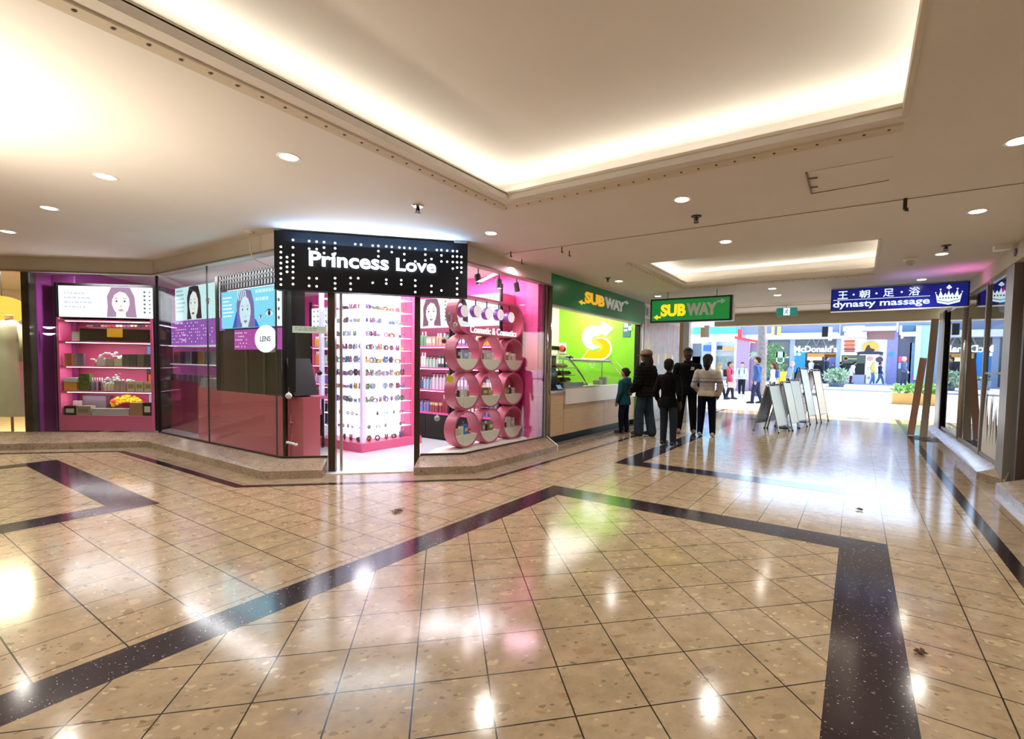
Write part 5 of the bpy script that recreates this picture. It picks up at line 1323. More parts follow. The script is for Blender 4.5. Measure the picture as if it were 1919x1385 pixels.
for (ri, ci, yc, zs_), items in zip(cells, GG):
    tot = sum(w for _, w, _ in items)+.012*(len(items)-1); y = yc-min(tot, .40)/2
    for k, (h, w, H_) in enumerate(items):
        m = gh(h, .25); b = MB(); x = XF-.09
        if (k+ri+ci) % 3 == 1 and w < .08:
            r = w/2; b.lathe([(0, 0), (r, 0), (r, H_*.6), (r*.4, H_*.72)], (x, y+w/2, zs_+.0005), 12, m); b.lathe([(r*.45, H_*.72), (r*.45, H_), (0, H_)], (x, y+w/2, zs_+.0005), 10, M_white); nm = 'perfume_bottle'
        else: b.box((x-.03, y, zs_+.0005), (x+.03, y+w, zs_+H_), m); b.box((x+.03, y+w*.18, zs_+H_*.3), (x+.0315, y+w*.82, zs_+H_*.65), mat('label paper', '#d9d2c6', .5)); nm = 'perfume_box'
        tag(b.build(nm, None), '%s %s in the %s ring of the %s row' % (CN[h], 'bottle' if 'bottle' in nm else 'box', ('left', 'middle', 'right')[ci], ('top', 'middle', 'bottom')[ri]), 'perfume', 'goods in the display rings')
        y += w+.012
# track lights above the window
tr = thing('track_rail', 'dark ceiling track rail above the pink window', 'light track', (-4.62, 5.7, 2.9))
MB().box((-4.64, 4.95, 2.86), (-4.60, 6.6, 2.89)).build('rail', M_black, tr); 
for k, (px, py, dx, dy) in enumerate(((896, 523, .25, .1), (935, 532, 0.0, 0.0), (968, 538, .18, .12))):
    P = at_x(px, py, -4.62); t = thing('track_spotlight', 'black track spotlight above the pink window, %s of three' % ('left', 'middle', 'right')[k], 'spotlight', (P.x, P.y, 2.86), 'track spotlights')
    d = Vector((dx*.6, dy+.06, -1)).normalized() if k != 1 else Vector((.12, -.08, -1)).normalized()
    MB().box((P.x-.025, P.y-.06, 2.83), (P.x+.025, P.y+.06, 2.859)).build('driver_box', M_black, t)
    MB().tube([(P.x, P.y, 2.83), (P.x, P.y, P.z+.06)], .009, 8).build('stem', M_black, t)
    b = MB(); b.lathe([(0, -.07), (.042, -.07), (.045, -.06), (.045, .075), (.036, .075), (.036, .06), (0, .06)], P, 16, axis=d); b.build('lamp_head', mat('spot black', '#2b2224', .4), t, smooth=False)
    b = MB(); b.lathe([(0, .068), (.036, .068)], P, 16, axis=d); b.build('lens', glow('spot lens', '#ffeef4', 14.0 if k == 1 else 4.0), t)
    lamp('SPOT', 'spot_beam', P+d*.09, 12, (1, .85, .92), .03, aim=tuple(d), angle=1.2)
# clothes shop: hanging dress, pendant lamp, stool
lampo = thing('pendant_lamp', 'big round orange pendant lamp in the clothes shop at far left', 'lamp', (-13.2, 3.0, 2.2))
P = at_line(4, 580, (-13.6, 1.6), (-12.2, 3.0)); b = MB(); b.ball(P, .34, None, 24, 16, (1, 1, .72)); b.build('lamp_shade', glow('orange lantern', '#ffb64a', 1.6), lampo, smooth=True); MB().tube([P+Z3*.24, (P.x, P.y, CEIL)], .008, 6).build('cable', M_black, lampo)
dr = thing('dress_form', 'dress form wearing a long pale dress in the clothes shop at far left', 'dress form', (-12.0, 1.75, .5))
pA = at_line(20, 700, (cB.x+n_.x*.22, cB.y+n_.y*.22), (cA.x+n_.x*.22, cA.y+n_.y*.22)); b = MB()
for i in range(1):
    prof = [(.05, 2.02), (.12, 1.99), (.20, 1.90), (.15, 1.66), (.16, 1.45), (.20, 1.1), (.25, .75), (.29, .40)]
    n = 36; vs = []; fs = []
    for r, z in prof:
        for k in range(n):
            a = 2*PI*k/n; w = r*(1+.07*math.sin(9*a)*(2.0-z)/1.6); q = Vector((pA.x, pA.y, z))+t_*(w*math.cos(a))+n_*(w*.55*math.sin(a)); vs.append(q)
    for j in range(len(prof)-1):
        for k in range(n): fs.append((j*n+k, j*n+(k+1) % n, (j+1)*n+(k+1) % n, (j+1)*n+k))
    b.add(vs, fs)
b.build('dress', mat('pale linen', '#d8d2b2', .8, var=.06, scale=6), dr, smooth=True)
b = MB(); c = Vector((pA.x, pA.y, 0)); b.tube([c+Z3*.03, c+Z3*1.99], .018, 8); b.build('pole', mat('hanger wood', '#a8875a', .5), dr)
MB().lathe([(0, .0125), (.19, .0125), (.18, .035), (0, .04)], c, 18).build('base', M_black, dr); MB().lathe([(.055, 2.02), (.05, 2.09), (0, 2.10)], c, 14).build('neck_cap', mat('hanger wood'), dr)
for sg1 in (-1, 1): MB().tube([c+t_*(.17*sg1)+Z3*1.93, c+t_*(.235*sg1)+Z3*1.6, c+t_*(.225*sg1)+Z3*1.32], [.055, .06, .065], 10).build('sleeve', mat('pale linen'), dr, smooth=True)
sl_ = thing('stool', 'small dark wooden stool behind the dress form', 'stool', (pA.x-.12*t_.x+.72*n_.x, pA.y-.12*t_.y+.72*n_.y, .012)); q = Vector((pA.x, pA.y, 0))-t_*.12+n_*.72
b = MB(); b.obox(q+Z3*.46, t_, Z3, .3, .035, .3); b.build('seat', mat('stool wood', '#5b3a24', .5), sl_)
for sa in (-1, 1):
    for sb2 in (-1, 1): b = MB(); b.beam(q+t_*(.12*sa)+n_*(.12*sb2)+Z3*.013, q+t_*(.11*sa)+n_*(.11*sb2)+Z3*.442, .028); b.build('leg', mat('stool wood'), sl_)

# ================================================================ SANDWICH COUNTER
M_wood = mat('pale oak laminate', '#c9ab86', .4, var=.10, scale=3, stretch=(1, 1, 14))
M_cwhite = mat('counter white', '#e3ded6', .3)
XC = -4.5
ct = thing('service_counter', 'pale wood and white counter of the sandwich shop with a black kickboard', 'counter', (-4.85, 8.9, .0125))
MB().box((-5.2, 6.98, .013), (XC-.06, 10.92, .15)).build('kickboard', M_black, ct)
MB().box((-5.2, 6.98, .151), (XC, 7.555, .925)).build('end_panel', M_wood, ct); MB().box((-5.2, 6.98, .926), (XC+.02, 7.555, .965)).build('steel_top', M_silver, ct)
for k in range(2):
    a = 7.57+1.665*k; MB().box((-5.2, a, .151), (XC, a+1.655, .692)).build('wood_panel', M_wood, ct)
b = MB(); b.prism([(-5.2, 7.57), (XC+.03, 7.57), (XC+.03, 10.90), (-5.2, 10.90)], .70, 1.0); b.build('white_front', M_cwhite, ct)
MB().box((-5.2, 7.57, 1.001), (XC+.035, 10.90, 1.018)).build('counter_top', mat('steel counter', '#b9b9b5', .25, .8), ct)
MB().box((XC-.02, 10.925, .013), (XC+.04, 10.99, 1.0)).build('green_end', M_green, ct)
sg_ = thing('sneeze_guard', 'long curved glass sneeze guard on steel rails over the sandwich counter', 'sneeze guard', (-4.8, 9.5, 1.02))
def arc(y, n=9): return [Vector((-4.50-.42*math.sin(PI/2*k/(n-1))**1.2, y, 1.034+.49*math.sin(PI/2*k/(n-1)*1.0))) for k in range(n)]
b = MB(); A_ = arc(8.45); B_ = arc(10.35); n = len(A_); vs = A_+B_+[p+Vector((-.006, 0, .004)) for p in A_+B_]
b.add(vs, [(k, k+1, n+k+1, n+k) for k in range(n-1)]); b.build('glass', pane_glass('guard glass', '#f2fbf2', 1.5, 1.0), sg_, True)
for y in (8.45, 10.35, 10.72): MB().tube(arc(y), .012, 8).build('rail', M_silver, sg_, True)
MB().tube([(-4.92, 8.40, 1.525), (-4.92, 10.4, 1.525)], .018, 8).build('top_rail', M_white, sg_)
MB().box((-5.18, 8.40, 1.54), (-4.88, 10.4, 1.565)).build('top_shelf', mat('glass shelf white', '#dfe6da', .2), sg_)
for y in (8.5, 10.3): MB().tube([(-5.1, y, 1.0185), (-5.1, y, 1.54)], .014, 8).build('post', M_silver, sg_)
bc = thing('bread_case', 'curved glass bread display case at the left end of the counter', 'display case', (-4.85, 7.9, 1.02))
MB().box((-5.18, 7.60, 1.019), (-4.53, 8.35, 1.10)).build('base', mat('case steel', '#8f908d', .3, .7), bc); MB().box((-5.19, 7.60, 1.101), (-5.17, 8.35, 1.50)).build('back_panel', M_black, bc)
for z in (1.22, 1.36): MB().box((-5.16, 7.62, z), (-4.70, 8.33, z+.012)).build('rack', mat('rack wire', '#6c6a5f', .4, .6), bc)
A_ = [p+Vector((.0, -.84, .09)) for p in arc(8.45)]; B_ = [p+Vector((0, -.10, .09)) for p in arc(8.45)]
b = MB(); b.add(A_+B_, [(k, k+1, n+k+1, n+k) for k in range(n-1)]); b.build('glass', pane_glass('guard glass'), bc, True)
for P_ in (A_, B_): MB().tube(P_, .010, 8).build('rail', mat('dark rail case', '#3a3b36', .3, .5), bc, True)
MB().box((-5.18, 7.60, 1.60), (-4.86, 8.36, 1.625)).build('top_board', mat('glass shelf white'), bc); MB().box((-5.19, 7.60, 1.501), (-5.17, 8.35, 1.599)).build('back_panel', M_black, bc)
for zi, z in enumerate((1.102, 1.233, 1.373)):
    for k in range(5 if zi < 2 else 4):
        y = 7.70+.135*k; b = MB(); b.tube([(-5.02, y, z+.038), (-4.98, y, z+.04), (-4.80, y, z+.04), (-4.76, y, z+.036)], [.015, .036, .036, .015], 10, flat=.9)
        m = mat(('loaf brown', 'loaf pale', 'loaf dark')[(k+zi) % 3], ('#8f6236', '#b98f55', '#6b4526')[(k+zi) % 3], .7, var=.15, scale=20)
        tag(b.build('bread_roll', m, None, True), '%s bread roll on the %s rack of the bread case' % (('brown', 'pale', 'dark')[(k+zi) % 3], ('lowest', 'middle', 'top')[zi]), 'bread', 'bread rolls in the bread case')
ov = thing('toaster_oven', 'black toaster oven on the steel end of the counter', 'oven', (-4.85, 7.3, .966))
MB().box((-5.15, 7.02, .9665), (-4.62, 7.52, 1.32)).build('body', mat('oven black', '#1d1d1e', .3), ov); MB().box((-4.62, 7.06, 1.05), (-4.612, 7.48, 1.28)).build('door', mat('oven glass', '#2c2f2c', .1), ov)
for k in range(2): MB().lathe([(0, 0), (.02, 0), (.018, .02), (0, .02)], (-4.62, 7.10, 1.0+.0*k), 10, axis=(1, 0, 0)).build('knob', M_silver, ov) if k == 0 else MB().lathe([(0, 0), (.02, 0), (.018, .02), (0, .02)], (-4.62, 7.2, 1.0), 10, axis=(1, 0, 0)).build('knob', M_silver, ov)
tb2 = thing('payment_tablet', 'small blue-lit payment tablet on the counter end', 'tablet', (-4.56, 7.4, .966))
b = MB(); b.obox((-4.53, 7.42, 1.02), (0, 1, 0), Vector((-.5, 0, .8)), .16, .10, .012); b.build('case', M_black, tb2); b = MB(); b.obox((-4.523, 7.42, 1.026), (0, 1, 0), Vector((-.5, 0, .8)), .14, .08, .008); b.build('display', gm('#7f9fc4', .8), tb2)
for k, (y, h, l, w) in enumerate(((8.55, '#d9b25a', 'yellow sandwich wraps stacked behind the guard', .22), (8.85, '#c9a04a', 'tan paper stack behind the guard', .18), (9.55, '#a9a698', 'steel tub of salad behind the guard', .16), (9.85, '#8f9a86', 'grey utensil holder behind the guard', .09))):
    b = MB(); b.box((-4.95, y, 1.0185), (-4.78, y+w, 1.06+.05*(k > 1)+.06*(k == 3))); bevel(tag(b.build(('sandwich_wraps', 'paper_stack', 'salad_tub', 'utensil_holder')[k], gh(h)), l, 'food service item'), .012)
# lit logo of two bent arrows on the green wall
YG = 11.095
def zp(x, y): P = at_y(1010+x*.14444, 600+y*.14444, YG); return P.x, P.z
lg = thing('wall_logo', 'big lit letter of a white and a yellow bent arrow on the lime wall', 'sign', (zp(760, 270)[0], YG, zp(760, 270)[1]))
def ringpts(cx, cy, r, a0, a1, n=22): return [(cx+r*math.cos(math.radians(a0+(a1-a0)*k/(n-1))), cy-r*math.sin(math.radians(a0+(a1-a0)*k/(n-1)))) for k in range(n)]
wo = ringpts(725, 225, 155, 72, 248); wi = ringpts(745, 268, 62, 258, 82)
white = [(830, 15), (968, 112), (862, 205), (845, 150)] ; 
white = wo+[(690, 385), (660, 372), (660, 405)][0:1]+[(790, 350), (770, 315)][0:1]+wi+[(848, 170), (862, 210), (968, 112), (838, 18), (822, 70)]
yo = ringpts(800, 370, 132, 85, -88); yi = ringpts(770, 345, 62, -78, 78)
yellow = [(740, 240)]+yo+[(640, 500), (575, 488), (662, 380), (668, 420)]+yi
def grow(pts, k, c): return [(c[0]+(x-c[0])*k, c[1]+(y-c[1])*k) for x, y in pts]
b = MB(); b.plate((0, YG-.02, 0), X3, Z3, [zp(x, y) for x, y in grow(yellow, 1.10, (780, 380))], .015); b.build('yellow_halo', glow('logo halo white', '#fbffe8', 2.2), lg)
b = MB(); b.plate((0, YG-.045, 0), X3, Z3, [zp(x, y) for x, y in white], .03); b.build('white_arrow', glow('logo white', '#ffffff', 3.4), lg)
b = MB(); b.plate((0, YG-.05, 0), X3, Z3, [zp(x, y) for x, y in yellow], .02); b.build('yellow_arrow', glow('logo yellow', '#ffd21c', 1.1), lg)
lamp('AREA', 'logo_glow', (zp(740, 230)[0], YG-.12, zp(740, 230)[1]+.1), 4, (1, 1, .7), .7, .8, aim=(0, 1, .12))
pm = thing('menu_poster', 'teal menu poster with white patches on the lime wall', 'poster', (zp(1140, 130)[0], YG, zp(1140, 130)[1]))
x0, z1 = zp(1093, 42); x1, z0 = zp(1186, 218); MB().box((x0, YG-.012, z0), (x1, YG-.001, z1)).build('sheet', mat('teal poster', '#2f6a66', .4), pm)
b = MB(); b.box((x0+.03, YG-.016, z0+.24), (x0+.13, YG-.012, z0+.33)); b.box((x0+.15, YG-.016, z0+.16), (x0+.24, YG-.012, z0+.27)); b.box((x0+.03, YG-.016, z0+.14), (x0+.12, YG-.012, z0+.19)); b.build('white_patches', M_cwhite, pm)
al = thing('alarm_board', 'small cream board with a dark dial and a red bell on the lime wall', 'alarm', (zp(315, 370)[0], YG, zp(315, 370)[1]))
x0, z1 = zp(272, 295); x1, z0 = zp(355, 435); MB().box((x0, YG-.03, z0), (x1, YG-.001, z1)).build('board', M_cwhite, al)
MB().lathe([(0, 0), (.07, 0), (.07, .03), (0, .03)], (x0+.14, YG-.03, z1-.17), 14, axis=(0, -1, 0)).build('dial', M_black, al); MB().ball((x0+.10, YG-.05, z0+.14), .09, None, 14, 10, (1, .5, 1)).build('bell', mat('alarm red', '#b83a2a', .35), al, True)
lamp('AREA', 'green_wall_wash', (-5.7, 10.3, 2.9), 28, (1, 1, .9), 1.8, .3, aim=(0, .7, -.8))
# shoe-box of dark stuff on the guard's top shelf
tag(MB().tube([(-5.02, 8.5, 1.60), (-5.02, 8.62, 1.60), (-5.02, 8.78, 1.585)], [.02, .035, .012], 8).build('hand_scanner', M_black, None, True), 'small black scanner lying on the top shelf of the guard', 'scanner')

# ================================================================ MURAL AND WALL SIGNS
mm = bpy.data.materials.new('mural print'); mm.use_nodes = True; nt = mm.node_tree; L = nt.links; bs = nt.nodes['Principled BSDF']; bs.inputs['Roughness'].default_value = .3
tc = nd(nt, 'ShaderNodeTexCoord'); mp_ = nd(nt, 'ShaderNodeMapping'); mp_.inputs['Scale'].default_value = (1, 5.0, .9); L.new(tc.outputs['Object'], mp_.inputs[0])
n1 = nd(nt, 'ShaderNodeTexNoise'); n1.inputs['Scale'].default_value = 2.6; n1.inputs['Detail'].default_value = 7; L.new(mp_.outputs[0], n1.inputs['Vector'])
r1 = nd(nt, 'ShaderNodeValToRGB'); els = r1.color_ramp.elements
for p_, h in ((.30, '#6b7280'), (.42, '#9aa3ad'), (.52, '#b9b4b4'), (.60, '#8f8d94'), (.70, '#c9b9a4')):
    e = els.new(p_); e.color = lin(h)
L.new(n1.outputs['Fac'], r1.inputs[0])
mp2 = nd(nt, 'ShaderNodeMapping'); mp2.inputs['Scale'].default_value = (1, 3, 2); L.new(tc.outputs['Object'], mp2.inputs[0])
n2 = nd(nt, 'ShaderNodeTexNoise'); n2.inputs['Scale'].default_value = 1.9; n2.inputs['Detail'].default_value = 6; L.new(mp2.outputs[0], n2.inputs['Vector'])
r2 = nd(nt, 'ShaderNodeValToRGB'); r2.color_ramp.elements[0].position = .42; r2.color_ramp.elements[1].position = .62; r2.color_ramp.elements[0].color = (0, 0, 0, 1); L.new(n2.outputs['Fac'], r2.inputs[0])
sxyz = nd(nt, 'ShaderNodeSeparateXYZ'); L.new(tc.outputs['Object'], sxyz.inputs[0])
mr = nd(nt, 'ShaderNodeMapRange'); mr.inputs['From Min'].default_value = .25; mr.inputs['From Max'].default_value = .7; L.new(sxyz.outputs[2], mr.inputs[0])
mlt = nd(nt, 'ShaderNodeMath', operation='MULTIPLY'); L.new(r2.outputs[0], mlt.inputs[0]); L.new(mr.outputs[0], mlt.inputs[1])
mxm = nd(nt, 'ShaderNodeMix', data_type='RGBA'); mxm.inputs[7].default_value = lin('#b87684'); L.new(mlt.outputs[0], mxm.inputs[0]); L.new(r1.outputs[0], mxm.inputs[6]); L.new(mxm.outputs[2], bs.inputs['Base Color'])
mu = thing('wall_mural', 'tall grey and pink leafy mural on the wall past the sandwich shop', 'mural', (-4.465, 12.7, 1.3))
mu_o = MB().box((-4.466, 11.30, .02), (-4.452, 14.10, 2.62)).build('print', mm, mu)
b = MB()
for y, z, h, w_, hh in ((12.0, 1.62, '#e0a08a', .10, .16), (12.9, 1.62, '#f0c26a', .12, .2), (13.15, 1.62, '#e8a850', .10, .18), (12.35, 1.62, '#f2e2c8', .08, .16), (11.6, 1.95, '#e6cf8a', .1, .2), (13.5, 1.6, '#f2e6d0', .08, .18)):
    b = MB(); b.plate((-4.450, y, z), (0, 1, 0), (0, 0, 1), flat_poly(0, 0, w_, hh, 12), .001, mat('mural '+h, h, .4)); b.build('lantern_shape', None, mu)
ws = thing('wall_sign', 'small grey plate with a dark symbol above the mural', 'sign', (-4.46, 11.45, 2.75)); MB().box((-4.466, 11.33, 2.66), (-4.455, 11.62, 2.92)).build('plate', mat('plate grey', '#b4b1aa', .5), ws)
text('symbol', 'B', (-4.455, 11.47, 2.79), (0, 1, 0), (0, 0, 1), mat('symbol grey', '#55524e', .5), width=.12, height=.17, depth=.003, bold=.03, parent=ws)

# ================================================================ FOLDING SIGN BOARDS
def aframe(x, y, rz, h, w, spread, label, frame_h, panel_h, panel_back, z=0.0):
    t = thing('sandwich_board', label, 'sign board', (x, y, z), 'sandwich boards by the way out', rz)
    fm = mat('board frame '+frame_h, frame_h, .35, .4)
    for s_, pm_ in ((-1, panel_back), (1, panel_h)):
        top = Vector((s_*.025, 0, h)); foot = Vector((s_*spread/2, 0, 0.012)); d = (foot-top)
        for e in (-1, 1):
            b = MB(); b.beam(top+Y3*(e*w/2), foot+Y3*(e*w/2), .022, .028, None, up=(0, 1, 0)); b.build('leg', fm, t, local=True)
            b = MB(); b.box((foot.x-.018, e*w/2-.018, 0), (foot.x+.018, e*w/2+.018, .024)); b.build('rubber_foot', M_black, t, local=True)
        b = MB(); p0, p1 = top+d*.03, top+d*.86; nrm = Vector((d.z, 0, -d.x)).normalized()*(.004)
        b.beam(p0, p1, w-.03, .012, None, up=tuple(nrm.normalized())); b.build('panel', mat('board '+pm_, pm_, .35, var=.05, scale=6), t, local=True)
        b = MB(); b.beam(p1-Y3*(w/2), p1+Y3*(w/2), .02); b.build('cross_bar', fm, t, local=True)
    b = MB(); b.tube([(0, -w/2, h), (0, w/2, h)], .018, 8); b.build('hinge', M_black, t, local=True)
    b = MB(); b.beam((-spread*.28, 0, h*.36), (spread*.28, 0, h*.36), .008); b.build('stay', M_black, t, local=True)
    return t
aframe(-1.60, 12.05, -.24, 1.06, .60, .56, 'silver sandwich board with a sage panel, frontmost of the stacked boards', '#9a968c', '#9aa396', '#6f6a60')
aframe(-1.42, 12.70, -.16, 1.12, .58, .56, 'grey sandwich board tucked behind the sage one', '#8a8880', '#a8aba6', '#5d5a54')
aframe(-1.32, 13.34, -.28, 1.16, .56, .54, 'sandwich board with a pale lilac panel, third from the front', '#77756e', '#b2b4b6', '#4a4844')
aframe(-1.22, 14.40, -.19, 1.46, .62, .66, 'tall black framed sandwich board behind the silver ones', '#17171a', '#a9b3b8', '#c9c9cc')
aframe(-.98, 15.20, -.24, 1.42, .58, .62, 'tall black board with a tan back panel, farthest of the stack', '#1c1c1f', '#c9a88a', '#8f5a4a')
for k, (x, y, l) in enumerate(((-1.45, 12.9, 'black rubber mat under the stacked silver boards'), (-1.2, 14.75, 'black rubber mat under the tall boards'))):
    b = MB(); b.obox((x, y, .008), X3, Y3, .30, .42, .012); tag(b.build('floor_mat', M_black), l, 'mat', 'mats under the boards')
tag(MB().box((-.22, 16.85, .0015), (.38, 17.05, .006)).build('drain_grate', mat('drain dark', '#4d5358', .5)), 'narrow dark drain grate in the floor at the way out', 'drain')

# ================================================================ THE STREET
M_pave = mat('pale street paving', '#cfcdc8', .55, var=.05, scale=.8)
sb_ = MB()
for y0, y1 in ((17.4, 24), (24, 34), (34, 46), (46, 62)):
    sb_.add([(-45, y0, street_z(y0)), (30, y0, street_z(y0)), (30, y1, street_z(y1)), (-45, y1, street_z(y1))], [(0, 1, 2, 3)])
structure(sb_, 'street', M_pave)
YF = at_street(1640, 721).y                       # line of the shops across the street
YKB = at_street(1600, 733).y
ZF = street_z(YF)
kb = MB(); kb.add([(-45, YKB, street_z(YKB)+.09), (30, YKB, street_z(YKB)+.09), (30, YF+1, ZF+.09), (-45, YF+1, ZF+.09)], [(0, 1, 2, 3)]); kb.add([(-45, YKB, street_z(YKB)), (30, YKB, street_z(YKB)), (30, YKB, street_z(YKB)+.09), (-45, YKB, street_z(YKB)+.09)], [(0, 1, 2, 3)])
structure(kb, 'kerb', mat('grey footpath', '#b9bcc4', .6))
kl = MB(); kl.add([(-45, YKB-.5, street_z(YKB-.5)+.004), (30, YKB-.5, street_z(YKB-.5)+.004), (30, YKB-.02, street_z(YKB)+.004), (-45, YKB-.02, street_z(YKB)+.004)], [(0, 1, 2, 3)])
structure(kl, 'street_gutter', mat('gutter grey', '#8f949c', .6))
def F(px, py, dy=0.0):
    P = at_y(px, py, YF-dy); return P.x, P.z
def fb(parent, name, px0, px1, py0, py1, m, d0=0.0, th=.12, lab=None):
    """box on the far shop line, outlined by the photograph's pixels; its face stands d0 in front of the line"""
    x0, zt = F(px0, py0, d0); x1, zb = F(px1, py1, d0)
    xa = F(px0, py1, d0)[0]; zb2 = F(px0, py1, d0)[1]; zt2 = F(px1, py0, d0)[1]
    b = MB(); b.box((min(x0, xa), YF-d0, (zb+zb2)/2), (x1, YF-d0+th, (zt+zt2)/2)); o = b.build(name, m, parent)
    if lab: o['label'] = lab
    return o
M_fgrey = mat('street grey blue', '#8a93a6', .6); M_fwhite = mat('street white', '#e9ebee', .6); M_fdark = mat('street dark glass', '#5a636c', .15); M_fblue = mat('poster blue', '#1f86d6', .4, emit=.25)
bd = thing('shop_building', 'grey shop building across the street with white burger shop lettering', 'building', (F(1485, 700)[0], YF, ZF+.09))
fb(bd, 'wall', 1390, 1573, 560, 626, mat('upper slate wall', '#8b93ab', .6), 0, .6)
fb(bd, 'awning', 1432, 1570, 624, 635, M_fwhite, 1.2, 1.3)
fb(bd, 'shop_glass', 1432, 1572, 635, 719, M_fdark, -.25, .1)
for a, c in ((1430, 1436), (1481, 1487), (1568, 1573)): fb(bd, 'pier', a, c, 634, 721, mat('pier blue grey', '#9aa9c4', .5), .05, .3)
fb(bd, 'sign_panel', 1487, 1569, 646, 661, mat('sign panel slate', '#5a616c', .4), .0, .1)
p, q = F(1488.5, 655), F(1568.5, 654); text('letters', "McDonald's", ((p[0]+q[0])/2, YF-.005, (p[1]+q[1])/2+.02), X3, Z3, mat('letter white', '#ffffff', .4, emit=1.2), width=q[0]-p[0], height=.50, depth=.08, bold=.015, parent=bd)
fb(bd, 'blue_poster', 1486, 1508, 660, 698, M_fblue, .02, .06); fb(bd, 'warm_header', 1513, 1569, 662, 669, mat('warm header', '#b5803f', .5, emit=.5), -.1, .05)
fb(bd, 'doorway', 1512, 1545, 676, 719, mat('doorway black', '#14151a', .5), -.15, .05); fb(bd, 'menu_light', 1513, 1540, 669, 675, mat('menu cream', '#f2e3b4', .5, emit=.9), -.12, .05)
fb(bd, 'glass_bay', 1545, 1569, 664, 719, mat('violet glass', '#5f6aa8', .2), -.1, .05)
b = MB(); cx, cz = F(1530, 642)
for s_ in (-1, 1): b.tube([(cx+s_*.02, YF-.04, cz-.25), (cx+s_*.2, YF-.04, cz+.22), (cx+s_*.42, YF-.04, cz+.3), (cx+s_*.65, YF-.04, cz-.3)], .04, 6)
b.build('arch_emblem', mat('emblem grey', '#8f9aa0', .4), bd)
fb(bd, 'small_mark', 1489, 1492, 661, 666, mat('letter white'), .06, .04); fb(bd, 'small_mark', 1495, 1500, 662, 666, mat('letter white'), .06, .04)
for a, c, h in ((1446, 1451, '#e9d873'), (1457, 1463, '#ecdc6a'), (1452, 1456, '#6d6a72')): fb(bd, 'banner', a, c, 612, 628, mat('banner '+h, h, .6), 1.25, .03)
fb(bd, 'black_box_sign', 1541, 1551, 612, 631, M_black, 1.4, .25); 
o = fb(bd, 'oval_sign', 1553, 1559, 613, 638, M_fwhite, 1.5, .1)
b2 = thing('shop_building', 'white dessert shop front across the street with a stacked biscuit picture', 'building', (F(1620, 700)[0], YF, ZF+.09))
fb(b2, 'wall', 1577, 1680, 560, 628, mat('upper slate wall'), .02, .6); fb(b2, 'soffit', 1625, 1676, 620, 636, mat('brown soffit', '#8a6664', .6), .3, .5); fb(b2, 'fascia', 1580, 1679, 612, 620, M_fwhite, .8, .8); fb(b2, 'canopy', 1582, 1624, 622, 633, mat('lilac canopy', '#c4c6dc', .6), .8, .8)
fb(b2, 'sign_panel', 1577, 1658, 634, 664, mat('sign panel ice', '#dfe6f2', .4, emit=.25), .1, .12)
for k, h in enumerate(('#c9603a', '#e08050', '#b8563a', '#d9744a', '#7a2f35', '#a8443a')):
    x0, z0 = F(1580.5+(k % 2)*.8, 637.5+3.8*k, .12); x1, z1 = F(1603.5-(k % 2)*.8, 640.8+3.8*k, .12)
    b = MB(); r_ = (z0-z1)/2; b.plate((0, YF-.12, 0), X3, Z3, [(x0+r_, z0), (x1-r_, z0), (x1, z0-r_), (x1-r_, z1), (x0+r_, z1), (x0, z0-r_)], .03); b.build('biscuit_picture', mat('biscuit '+h, h, .5), b2)
cx, cz = F(1631, 651, .13); b = MB(); b.plate((cx, YF-.13, cz), X3, Z3, flat_poly(0, 0, .62, .52, 24), .03, mat('crest grey', '#b9bcc4', .5)); b.plate((cx, YF-.135, cz), X3, Z3, flat_poly(0, .02, .52, .42, 24), .03, mat('crest gold', '#e0b24a', .5)); b.plate((cx-.1, YF-.14, cz-.15), X3, Z3, [(-.25, -.15), (-.12, .25), (.02, .35), (.12, .1), (.4, .0), (.3, -.18)], .02, mat('crest maroon', '#4a2430', .5))
b.plate((cx, YF-.145, cz-.42), X3, Z3, [(-.85, .05), (-.6, .12), (.6, .12), (.85, .05), (.75, -.05), (.85, -.16), (.55, -.1), (-.55, -.1), (-.85, -.16), (-.75, -.05)], .02, mat('crest navy', '#262c44', .5)); b.build('crest', None, b2)
fb(b2, 'menu_board', 1577, 1622, 665, 681, mat('menu dark green', '#525a50', .4), .05, .1)
p = F(1601, 672, .06)
b = MB(); b.lathe([(.13, 0), (.17, 0), (.17, .02), (.13, .02), (.13, 0)], (F(1585, 672)[0], YF-.05, p[1]), 16, axis=(0, -1, 0)); b.box((F(1590, 672)[0], YF-.06, p[1]-.06), (F(1606, 672)[0], YF-.05, p[1]+.02)); b.build('gold_mark', mat('menu gold', '#b0a060', .5, emit=.3), b2)
fb(b2, 'serving_window', 1577, 1622, 681, 702, mat('doorway black'), -.1, .1); fb(b2, 'counter_front', 1577, 1622, 702, 720, mat('counter pale', '#b9bccb', .5), .05, .3)
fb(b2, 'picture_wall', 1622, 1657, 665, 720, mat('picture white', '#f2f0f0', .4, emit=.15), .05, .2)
for k, (px, py, r_, h) in enumerate(((1630, 672, .22, '#d9a09a'), (1648, 674, .24, '#5a3a5a'), (1629, 690, .14, '#e6cfc4'), (1652, 700, .2, '#e0606a'), (1628, 708, .12, '#dfb0b8'), (1650, 667, .14, '#c9b8a8'))):
    P = F(px, py, .06); b = MB(); b.plate((P[0], YF-.06, P[1]), X3, Z3, flat_poly(0, 0, r_, r_*.85, 14), .02); b.build('round_picture', mat('pic '+h, h, .5), b2)
fb(b2, 'pier', 1657, 1664, 634, 721, M_fwhite, .15, .3); fb(b2, 'pier', 1664, 1679, 622, 721, mat('violet brick pier', '#8a86b4', .6, var=.1, scale=4), .25, .5)
fb(b2, 'blue_sticker', 1666, 1674, 660, 668, M_fblue, .27, .02)
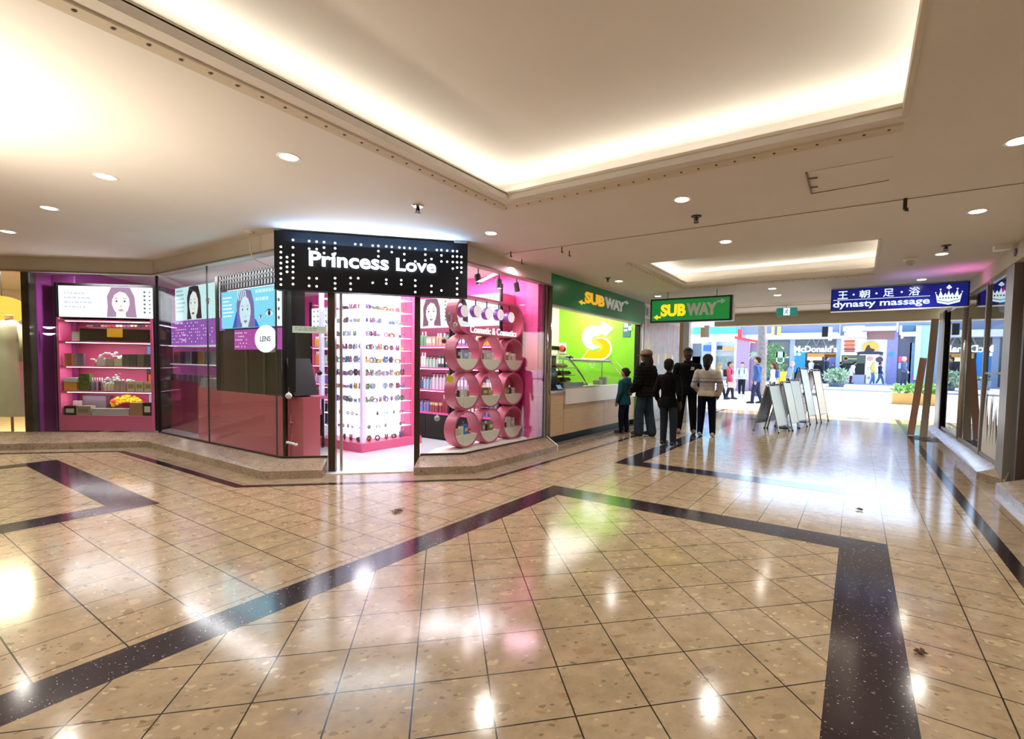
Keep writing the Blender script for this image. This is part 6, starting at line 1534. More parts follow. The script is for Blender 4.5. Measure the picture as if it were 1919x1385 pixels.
cx, cz = F(1601, 611, 1.6); b = MB(); b.plate((cx, YF-1.6, cz), X3, Z3, flat_poly(0, 0, .62, .62, 20, PI, 2*PI), .08); b.build('half_round_sign', mat('letter white'), b2)
b3 = thing('shop_building', 'dark shop entry with a red neon sign at the right across the street', 'building', (F(1705, 700)[0], YF, ZF+.09))
fb(b3, 'wall', 1688, 1900, 540, 722, mat('blue grey wall', '#7f94ac', .6), .0, .6); fb(b3, 'dark_entry', 1683, 1705, 630, 719, mat('entry dark', '#55556a', .5), .12, .1); fb(b3, 'awning', 1689, 1718, 622, 630, M_fwhite, .9, .9)
fb(b3, 'louvre', 1706, 1718, 642, 719, mat('blue louvre', '#7fa6c4', .5, var=.3, scale=9, stretch=(.1, .1, 6)), .12, .1)
fb(b3, 'neon_sign', 1684, 1699, 668, 678, mat('neon red box', '#e0405a', .4, emit=.8), .2, .06); fb(b3, 'pink_disc', 1708, 1718, 703, 713, mat('pink patch', '#e089b0', .5), .2, .05); fb(b3, 'blue_window', 1690, 1717, 610, 620, mat('sky window', '#3f6f9a', .2), .05, .05)
fb(b3, 'cross_frame', 1686, 1690, 610, 628, M_fwhite, .4, .05); fb(b3, 'pale_post', 1717, 1722, 610, 712, mat('pale aqua post', '#bfd6d8', .4), .6, .2); fb(b3, 'glass_side', 1722, 1745, 610, 720, mat('aqua glass', '#9cc4c4', .2), .3, .1)
fb(b3, 'spot_lamp', 1689, 1692, 630, 634, glow('entry lamp', '#ffffff', 4), .3, .05)

# left side of the street: violet kiosk, market hall, trees
YQ = 30.0
def q_(px, py, Y): P = at_y(px, py, Y); return P.x, P.z
def qb(parent, name, px0, px1, py0, py1, m, Y, th=.2):
    x0, z1 = q_(px0, py0, Y); x1, z0 = q_(px1, py1, Y); return MB().box((x0, Y, max(z0, street_z(Y)+.001)), (x1, Y+th, z1)).build(name, m, parent)
M_vio = mat('violet cladding', '#a38ba8', .6, var=.08, scale=1.5, stretch=(.2, .2, 14))
kx = thing('kiosk', 'violet clad kiosk with a red gable edge beside the street', 'building', (q_(1395, 740, 28)[0], 28, street_z(28)))
xk0, xk1 = q_(1377, 745, 28)[0], q_(1401, 745, 28)[0]; zk0, zk1 = q_(1380, 634, 28)[1], q_(1400, 640, 28)[1]
b = MB(); zb = street_z(28)+.001; b.add([(xk0, 28, zb), (xk1, 28, zb), (xk1, 28, zk1), (xk0, 28, zk0), (xk0, 31, zb), (xk1, 31, zb), (xk1, 31, zk1), (xk0, 31, zk0)], [(0, 1, 2, 3), (5, 4, 7, 6), (1, 5, 6, 2), (4, 0, 3, 7), (3, 2, 6, 7)])
b.build('body', M_vio, kx); b = MB(); b.beam((xk0-.1, 27.95, zk0+.05), (xk1+.9, 27.95, zk1-.12), .12, .14); b.build('red_edge', mat('kiosk red', '#c4424e', .5), kx); qb(kx, 'red_flue', 1383, 1389, 617, 633, mat('kiosk red'), 28.2, .3)
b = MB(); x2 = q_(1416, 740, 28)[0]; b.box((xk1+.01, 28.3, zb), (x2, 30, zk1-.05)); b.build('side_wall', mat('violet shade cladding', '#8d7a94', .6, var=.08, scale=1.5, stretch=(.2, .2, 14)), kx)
YM = YF-.9
mh = thing('market_building', 'white and aqua market building beyond the queue', 'building', (q_(1320, 720, YM)[0], YM, street_z(YM)))
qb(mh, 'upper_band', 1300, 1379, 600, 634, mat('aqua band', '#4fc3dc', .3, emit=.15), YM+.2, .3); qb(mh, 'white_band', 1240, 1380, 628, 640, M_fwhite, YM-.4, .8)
qb(mh, 'window_band', 1240, 1378, 640, 658, mat('pale window band', '#b8cfe6', .25), YM, .3); qb(mh, 'blue_sign', 1318, 1334, 647, 658, mat('sign blue', '#2f5fd0', .4, emit=.2), YM-.3, .1); qb(mh, 'orange_sign', 1354, 1377, 650, 657, mat('sign orange', '#e8925a', .5, emit=.2), YM-.3, .1); qb(mh, 'dark_sign', 1344, 1353, 648, 655, mat('doorway black'), YM-.3, .1)
qb(mh, 'lower_front', 1240, 1378, 658, 736, mat('pale shop front', '#b9bdb8', .4, var=.2, scale=.7), YM, .3); 
for a in (1240, 1262, 1286, 1334, 1377): qb(mh, 'column', a, a+4, 634, 737, M_fwhite, YM-.6, .3)
qb(mh, 'dark_opening', 1298, 1312, 640, 690, mat('opening grey', '#6a7078', .5), YM-.1, .1)
for k, (a, c) in enumerate(((1290, 1312), (1318, 1333), (1342, 1376))):
    qb(mh, 'window', a, c, 668, 700, mat('shop window green grey', '#7d8c86', .2, var=.3, scale=2), YM-.1, .08)
sgn = thing('hanging_sign', 'brown and grey box sign hanging at the street corner, left of the beam', 'sign', (q_(1320, 620, 19)[0], 19, q_(1320, 620, 19)[1])); qb(sgn, 'side', 1313, 1320, 614, 632, mat('sign ochre', '#a88040', .5), 19, .2); qb(sgn, 'face', 1320.2, 1328, 609, 632, mat('sign face grey', '#8b8f94', .4), 19, .2)
MB().tube([(q_(1321, 609, 19)[0], 19.1, q_(1321, 609, 19)[1]), (q_(1321, 609, 19)[0], 19.1, 3.05)], .02, 6).build('hanger', M_silver, sgn)
# white umbrella and stall
um = thing('market_umbrella', 'white market umbrella behind the tall man', 'umbrella', (q_(1297, 700, 24)[0], 24, street_z(24))); ux, uz = q_(1297, 641, 24)
b = MB(); b.lathe([(0, .28), (.25, .20), (.75, 0), (.73, -.03)], (ux, 24, uz), 12); b.build('canopy', M_fwhite, um); MB().tube([(ux, 24, street_z(24)+.001), (ux, 24, uz+.25)], .03, 8).build('pole', M_silver, um)

# trees and plants
def foliage(mb, c, rx, rz, n, s, seed, m):
    rr = random.Random(seed); c = Vector(c)
    for _ in range(n):
        a, u, k = rr.random()*2*PI, rr.random()*2-1, rr.random()**.4
        p = c+Vector((rx*k*math.cos(a)*math.sqrt(1-u*u), rx*k*math.sin(a)*math.sqrt(1-u*u), rz*k*u))
        d = Vector((rr.random()-.5, rr.random()-.5, rr.random()-.3)).normalized(); e = d.cross(Vector((rr.random(), rr.random(), rr.random()))).normalized()
        L = s*(.7+.6*rr.random()); mb.add([p, p+d*L*.5+e*L*.28, p+d*L, p+d*L*.5-e*L*.28], [(0, 1, 2, 3)], m)
M_leaf = mat('street leaf', '#5f8a4e', .5, var=.2, scale=2); M_leafs = mat('silver leaf', '#9db59a', .5, var=.15, scale=3); M_bark = mat('pale bark', '#8a7f78', .8, var=.2, scale=6)
P0 = at_street(1424, 742); tr_ = thing('street_tree', 'street tree with a pale straight trunk behind the man in blue', 'tree', P0)
topz = at_y(1422, 560, P0.y).z; b = MB(); b.tube([P0+Z3*.001, P0+Vector((.02, 0, 2)), P0+Vector((-.05, 0, topz-P0.z))], [.26, .21, .17], 10); b.build('trunk', M_bark, tr_, True)
b = MB(); foliage(b, P0+Vector((0, .5, 7.2)), 2.2, 1.5, 700, .28, 5, M_leaf); b.build('crown', None, tr_)
P1 = at_y(1447, 678, 33); t2 = thing('street_tree', 'small leafy green tree left of the burger shop', 'tree', (P1.x, 33, street_z(33))); MB().tube([(P1.x, 33, street_z(33)+.001), (P1.x+.1, 33, P1.z)], [.07, .04], 8).build('trunk', M_bark, t2)
b = MB(); foliage(b, P1, .85, 1.15, 620, .22, 6, M_leaf); b.build('crown', None, t2)
P1 = at_y(1418, 668, 26.3); t2 = thing('palm', 'small pale palm just above the man in blue', 'palm', (P1.x, 26.3, street_z(26.3))); MB().tube([(P1.x, 26.3, street_z(26.3)+.001), (P1.x, 26.3, P1.z)], .07, 8).build('trunk', M_bark, t2)
b = MB()
for k in range(16):
    a = 2*PI*k/16; pts = [P1, P1+Vector((math.cos(a)*.2, math.sin(a)*.2, .2-.1*(k % 2))), P1+Vector((math.cos(a)*.42, math.sin(a)*.42, .08-.25*(k % 2)))]; b.tube(pts, [.015, .045, .01], 5, flat=.15, side=(0, 0, 1))
b.build('fronds', M_leafs, t2)
sg3 = thing('street_board', 'pale green board with a round hole in front of the small tree', 'sign', at_y(1462, 690, 27)); x0, z1 = q_(1455, 659, 27); x1, z0 = q_(1469, 681, 27)
b = MB(); cx, cz = (x0+x1)/2, z0+.24; b.box((x0, 27, z0), (x0+.06, 27.03, z1)); b.box((x1-.06, 27, z0), (x1, 27.03, z1)); b.box((x0, 27, z1-.3), (x1, 27.03, z1)); b.box((x0, 27, z0), (x1, 27.03, z0+.05)); b.build('board', mat('board sage', '#a9c0ae', .5), sg3); MB().tube([(cx, 27.02, street_z(27)+.001), (cx, 27.02, z0)], .025, 6).build('post', M_silver, sg3)
def pot(px, py, r, h, label, fm, fr, fh, n, s, seed, pm_='#5d6678'):
    P = at_street(px, py); t = thing('potted_plant', label, 'plant', P, 'potted plants on the street'); b = MB(); b.lathe([(r*.85, .001), (r, h), (r*.9, h), (r*.85, h-.05), (0, h-.05)], P, 14); b.build('pot', mat('pot '+pm_, pm_, .5), t)
    b = MB(); foliage(b, P+Z3*(h+fh*.75), fr, fh, n, s, seed, fm); b.build('foliage', None, t)
pot(1567, 727, .46, .36, 'silvery shrub in a dark pot before the dessert shop', M_leafs, .72, .46, 520, .26, 9)
pot(1508, 722, .40, .62, 'blue grey planter left of the wet floor sign', M_leafs, .3, .12, 60, .2, 10, '#7f9ab4')
pot(1468, 724, .35, .3, 'small bright green shrub behind the sandwich boards', mat('bright leaf', '#7fb45a', .5, var=.2, scale=3), .5, .42, 260, .2, 12)
P0 = at_street(1672, 757); P1 = at_street(1730, 760); pl_ = thing('planter', 'long yellow timber planter with low plants at the right of the street', 'planter', ((P0.x+P1.x)/2+.6, P0.y, P0.z)); zt_ = at_y(1690, 737, P0.y).z
MB().box((P0.x, P0.y, P0.z+.001), (P1.x+1.4, P0.y+.9, zt_)).build('box', mat('yellow timber', '#c99a4e', .5, var=.08, scale=2), pl_); b = MB()
for k in range(7): foliage(b, (P0.x+.3+.42*k, P0.y+.4, zt_+.12), .34, .2, 60, .2, 40+k, mat('bright leaf'))
b.build('low_plants', None, pl_)
P0 = at_street(1504, 755); P1 = at_street(1530, 755); bn = thing('bench', 'grey stone bench just outside the way out', 'bench', ((P0.x+P1.x)/2, P0.y, P0.z)); zt_ = at_y(1515, 736, P0.y).z
MB().box((P0.x-.05, P0.y, zt_-.12), (P1.x, P0.y+.55, zt_)).build('seat', mat('bench stone', '#6a6266', .6), bn); MB().box((P0.x+.12, P0.y+.05, P0.z-.02), (P1.x-.18, P0.y+.5, zt_-.121)).build('plinth', mat('bench plinth', '#857d80', .6), bn)
P0 = at_street(1533, 717.5); b = MB(); cz = at_y(1533, 695, P0.y).z; zb = P0.z+.09; b.lathe([(0, zb-P0.z+.001), (.26, zb-P0.z+.001), (.06, cz-P0.z), (0, cz-P0.z)], P0, 4); tag(b.build('floor_sign', mat('caution yellow', '#e8b81e', .5, emit=.1)), 'yellow wet floor sign in the burger shop doorway', 'floor sign')
P0 = at_street(1607, 716); b = MB(); b.lathe([(0, .092), (.16, .092), (.24, at_y(1607, 702, P0.y).z-P0.z), (0, at_y(1607, 702, P0.y).z-P0.z)], P0, 12); tag(b.build('litter_bin', M_fwhite), 'white tapered bin before the dessert shop', 'bin')
P0 = at_street(1594, 718); tag(MB().box((P0.x-.2, P0.y, P0.z+.092), (P0.x+.2, P0.y+.3, P0.z+.42)).build('crate', mat('teal crate', '#3aa0b4', .5)), 'teal crate beside the silvery shrub', 'crate')
P0 = at_street(1464, 735); tag(MB().lathe([(0, .001), (.28, .001), (.22, .9), (.3, 1.1), (0, 1.1)], P0, 10).build('yellow_bin', mat('caution yellow')), 'yellow bin behind the woman with the blue backpack', 'bin')
# tram-like pale awnings over the opposite footpath at left, and a long wall closing the street
cl = MB(); cl.box((-45, YF+1.2, 0), (F(1390, 700)[0], YF+1.6, 9)); structure(cl, 'wall_street_end', mat('pale street wall', '#cfd3d8', .6))

# ================================================================ PEOPLE
def remeshed(mb, voxel, it=3):
    o = mb.build('tmp_body', None, None)
    r = o.modifiers.new('r', 'REMESH'); r.mode = 'VOXEL'; r.voxel_size = voxel
    s = o.modifiers.new('s', 'SMOOTH'); s.iterations = it; s.factor = .5
    bpy.context.view_layer.update()
    me = bpy.data.meshes.new_from_object(o.evaluated_get(bpy.context.evaluated_depsgraph_get()))
    old = o.data; bpy.data.objects.remove(o); bpy.data.meshes.remove(old)
    me.polygons.foreach_set('use_smooth', [True]*len(me.polygons)); return me
def limb(b, pts, rs, flat=1.0, side=None, n=10):
    b.tube(pts, rs, n, flat=flat, side=side)
    for p, r in ((pts[0], rs[0]), (pts[-1], rs[-1])):
        if flat == 1.0: b.ball(p, r, None, n, 7)
    for p, r in zip(pts[1:-1], rs[1:-1]):
        if flat == 1.0: b.ball(p, r*.99, None, n, 7)
def person(label, P, h, face, skin='#6b4a38', top='#222', low='#223', shoe='#333', hair='#15100e', legs=((.0, .0, 0), (.0, .0, 0)), arms=None, build_=1.0, hair_style='short', top_hem=.50, puff=.012, wide=.0, detail=False, bands=None, sleeve=1.0, extras=None, lean=0.0, group=None, sole=None, quilt=0.0):
    """legs: (forward, sideways, knee bend) per side; arms: ((elbow), (wrist)) offsets per side in body heights"""
    rz = math.atan2(-face[0], face[1]); t = thing('person', label, 'person', P, group, rz)
    vx = .0075 if detail else .016; Q = lambda x, y, z: Vector((x*h, y*h+lean*h*max(0, z-.5), z*h)); k = build_
    arms = arms or [((.136, -.02, .625), (.134, .035, .49))]*2
    J = {}
    for s_, (fy, fx, kb) in zip((-1, 1), legs):
        hip = Q(s_*.052*k, 0, .50); an = Q(s_*(.058+fx), fy, .052+max(0, -fy)*.12); kn = Q(s_*(.056+fx*.5), fy*.5+.018+kb, .278)
        J['hip', s_], J['kn', s_], J['an', s_] = hip, kn, an
        J['toe', s_] = an+Vector((0, .105*h, -.034*h-max(0, -fy)*.10*h)); J['heel', s_] = an+Vector((0, -.028*h, -.032*h))
        (ex, ey, ez), (wx, wy, wz) = arms[0 if s_ < 0 else 1]
        J['sh', s_] = Q(s_*.106*k, -.002, .782); J['el', s_] = Q(s_*ex, ey, ez); J['wr', s_] = Q(s_*wx, wy, wz)
    # body: one continuous skin
    b = MB()
    def torso(b, dr, zs=None):
        rows = [(.47, .084), (.52, .090), (.58, .080), (.64, .079), (.71, .090), (.77, .101), (.805, .095), (.83, .055)]
        rows = [r for r in rows if zs is None or r[0] >= zs-.001]
        pts = [Q(0, 0 if z < .6 else -.006, z) for z, _ in rows]; rs = [r*h*k+dr*h for _, r in rows]
        b.tube(pts, rs, 18, flat=.64 if dr == 0 else .74, side=(1, 0, 0)); return pts
    torso(b, 0)
    limb(b, [Q(0, -.004, .81), Q(0, .004, .885)], [.034*h, .031*h])
    hd = Q(0, .010, .932)
    b.ball(hd, h*.064, None, 16, 12, (.77, .92, 1.10)); b.ball(Q(0, .026, .897), h*.036, None, 12, 8, (.95, 1.0, .9)); b.ball(Q(0, -.012, .945), h*.056, None, 12, 8, (.86, 1, .95))
    b.tube([Q(0, .060, .945), Q(0, .074, .922), Q(0, .062, .914)], [.006*h, .011*h, .008*h], 8)
    b.ball(Q(0, .058, .952), h*.018, None, 8, 6, (1.9, .5, .5))
    for s_ in (-1, 1): b.ball(Q(s_*.047, .002, .928), h*.016, None, 8, 6, (.4, .8, 1.15))
    for s_ in (-1, 1):
        limb(b, [J['hip', s_], J['kn', s_], J['an', s_]], [.055*h*k, .037*h, .024*h]); limb(b, [J['an', s_], J['toe', s_]], [.024*h, .017*h]); limb(b, [J['an', s_], J['heel', s_]], [.024*h, .018*h])
        limb(b, [J['sh', s_], J['el', s_], J['wr', s_]], [.034*h*k, .026*h, .018*h])
        d = (J['wr', s_]-J['el', s_]).normalized(); W = J['wr', s_]; fwd = Y3-d*d.y; fwd = fwd.normalized() if fwd.length > .1 else X3
        limb(b, [W, W+d*.030*h, W+d*.050*h], [.017*h, .021*h, .019*h])
        if detail:
            for q in range(4):
                o_ = W+d*.046*h+fwd*(.0135*h*(1.5-q)); L = (.044, .050, .047, .036)[q]*h; cur = (X3*(-s_)*.3+d).normalized()
                b.tube([o_, o_+d*L*.55, o_+d*L*.55+cur*L*.45], [.0062*h, .0058*h, .0045*h], 7)
            b.tube([W+d*.014*h+fwd*.014*h, W+d*.034*h+fwd*.034*h, W+d*.054*h+fwd*.036*h], [.0085*h, .0075*h, .0055*h], 7)
        else:
            for q in range(4): o_ = W+d*.046*h+fwd*(.012*h*(1.5-q)); b.tube([o_, o_+d*.045*h], [.008*h, .006*h], 6)
            b.tube([W+d*.014*h+fwd*.014*h, W+d*.046*h+fwd*.034*h], [.009*h, .007*h], 6)
    me = remeshed(b, vx); me.materials.append(mat('skin '+skin, skin, .65, spec=.25)); bo = bpy.data.objects.new('body', me); COL.objects.link(bo); bo.parent = t
    # trousers
    b = MB(); rows = [(.47, .086), (.52, .092), (.585, .083)]
    b.tube([Q(0, 0, z) for z, _ in rows], [r*h*k+.005*h for _, r in rows], 18, flat=.64, side=(1, 0, 0))
    for s_ in (-1, 1): limb(b, [J['hip', s_], J['kn', s_], J['an', s_]+Vector((0, 0, -.012*h))], [.055*h*k, (.047+wide*.5)*h, (.036+wide)*h])
    me = remeshed(b, vx*1.15); me.materials.append(mat('trousers '+low, low, .9, var=.12, scale=9, spec=.12)); o = bpy.data.objects.new('trousers', me); COL.objects.link(o); o.parent = t
    # top with sleeves
    b = MB(); torso(b, puff, top_hem); b.tube([Q(0, 0, top_hem), Q(0, 0, top_hem+.03), Q(0, 0, .56)], [.103*h*k+puff*h*.8, .101*h*k+puff*h, .088*h*k+puff*h], 18, flat=.78, side=(1, 0, 0)); b.tube([Q(0, -.004, .81), Q(0, -.002, .848)], [.052*h, .040*h], 12)
    for s_ in (-1, 1):
        w_ = J['el', s_].lerp(J['wr', s_], sleeve*.97); limb(b, [J['sh', s_], J['el', s_], w_], [.039*h*k+puff*h*.7, .032*h+puff*h*.7, .024*h+puff*h*.6])
    me = remeshed(b, vx*1.15); me.materials.append(mat('top '+top, top, .9, var=.10, scale=12, bump=.15, spec=.12))
    if quilt:
        nm = [v.normal.copy() for v in me.vertices]
        for v, n3 in zip(me.vertices, nm): v.co += n3*(quilt*h*(abs(math.sin(v.co.z/h*PI/.042))-.6))
    if bands:
        for i, (a, c, hx) in enumerate(bands): me.materials.append(mat('top '+hx, hx, .85, var=.06, scale=12))
        for p in me.polygons:
            z = p.center.z/h
            if abs(p.center.x) < 9:
                for i, (a, c, hx) in enumerate(bands):
                    if a <= z < c: p.material_index = i+1
    o = bpy.data.objects.new('top', me); COL.objects.link(o); o.parent = t
    # shoes
    for s_ in (-1, 1):
        b = MB(); a = J['an', s_]; limb(b, [J['heel', s_]+Vector((0, 0, .010*h)), a.lerp(J['toe', s_], .5)+Vector((0, 0, -.004*h)), J['toe', s_]+Vector((0, .004*h, .004*h))], [.027*h, .029*h, .022*h])
        me = remeshed(b, vx); 
        for v in me.vertices:
            lo = min(J['toe', s_].z, J['heel', s_].z)-.017*h
            if v.co.z < lo: v.co.z = lo
        me.materials.append(mat('shoe '+shoe, shoe, .5))
        if sole:
            me.materials.append(mat('sole '+sole, sole, .6))
            for p in me.polygons:
                if p.center.z < min(J['toe', s_].z, J['heel', s_].z)-.002*h: p.material_index = 1
        o = bpy.data.objects.new('shoe', me); COL.objects.link(o); o.parent = t
    # hair
    b = MB(); hv = 1.2 if hair_style == 'pony' else 1.08
    b.ball(Q(0, -.012, .953), h*.060*hv, None, 14, 10, (.88, .95, .90)); b.ball(Q(0, .010, .968), h*.052, None, 12, 8, (.92, .98, .74)); b.ball(Q(0, -.032, .925), h*.048*hv, None, 12, 8, (1.0, .8, 1.1))
    if hair_style in ('pony', 'bun'): b.ball(Q(0, -.075, .94), h*.022, None, 10, 7)
    if hair_style == 'pony': limb(b, [Q(0, -.06, .93), Q(0, -.075, .88), Q(.0, -.062, .815)], [.042*h, .046*h, .020*h])
    if hair_style == 'long': limb(b, [Q(0, -.03, .93), Q(0, -.05, .87), Q(0, -.058, .79)], [.05*h, .052*h, .034*h])
    me = remeshed(b, vx); me.materials.append(mat('hair '+hair, hair, 0.95, bump=.3, scale=60)); o = bpy.data.objects.new('hair', me); COL.objects.link(o); o.parent = t
    if detail:
        for s_ in (-1, 1):
            b = MB(); b.ball(Q(s_*.020, .0585, .938), h*.0062, None, 10, 7); b.build('eye', mat('eye white', '#8f867e', .6, spec=.1), t, True, local=True)
            b = MB(); b.ball(Q(s_*.020, .0635, .938), h*.0034, None, 8, 6); b.build('iris', mat('iris', '#1d130e', .2), t, True, local=True)
        b = MB(); b.tube([Q(-.017, .0565, .894), Q(0, .0600, .8955), Q(.017, .0565, .894)], [.003*h, .0048*h, .003*h], 7); b.build('mouth', mat('mouth lips', '#4a2824', .6), t, True, local=True)
    if extras: extras(t, Q, J, h)
    return t
def towards(P): return (-P[0], -P[1])

# the five people queueing
def ex_girl(t, Q, J, h):
    b = MB(); b.tube([Q(-.06, -.02, .835), Q(-.03, -.055, .83), Q(.03, -.055, .83), Q(.06, -.02, .835)], [.02*h, .034*h, .034*h, .02*h], 9)
    b.build('hood', mat('top #1f4a54', '#1f4a54', .85), t, True, local=True)
person('girl in a teal hooded jacket with hair tied back, standing at the sandwich counter', (-4.10, 9.39, 0.0012), 1.38, (-1, .12), '#a87558', '#1f4a54', '#161a2a', '#4a2a32', '#0f0c0c', legs=((.01, 0, 0), (-.02, 0, 0)), hair_style='bun', top_hem=.44, puff=.016, detail=True, extras=ex_girl, arms=[((.136, .0, .625), (.125, .05, .50)), ((.136, .0, .625), (.125, .05, .50))])
def ex_cap(t, Q, J, h):
    b = MB(); b.lathe([(.070*h, .0), (.071*h, .02*h), (.062*h, .046*h), (.032*h, .064*h), (0, .067*h)], Q(0, -.008, .952), 18)
    cp = b.build('cap', mat('tan cap', '#7a5a42', .8), t, True, local=True)
    b = MB(); o = Q(0, .056, .957); b.plate(o, X3, Vector((0, 1, -.15)), [(-.05*h, -.02*h), (-.04*h, .045*h), (0, .058*h), (.04*h, .045*h), (.05*h, -.02*h)], .008*h); b.build('cap_brim', mat('tan cap'), cp, local=True)
    b = MB(); limb(b, [Q(-.055, .01, .845), Q(0, -.045, .85), Q(.055, .01, .845)], [.022*h, .028*h, .022*h]); b.build('collar', mat('top #14130f', '#14130f', .6), t, True, local=True)
person('person in a tan cap, black puffer jacket and flared jeans, facing the counter', (-3.62, 9.32, 0.001), 1.74, (-.92, .38), '#6b4a38', '#14130f', '#2c3a48', '#4a3a2c', '#0c0a0a', legs=((.03, 0, 0), (-.06, .005, 0)), hair_style='long', top_hem=.46, puff=.026, quilt=.007, wide=.022, detail=True, extras=ex_cap, arms=[((.150, -.01, .625), (.125, .085, .535)), ((.150, -.02, .625), (.135, .05, .51))])
person('boy seen from behind in a black long sleeved shirt, grey jeans and black trainers', (-2.84, 8.45, 0.001), 1.56, (.06, 1), '#4a3226', '#0d0c10', '#272c36', '#141416', '#0c0a0a', legs=((.02, .0, 0), (-.02, .02, 0)), top_hem=.45, puff=.010, detail=True, sole='#dcdad6', build_=.96, sleeve=.62, arms=[((.142, -.035, .62), (.130, .03, .49)), ((.142, -.035, .62), (.130, .03, .49))])
def ex_black(t, Q, J, h):
    b = MB(); o = Q(-.045, .075, .765); b.obox(o, X3, Z3, .045*h, .035*h, .006); b.build('badge', mat('badge white', '#b9b8b6', .6), t, local=True)
    b = MB(); limb(b, [Q(-.035, .022, .842), Q(0, .045, .832), Q(.035, .022, .842)], [.016*h, .016*h, .016*h]); b.build('collar', mat('top #0c0c0e', '#0c0c0e', .8), t, True, local=True)
person('tall man in black with a white chest badge and brown shoes, facing the camera', (-3.05, 10.29, 0.001), 1.83, (.36, -1), '#3d2a20', '#0c0c0e', '#12100f', '#7a4f34', '#0a0808', legs=((.02, .025, 0), (.0, .03, 0)), top_hem=.47, puff=.012, build_=1.06, detail=True, extras=ex_black, arms=[((.150, -.035, .62), (.11, -.06, .50)), ((.150, -.035, .62), (.11, -.06, .50))])
person('woman seen from behind in a pale sweater with lilac stripes and dark trousers', (-2.58, 10.09, 0.001), 1.68, (-.12, 1), '#7a5442', '#b9b2a8', '#0f1120', '#b0aaa2', '#0c0a0a', legs=((.0, .012, 0), (.01, .02, 0)), hair_style='pony', top_hem=.50, puff=.010, build_=1.05, detail=True, sole='#d9d6d0', bands=[(.615, .66, '#a39ea6'), (.66, .685, '#6f6a80'), (.685, .705, '#b7b0b0'), (.705, .722, '#8f8a9c'), (.50, .56, '#c2b8a4')], arms=[((.158, -.01, .625), (.12, .085, .56)), ((.158, -.01, .625), (.13, .06, .52))])

# people out on the street
def backpack(col, strap=True):
    def f(t, Q, J, h):
        b = MB(); b.obox(Q(0, -.115, .70), X3, Z3, .15*h, .20*h, .08*h); bevel(b.build('backpack', mat('pack '+col, col, .7), t, local=True), .03, 3)
        for s_ in (-1, 1): MB().tube([Q(s_*.06, -.07, .79), Q(s_*.065, .01, .835), Q(s_*.07, .075, .76), Q(s_*.075, .06, .66)], .010*h, 6).build('strap', mat('pack '+col), t, True, local=True)
    return f
def handbag(col):
    def f(t, Q, J, h):
        w = J['wr', 1]; b = MB(); b.obox(w+Vector((0, .01*h, -.13*h)), Y3, Z3, .20*h, .15*h, .07*h); bevel(b.build('shopping_bag', mat('bag '+col, col, .6), t, local=True), .02)
        backpack('#3a2430')(t, Q, J, h)
    return f
WALK = [((.135, -.05, .63), (.145, -.02, .50)), ((.135, .03, .63), (.145, .10, .52))]
def street_person(px, foot, head, face, label, raise_=0.0, **kw):
    P = at_street(px, foot); P.z += raise_; top_ = at_y(px, head, P.y).z
    hh = min(1.92, max(1.45, top_-P.z)); kw.setdefault('arms', WALK)
    return person(label, P, hh, face, group='passers-by on the street', **kw)
street_person(1417, 757, 669, (-1, .1), 'man in a blue jacket and dark jeans walking left on the street', top='#3f5f96', low='#2c3350', shoe='#22242c', hair='#2a2220', skin='#c9987a', legs=((.07, 0, 0), (-.09, 0, .02)), top_hem=.47, puff=.018)
street_person(1389, 742, 679, (.1, -1), 'person in a pale grey hoodie with dark straps walking toward the mall', top='#c9ced0', low='#23292e', shoe='#cfcac4', hair='#3a2a22', skin='#d0a084', legs=((.05, 0, 0), (-.05, 0, .02)), extras=backpack('#3a4a48'))
street_person(1366, 748, 678, (1, -.1), 'person in a pink jacket carrying a white shopping bag', top='#c9566a', low='#3a3038', shoe='#2c3038', hair='#3a2420', skin='#c9906a', legs=((.08, 0, 0), (-.06, 0, .02)), top_hem=.42, puff=.018, extras=handbag('#e0c9c4'))
street_person(1347, 748, 682, (1, -.1), 'woman in pale yellow and white striding behind the striped sweater', top='#dccfa0', low='#2c2f48', shoe='#3a3040', hair='#b08a52', skin='#d0a080', legs=((.16, 0, .0), (-.12, 0, .02)), hair_style='long')
street_person(1447, 750, 680, (-1, .15), 'woman with a blue backpack walking left behind the sandwich boards', top='#d0d4dc', low='#2a3560', shoe='#2c3a44', hair='#5a2c2a', skin='#c9906a', legs=((.10, 0, 0), (-.13, 0, .02)), hair_style='long', extras=backpack('#3a4a9a'))
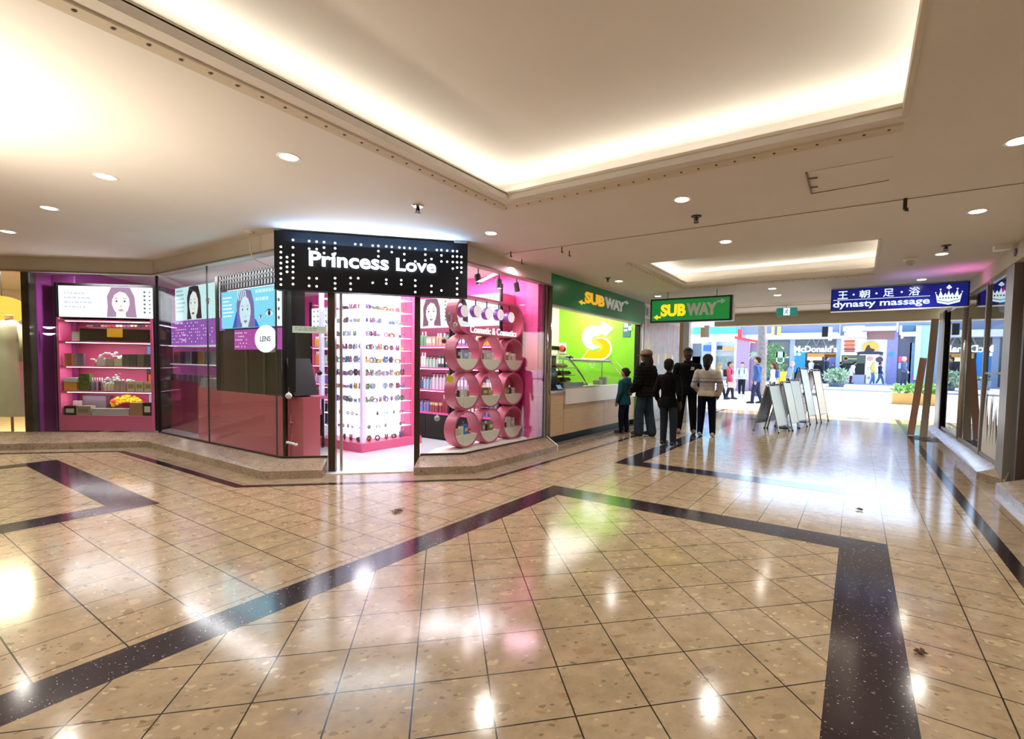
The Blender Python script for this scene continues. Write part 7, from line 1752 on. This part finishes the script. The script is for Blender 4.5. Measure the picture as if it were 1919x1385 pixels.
street_person(1476, 738, 678, (1, -.3), 'person in grey blue leaning near the tall black board', top='#7f8ca8', low='#3a4258', shoe='#333', hair='#b0a08a', skin='#d0a890', lean=.25)
street_person(1519, 720, 672, (1, -.4), 'person in a white coat before the blue poster', raise_=.08, top='#e9e6e4', low='#3f4a6a', shoe='#d9d6d2', hair='#c9b8b0', skin='#d0a890', top_hem=.42, puff=.03)
street_person(1531, 721, 677, (0, 1), 'person in black at the burger shop doorway, left of the wet floor sign', raise_=.08, top='#1a1a1e', low='#17171a', hair='#14100e', skin='#b08060')
street_person(1548, 721, 668, (1, 0), 'person in a dark grey coat right of the wet floor sign', raise_=.08, top='#33343c', low='#23242a', hair='#1a1614', skin='#b98a6a', top_hem=.36, legs=((.05, 0, 0), (-.05, 0, 0)))
street_person(1560, 720, 682, (-.3, -1), 'person in a slate jacket behind the silvery shrub', raise_=.08, top='#4a5260', low='#2a2d34', hair='#1a1614', skin='#c0906a')
street_person(1575, 721, 678, (1, -.1), 'person in black between the two shop fronts', raise_=.08, top='#1c1c26', low='#20222a', hair='#120e0e', skin='#8a5a40')
street_person(1593, 721, 678, (1, .2), 'person in a loose white shirt bending at the dessert counter', raise_=.08, top='#f0e6e4', low='#7a3048', hair='#1c1614', skin='#c0906a', top_hem=.36, puff=.03, lean=.35)
street_person(1634, 723, 676, (1, -.1), 'person in a yellow shirt and jeans before the picture wall', raise_=.08, top='#d9c45a', low='#5a6f9a', shoe='#e0ddd8', hair='#d8d2c8', skin='#d0a080', legs=((.05, 0, 0), (-.06, 0, .02)))
street_person(1648, 723, 679, (1, -.1), 'person in navy striding beside the one in yellow', raise_=.08, top='#38406a', low='#4f6a8c', shoe='#e6e4e2', hair='#23202a', skin='#b9866a', legs=((.14, 0, 0), (-.12, 0, .02)))
street_person(1692, 726, 668, (1, -.1), 'person with a pale blue backpack before the dark neon entry', raise_=.08, top='#5a6484', low='#3c4250', shoe='#cfcfd4', hair='#e0d8d0', skin='#d0a890', legs=((.06, 0, 0), (-.06, 0, .02)), extras=backpack('#8fa3c4'))
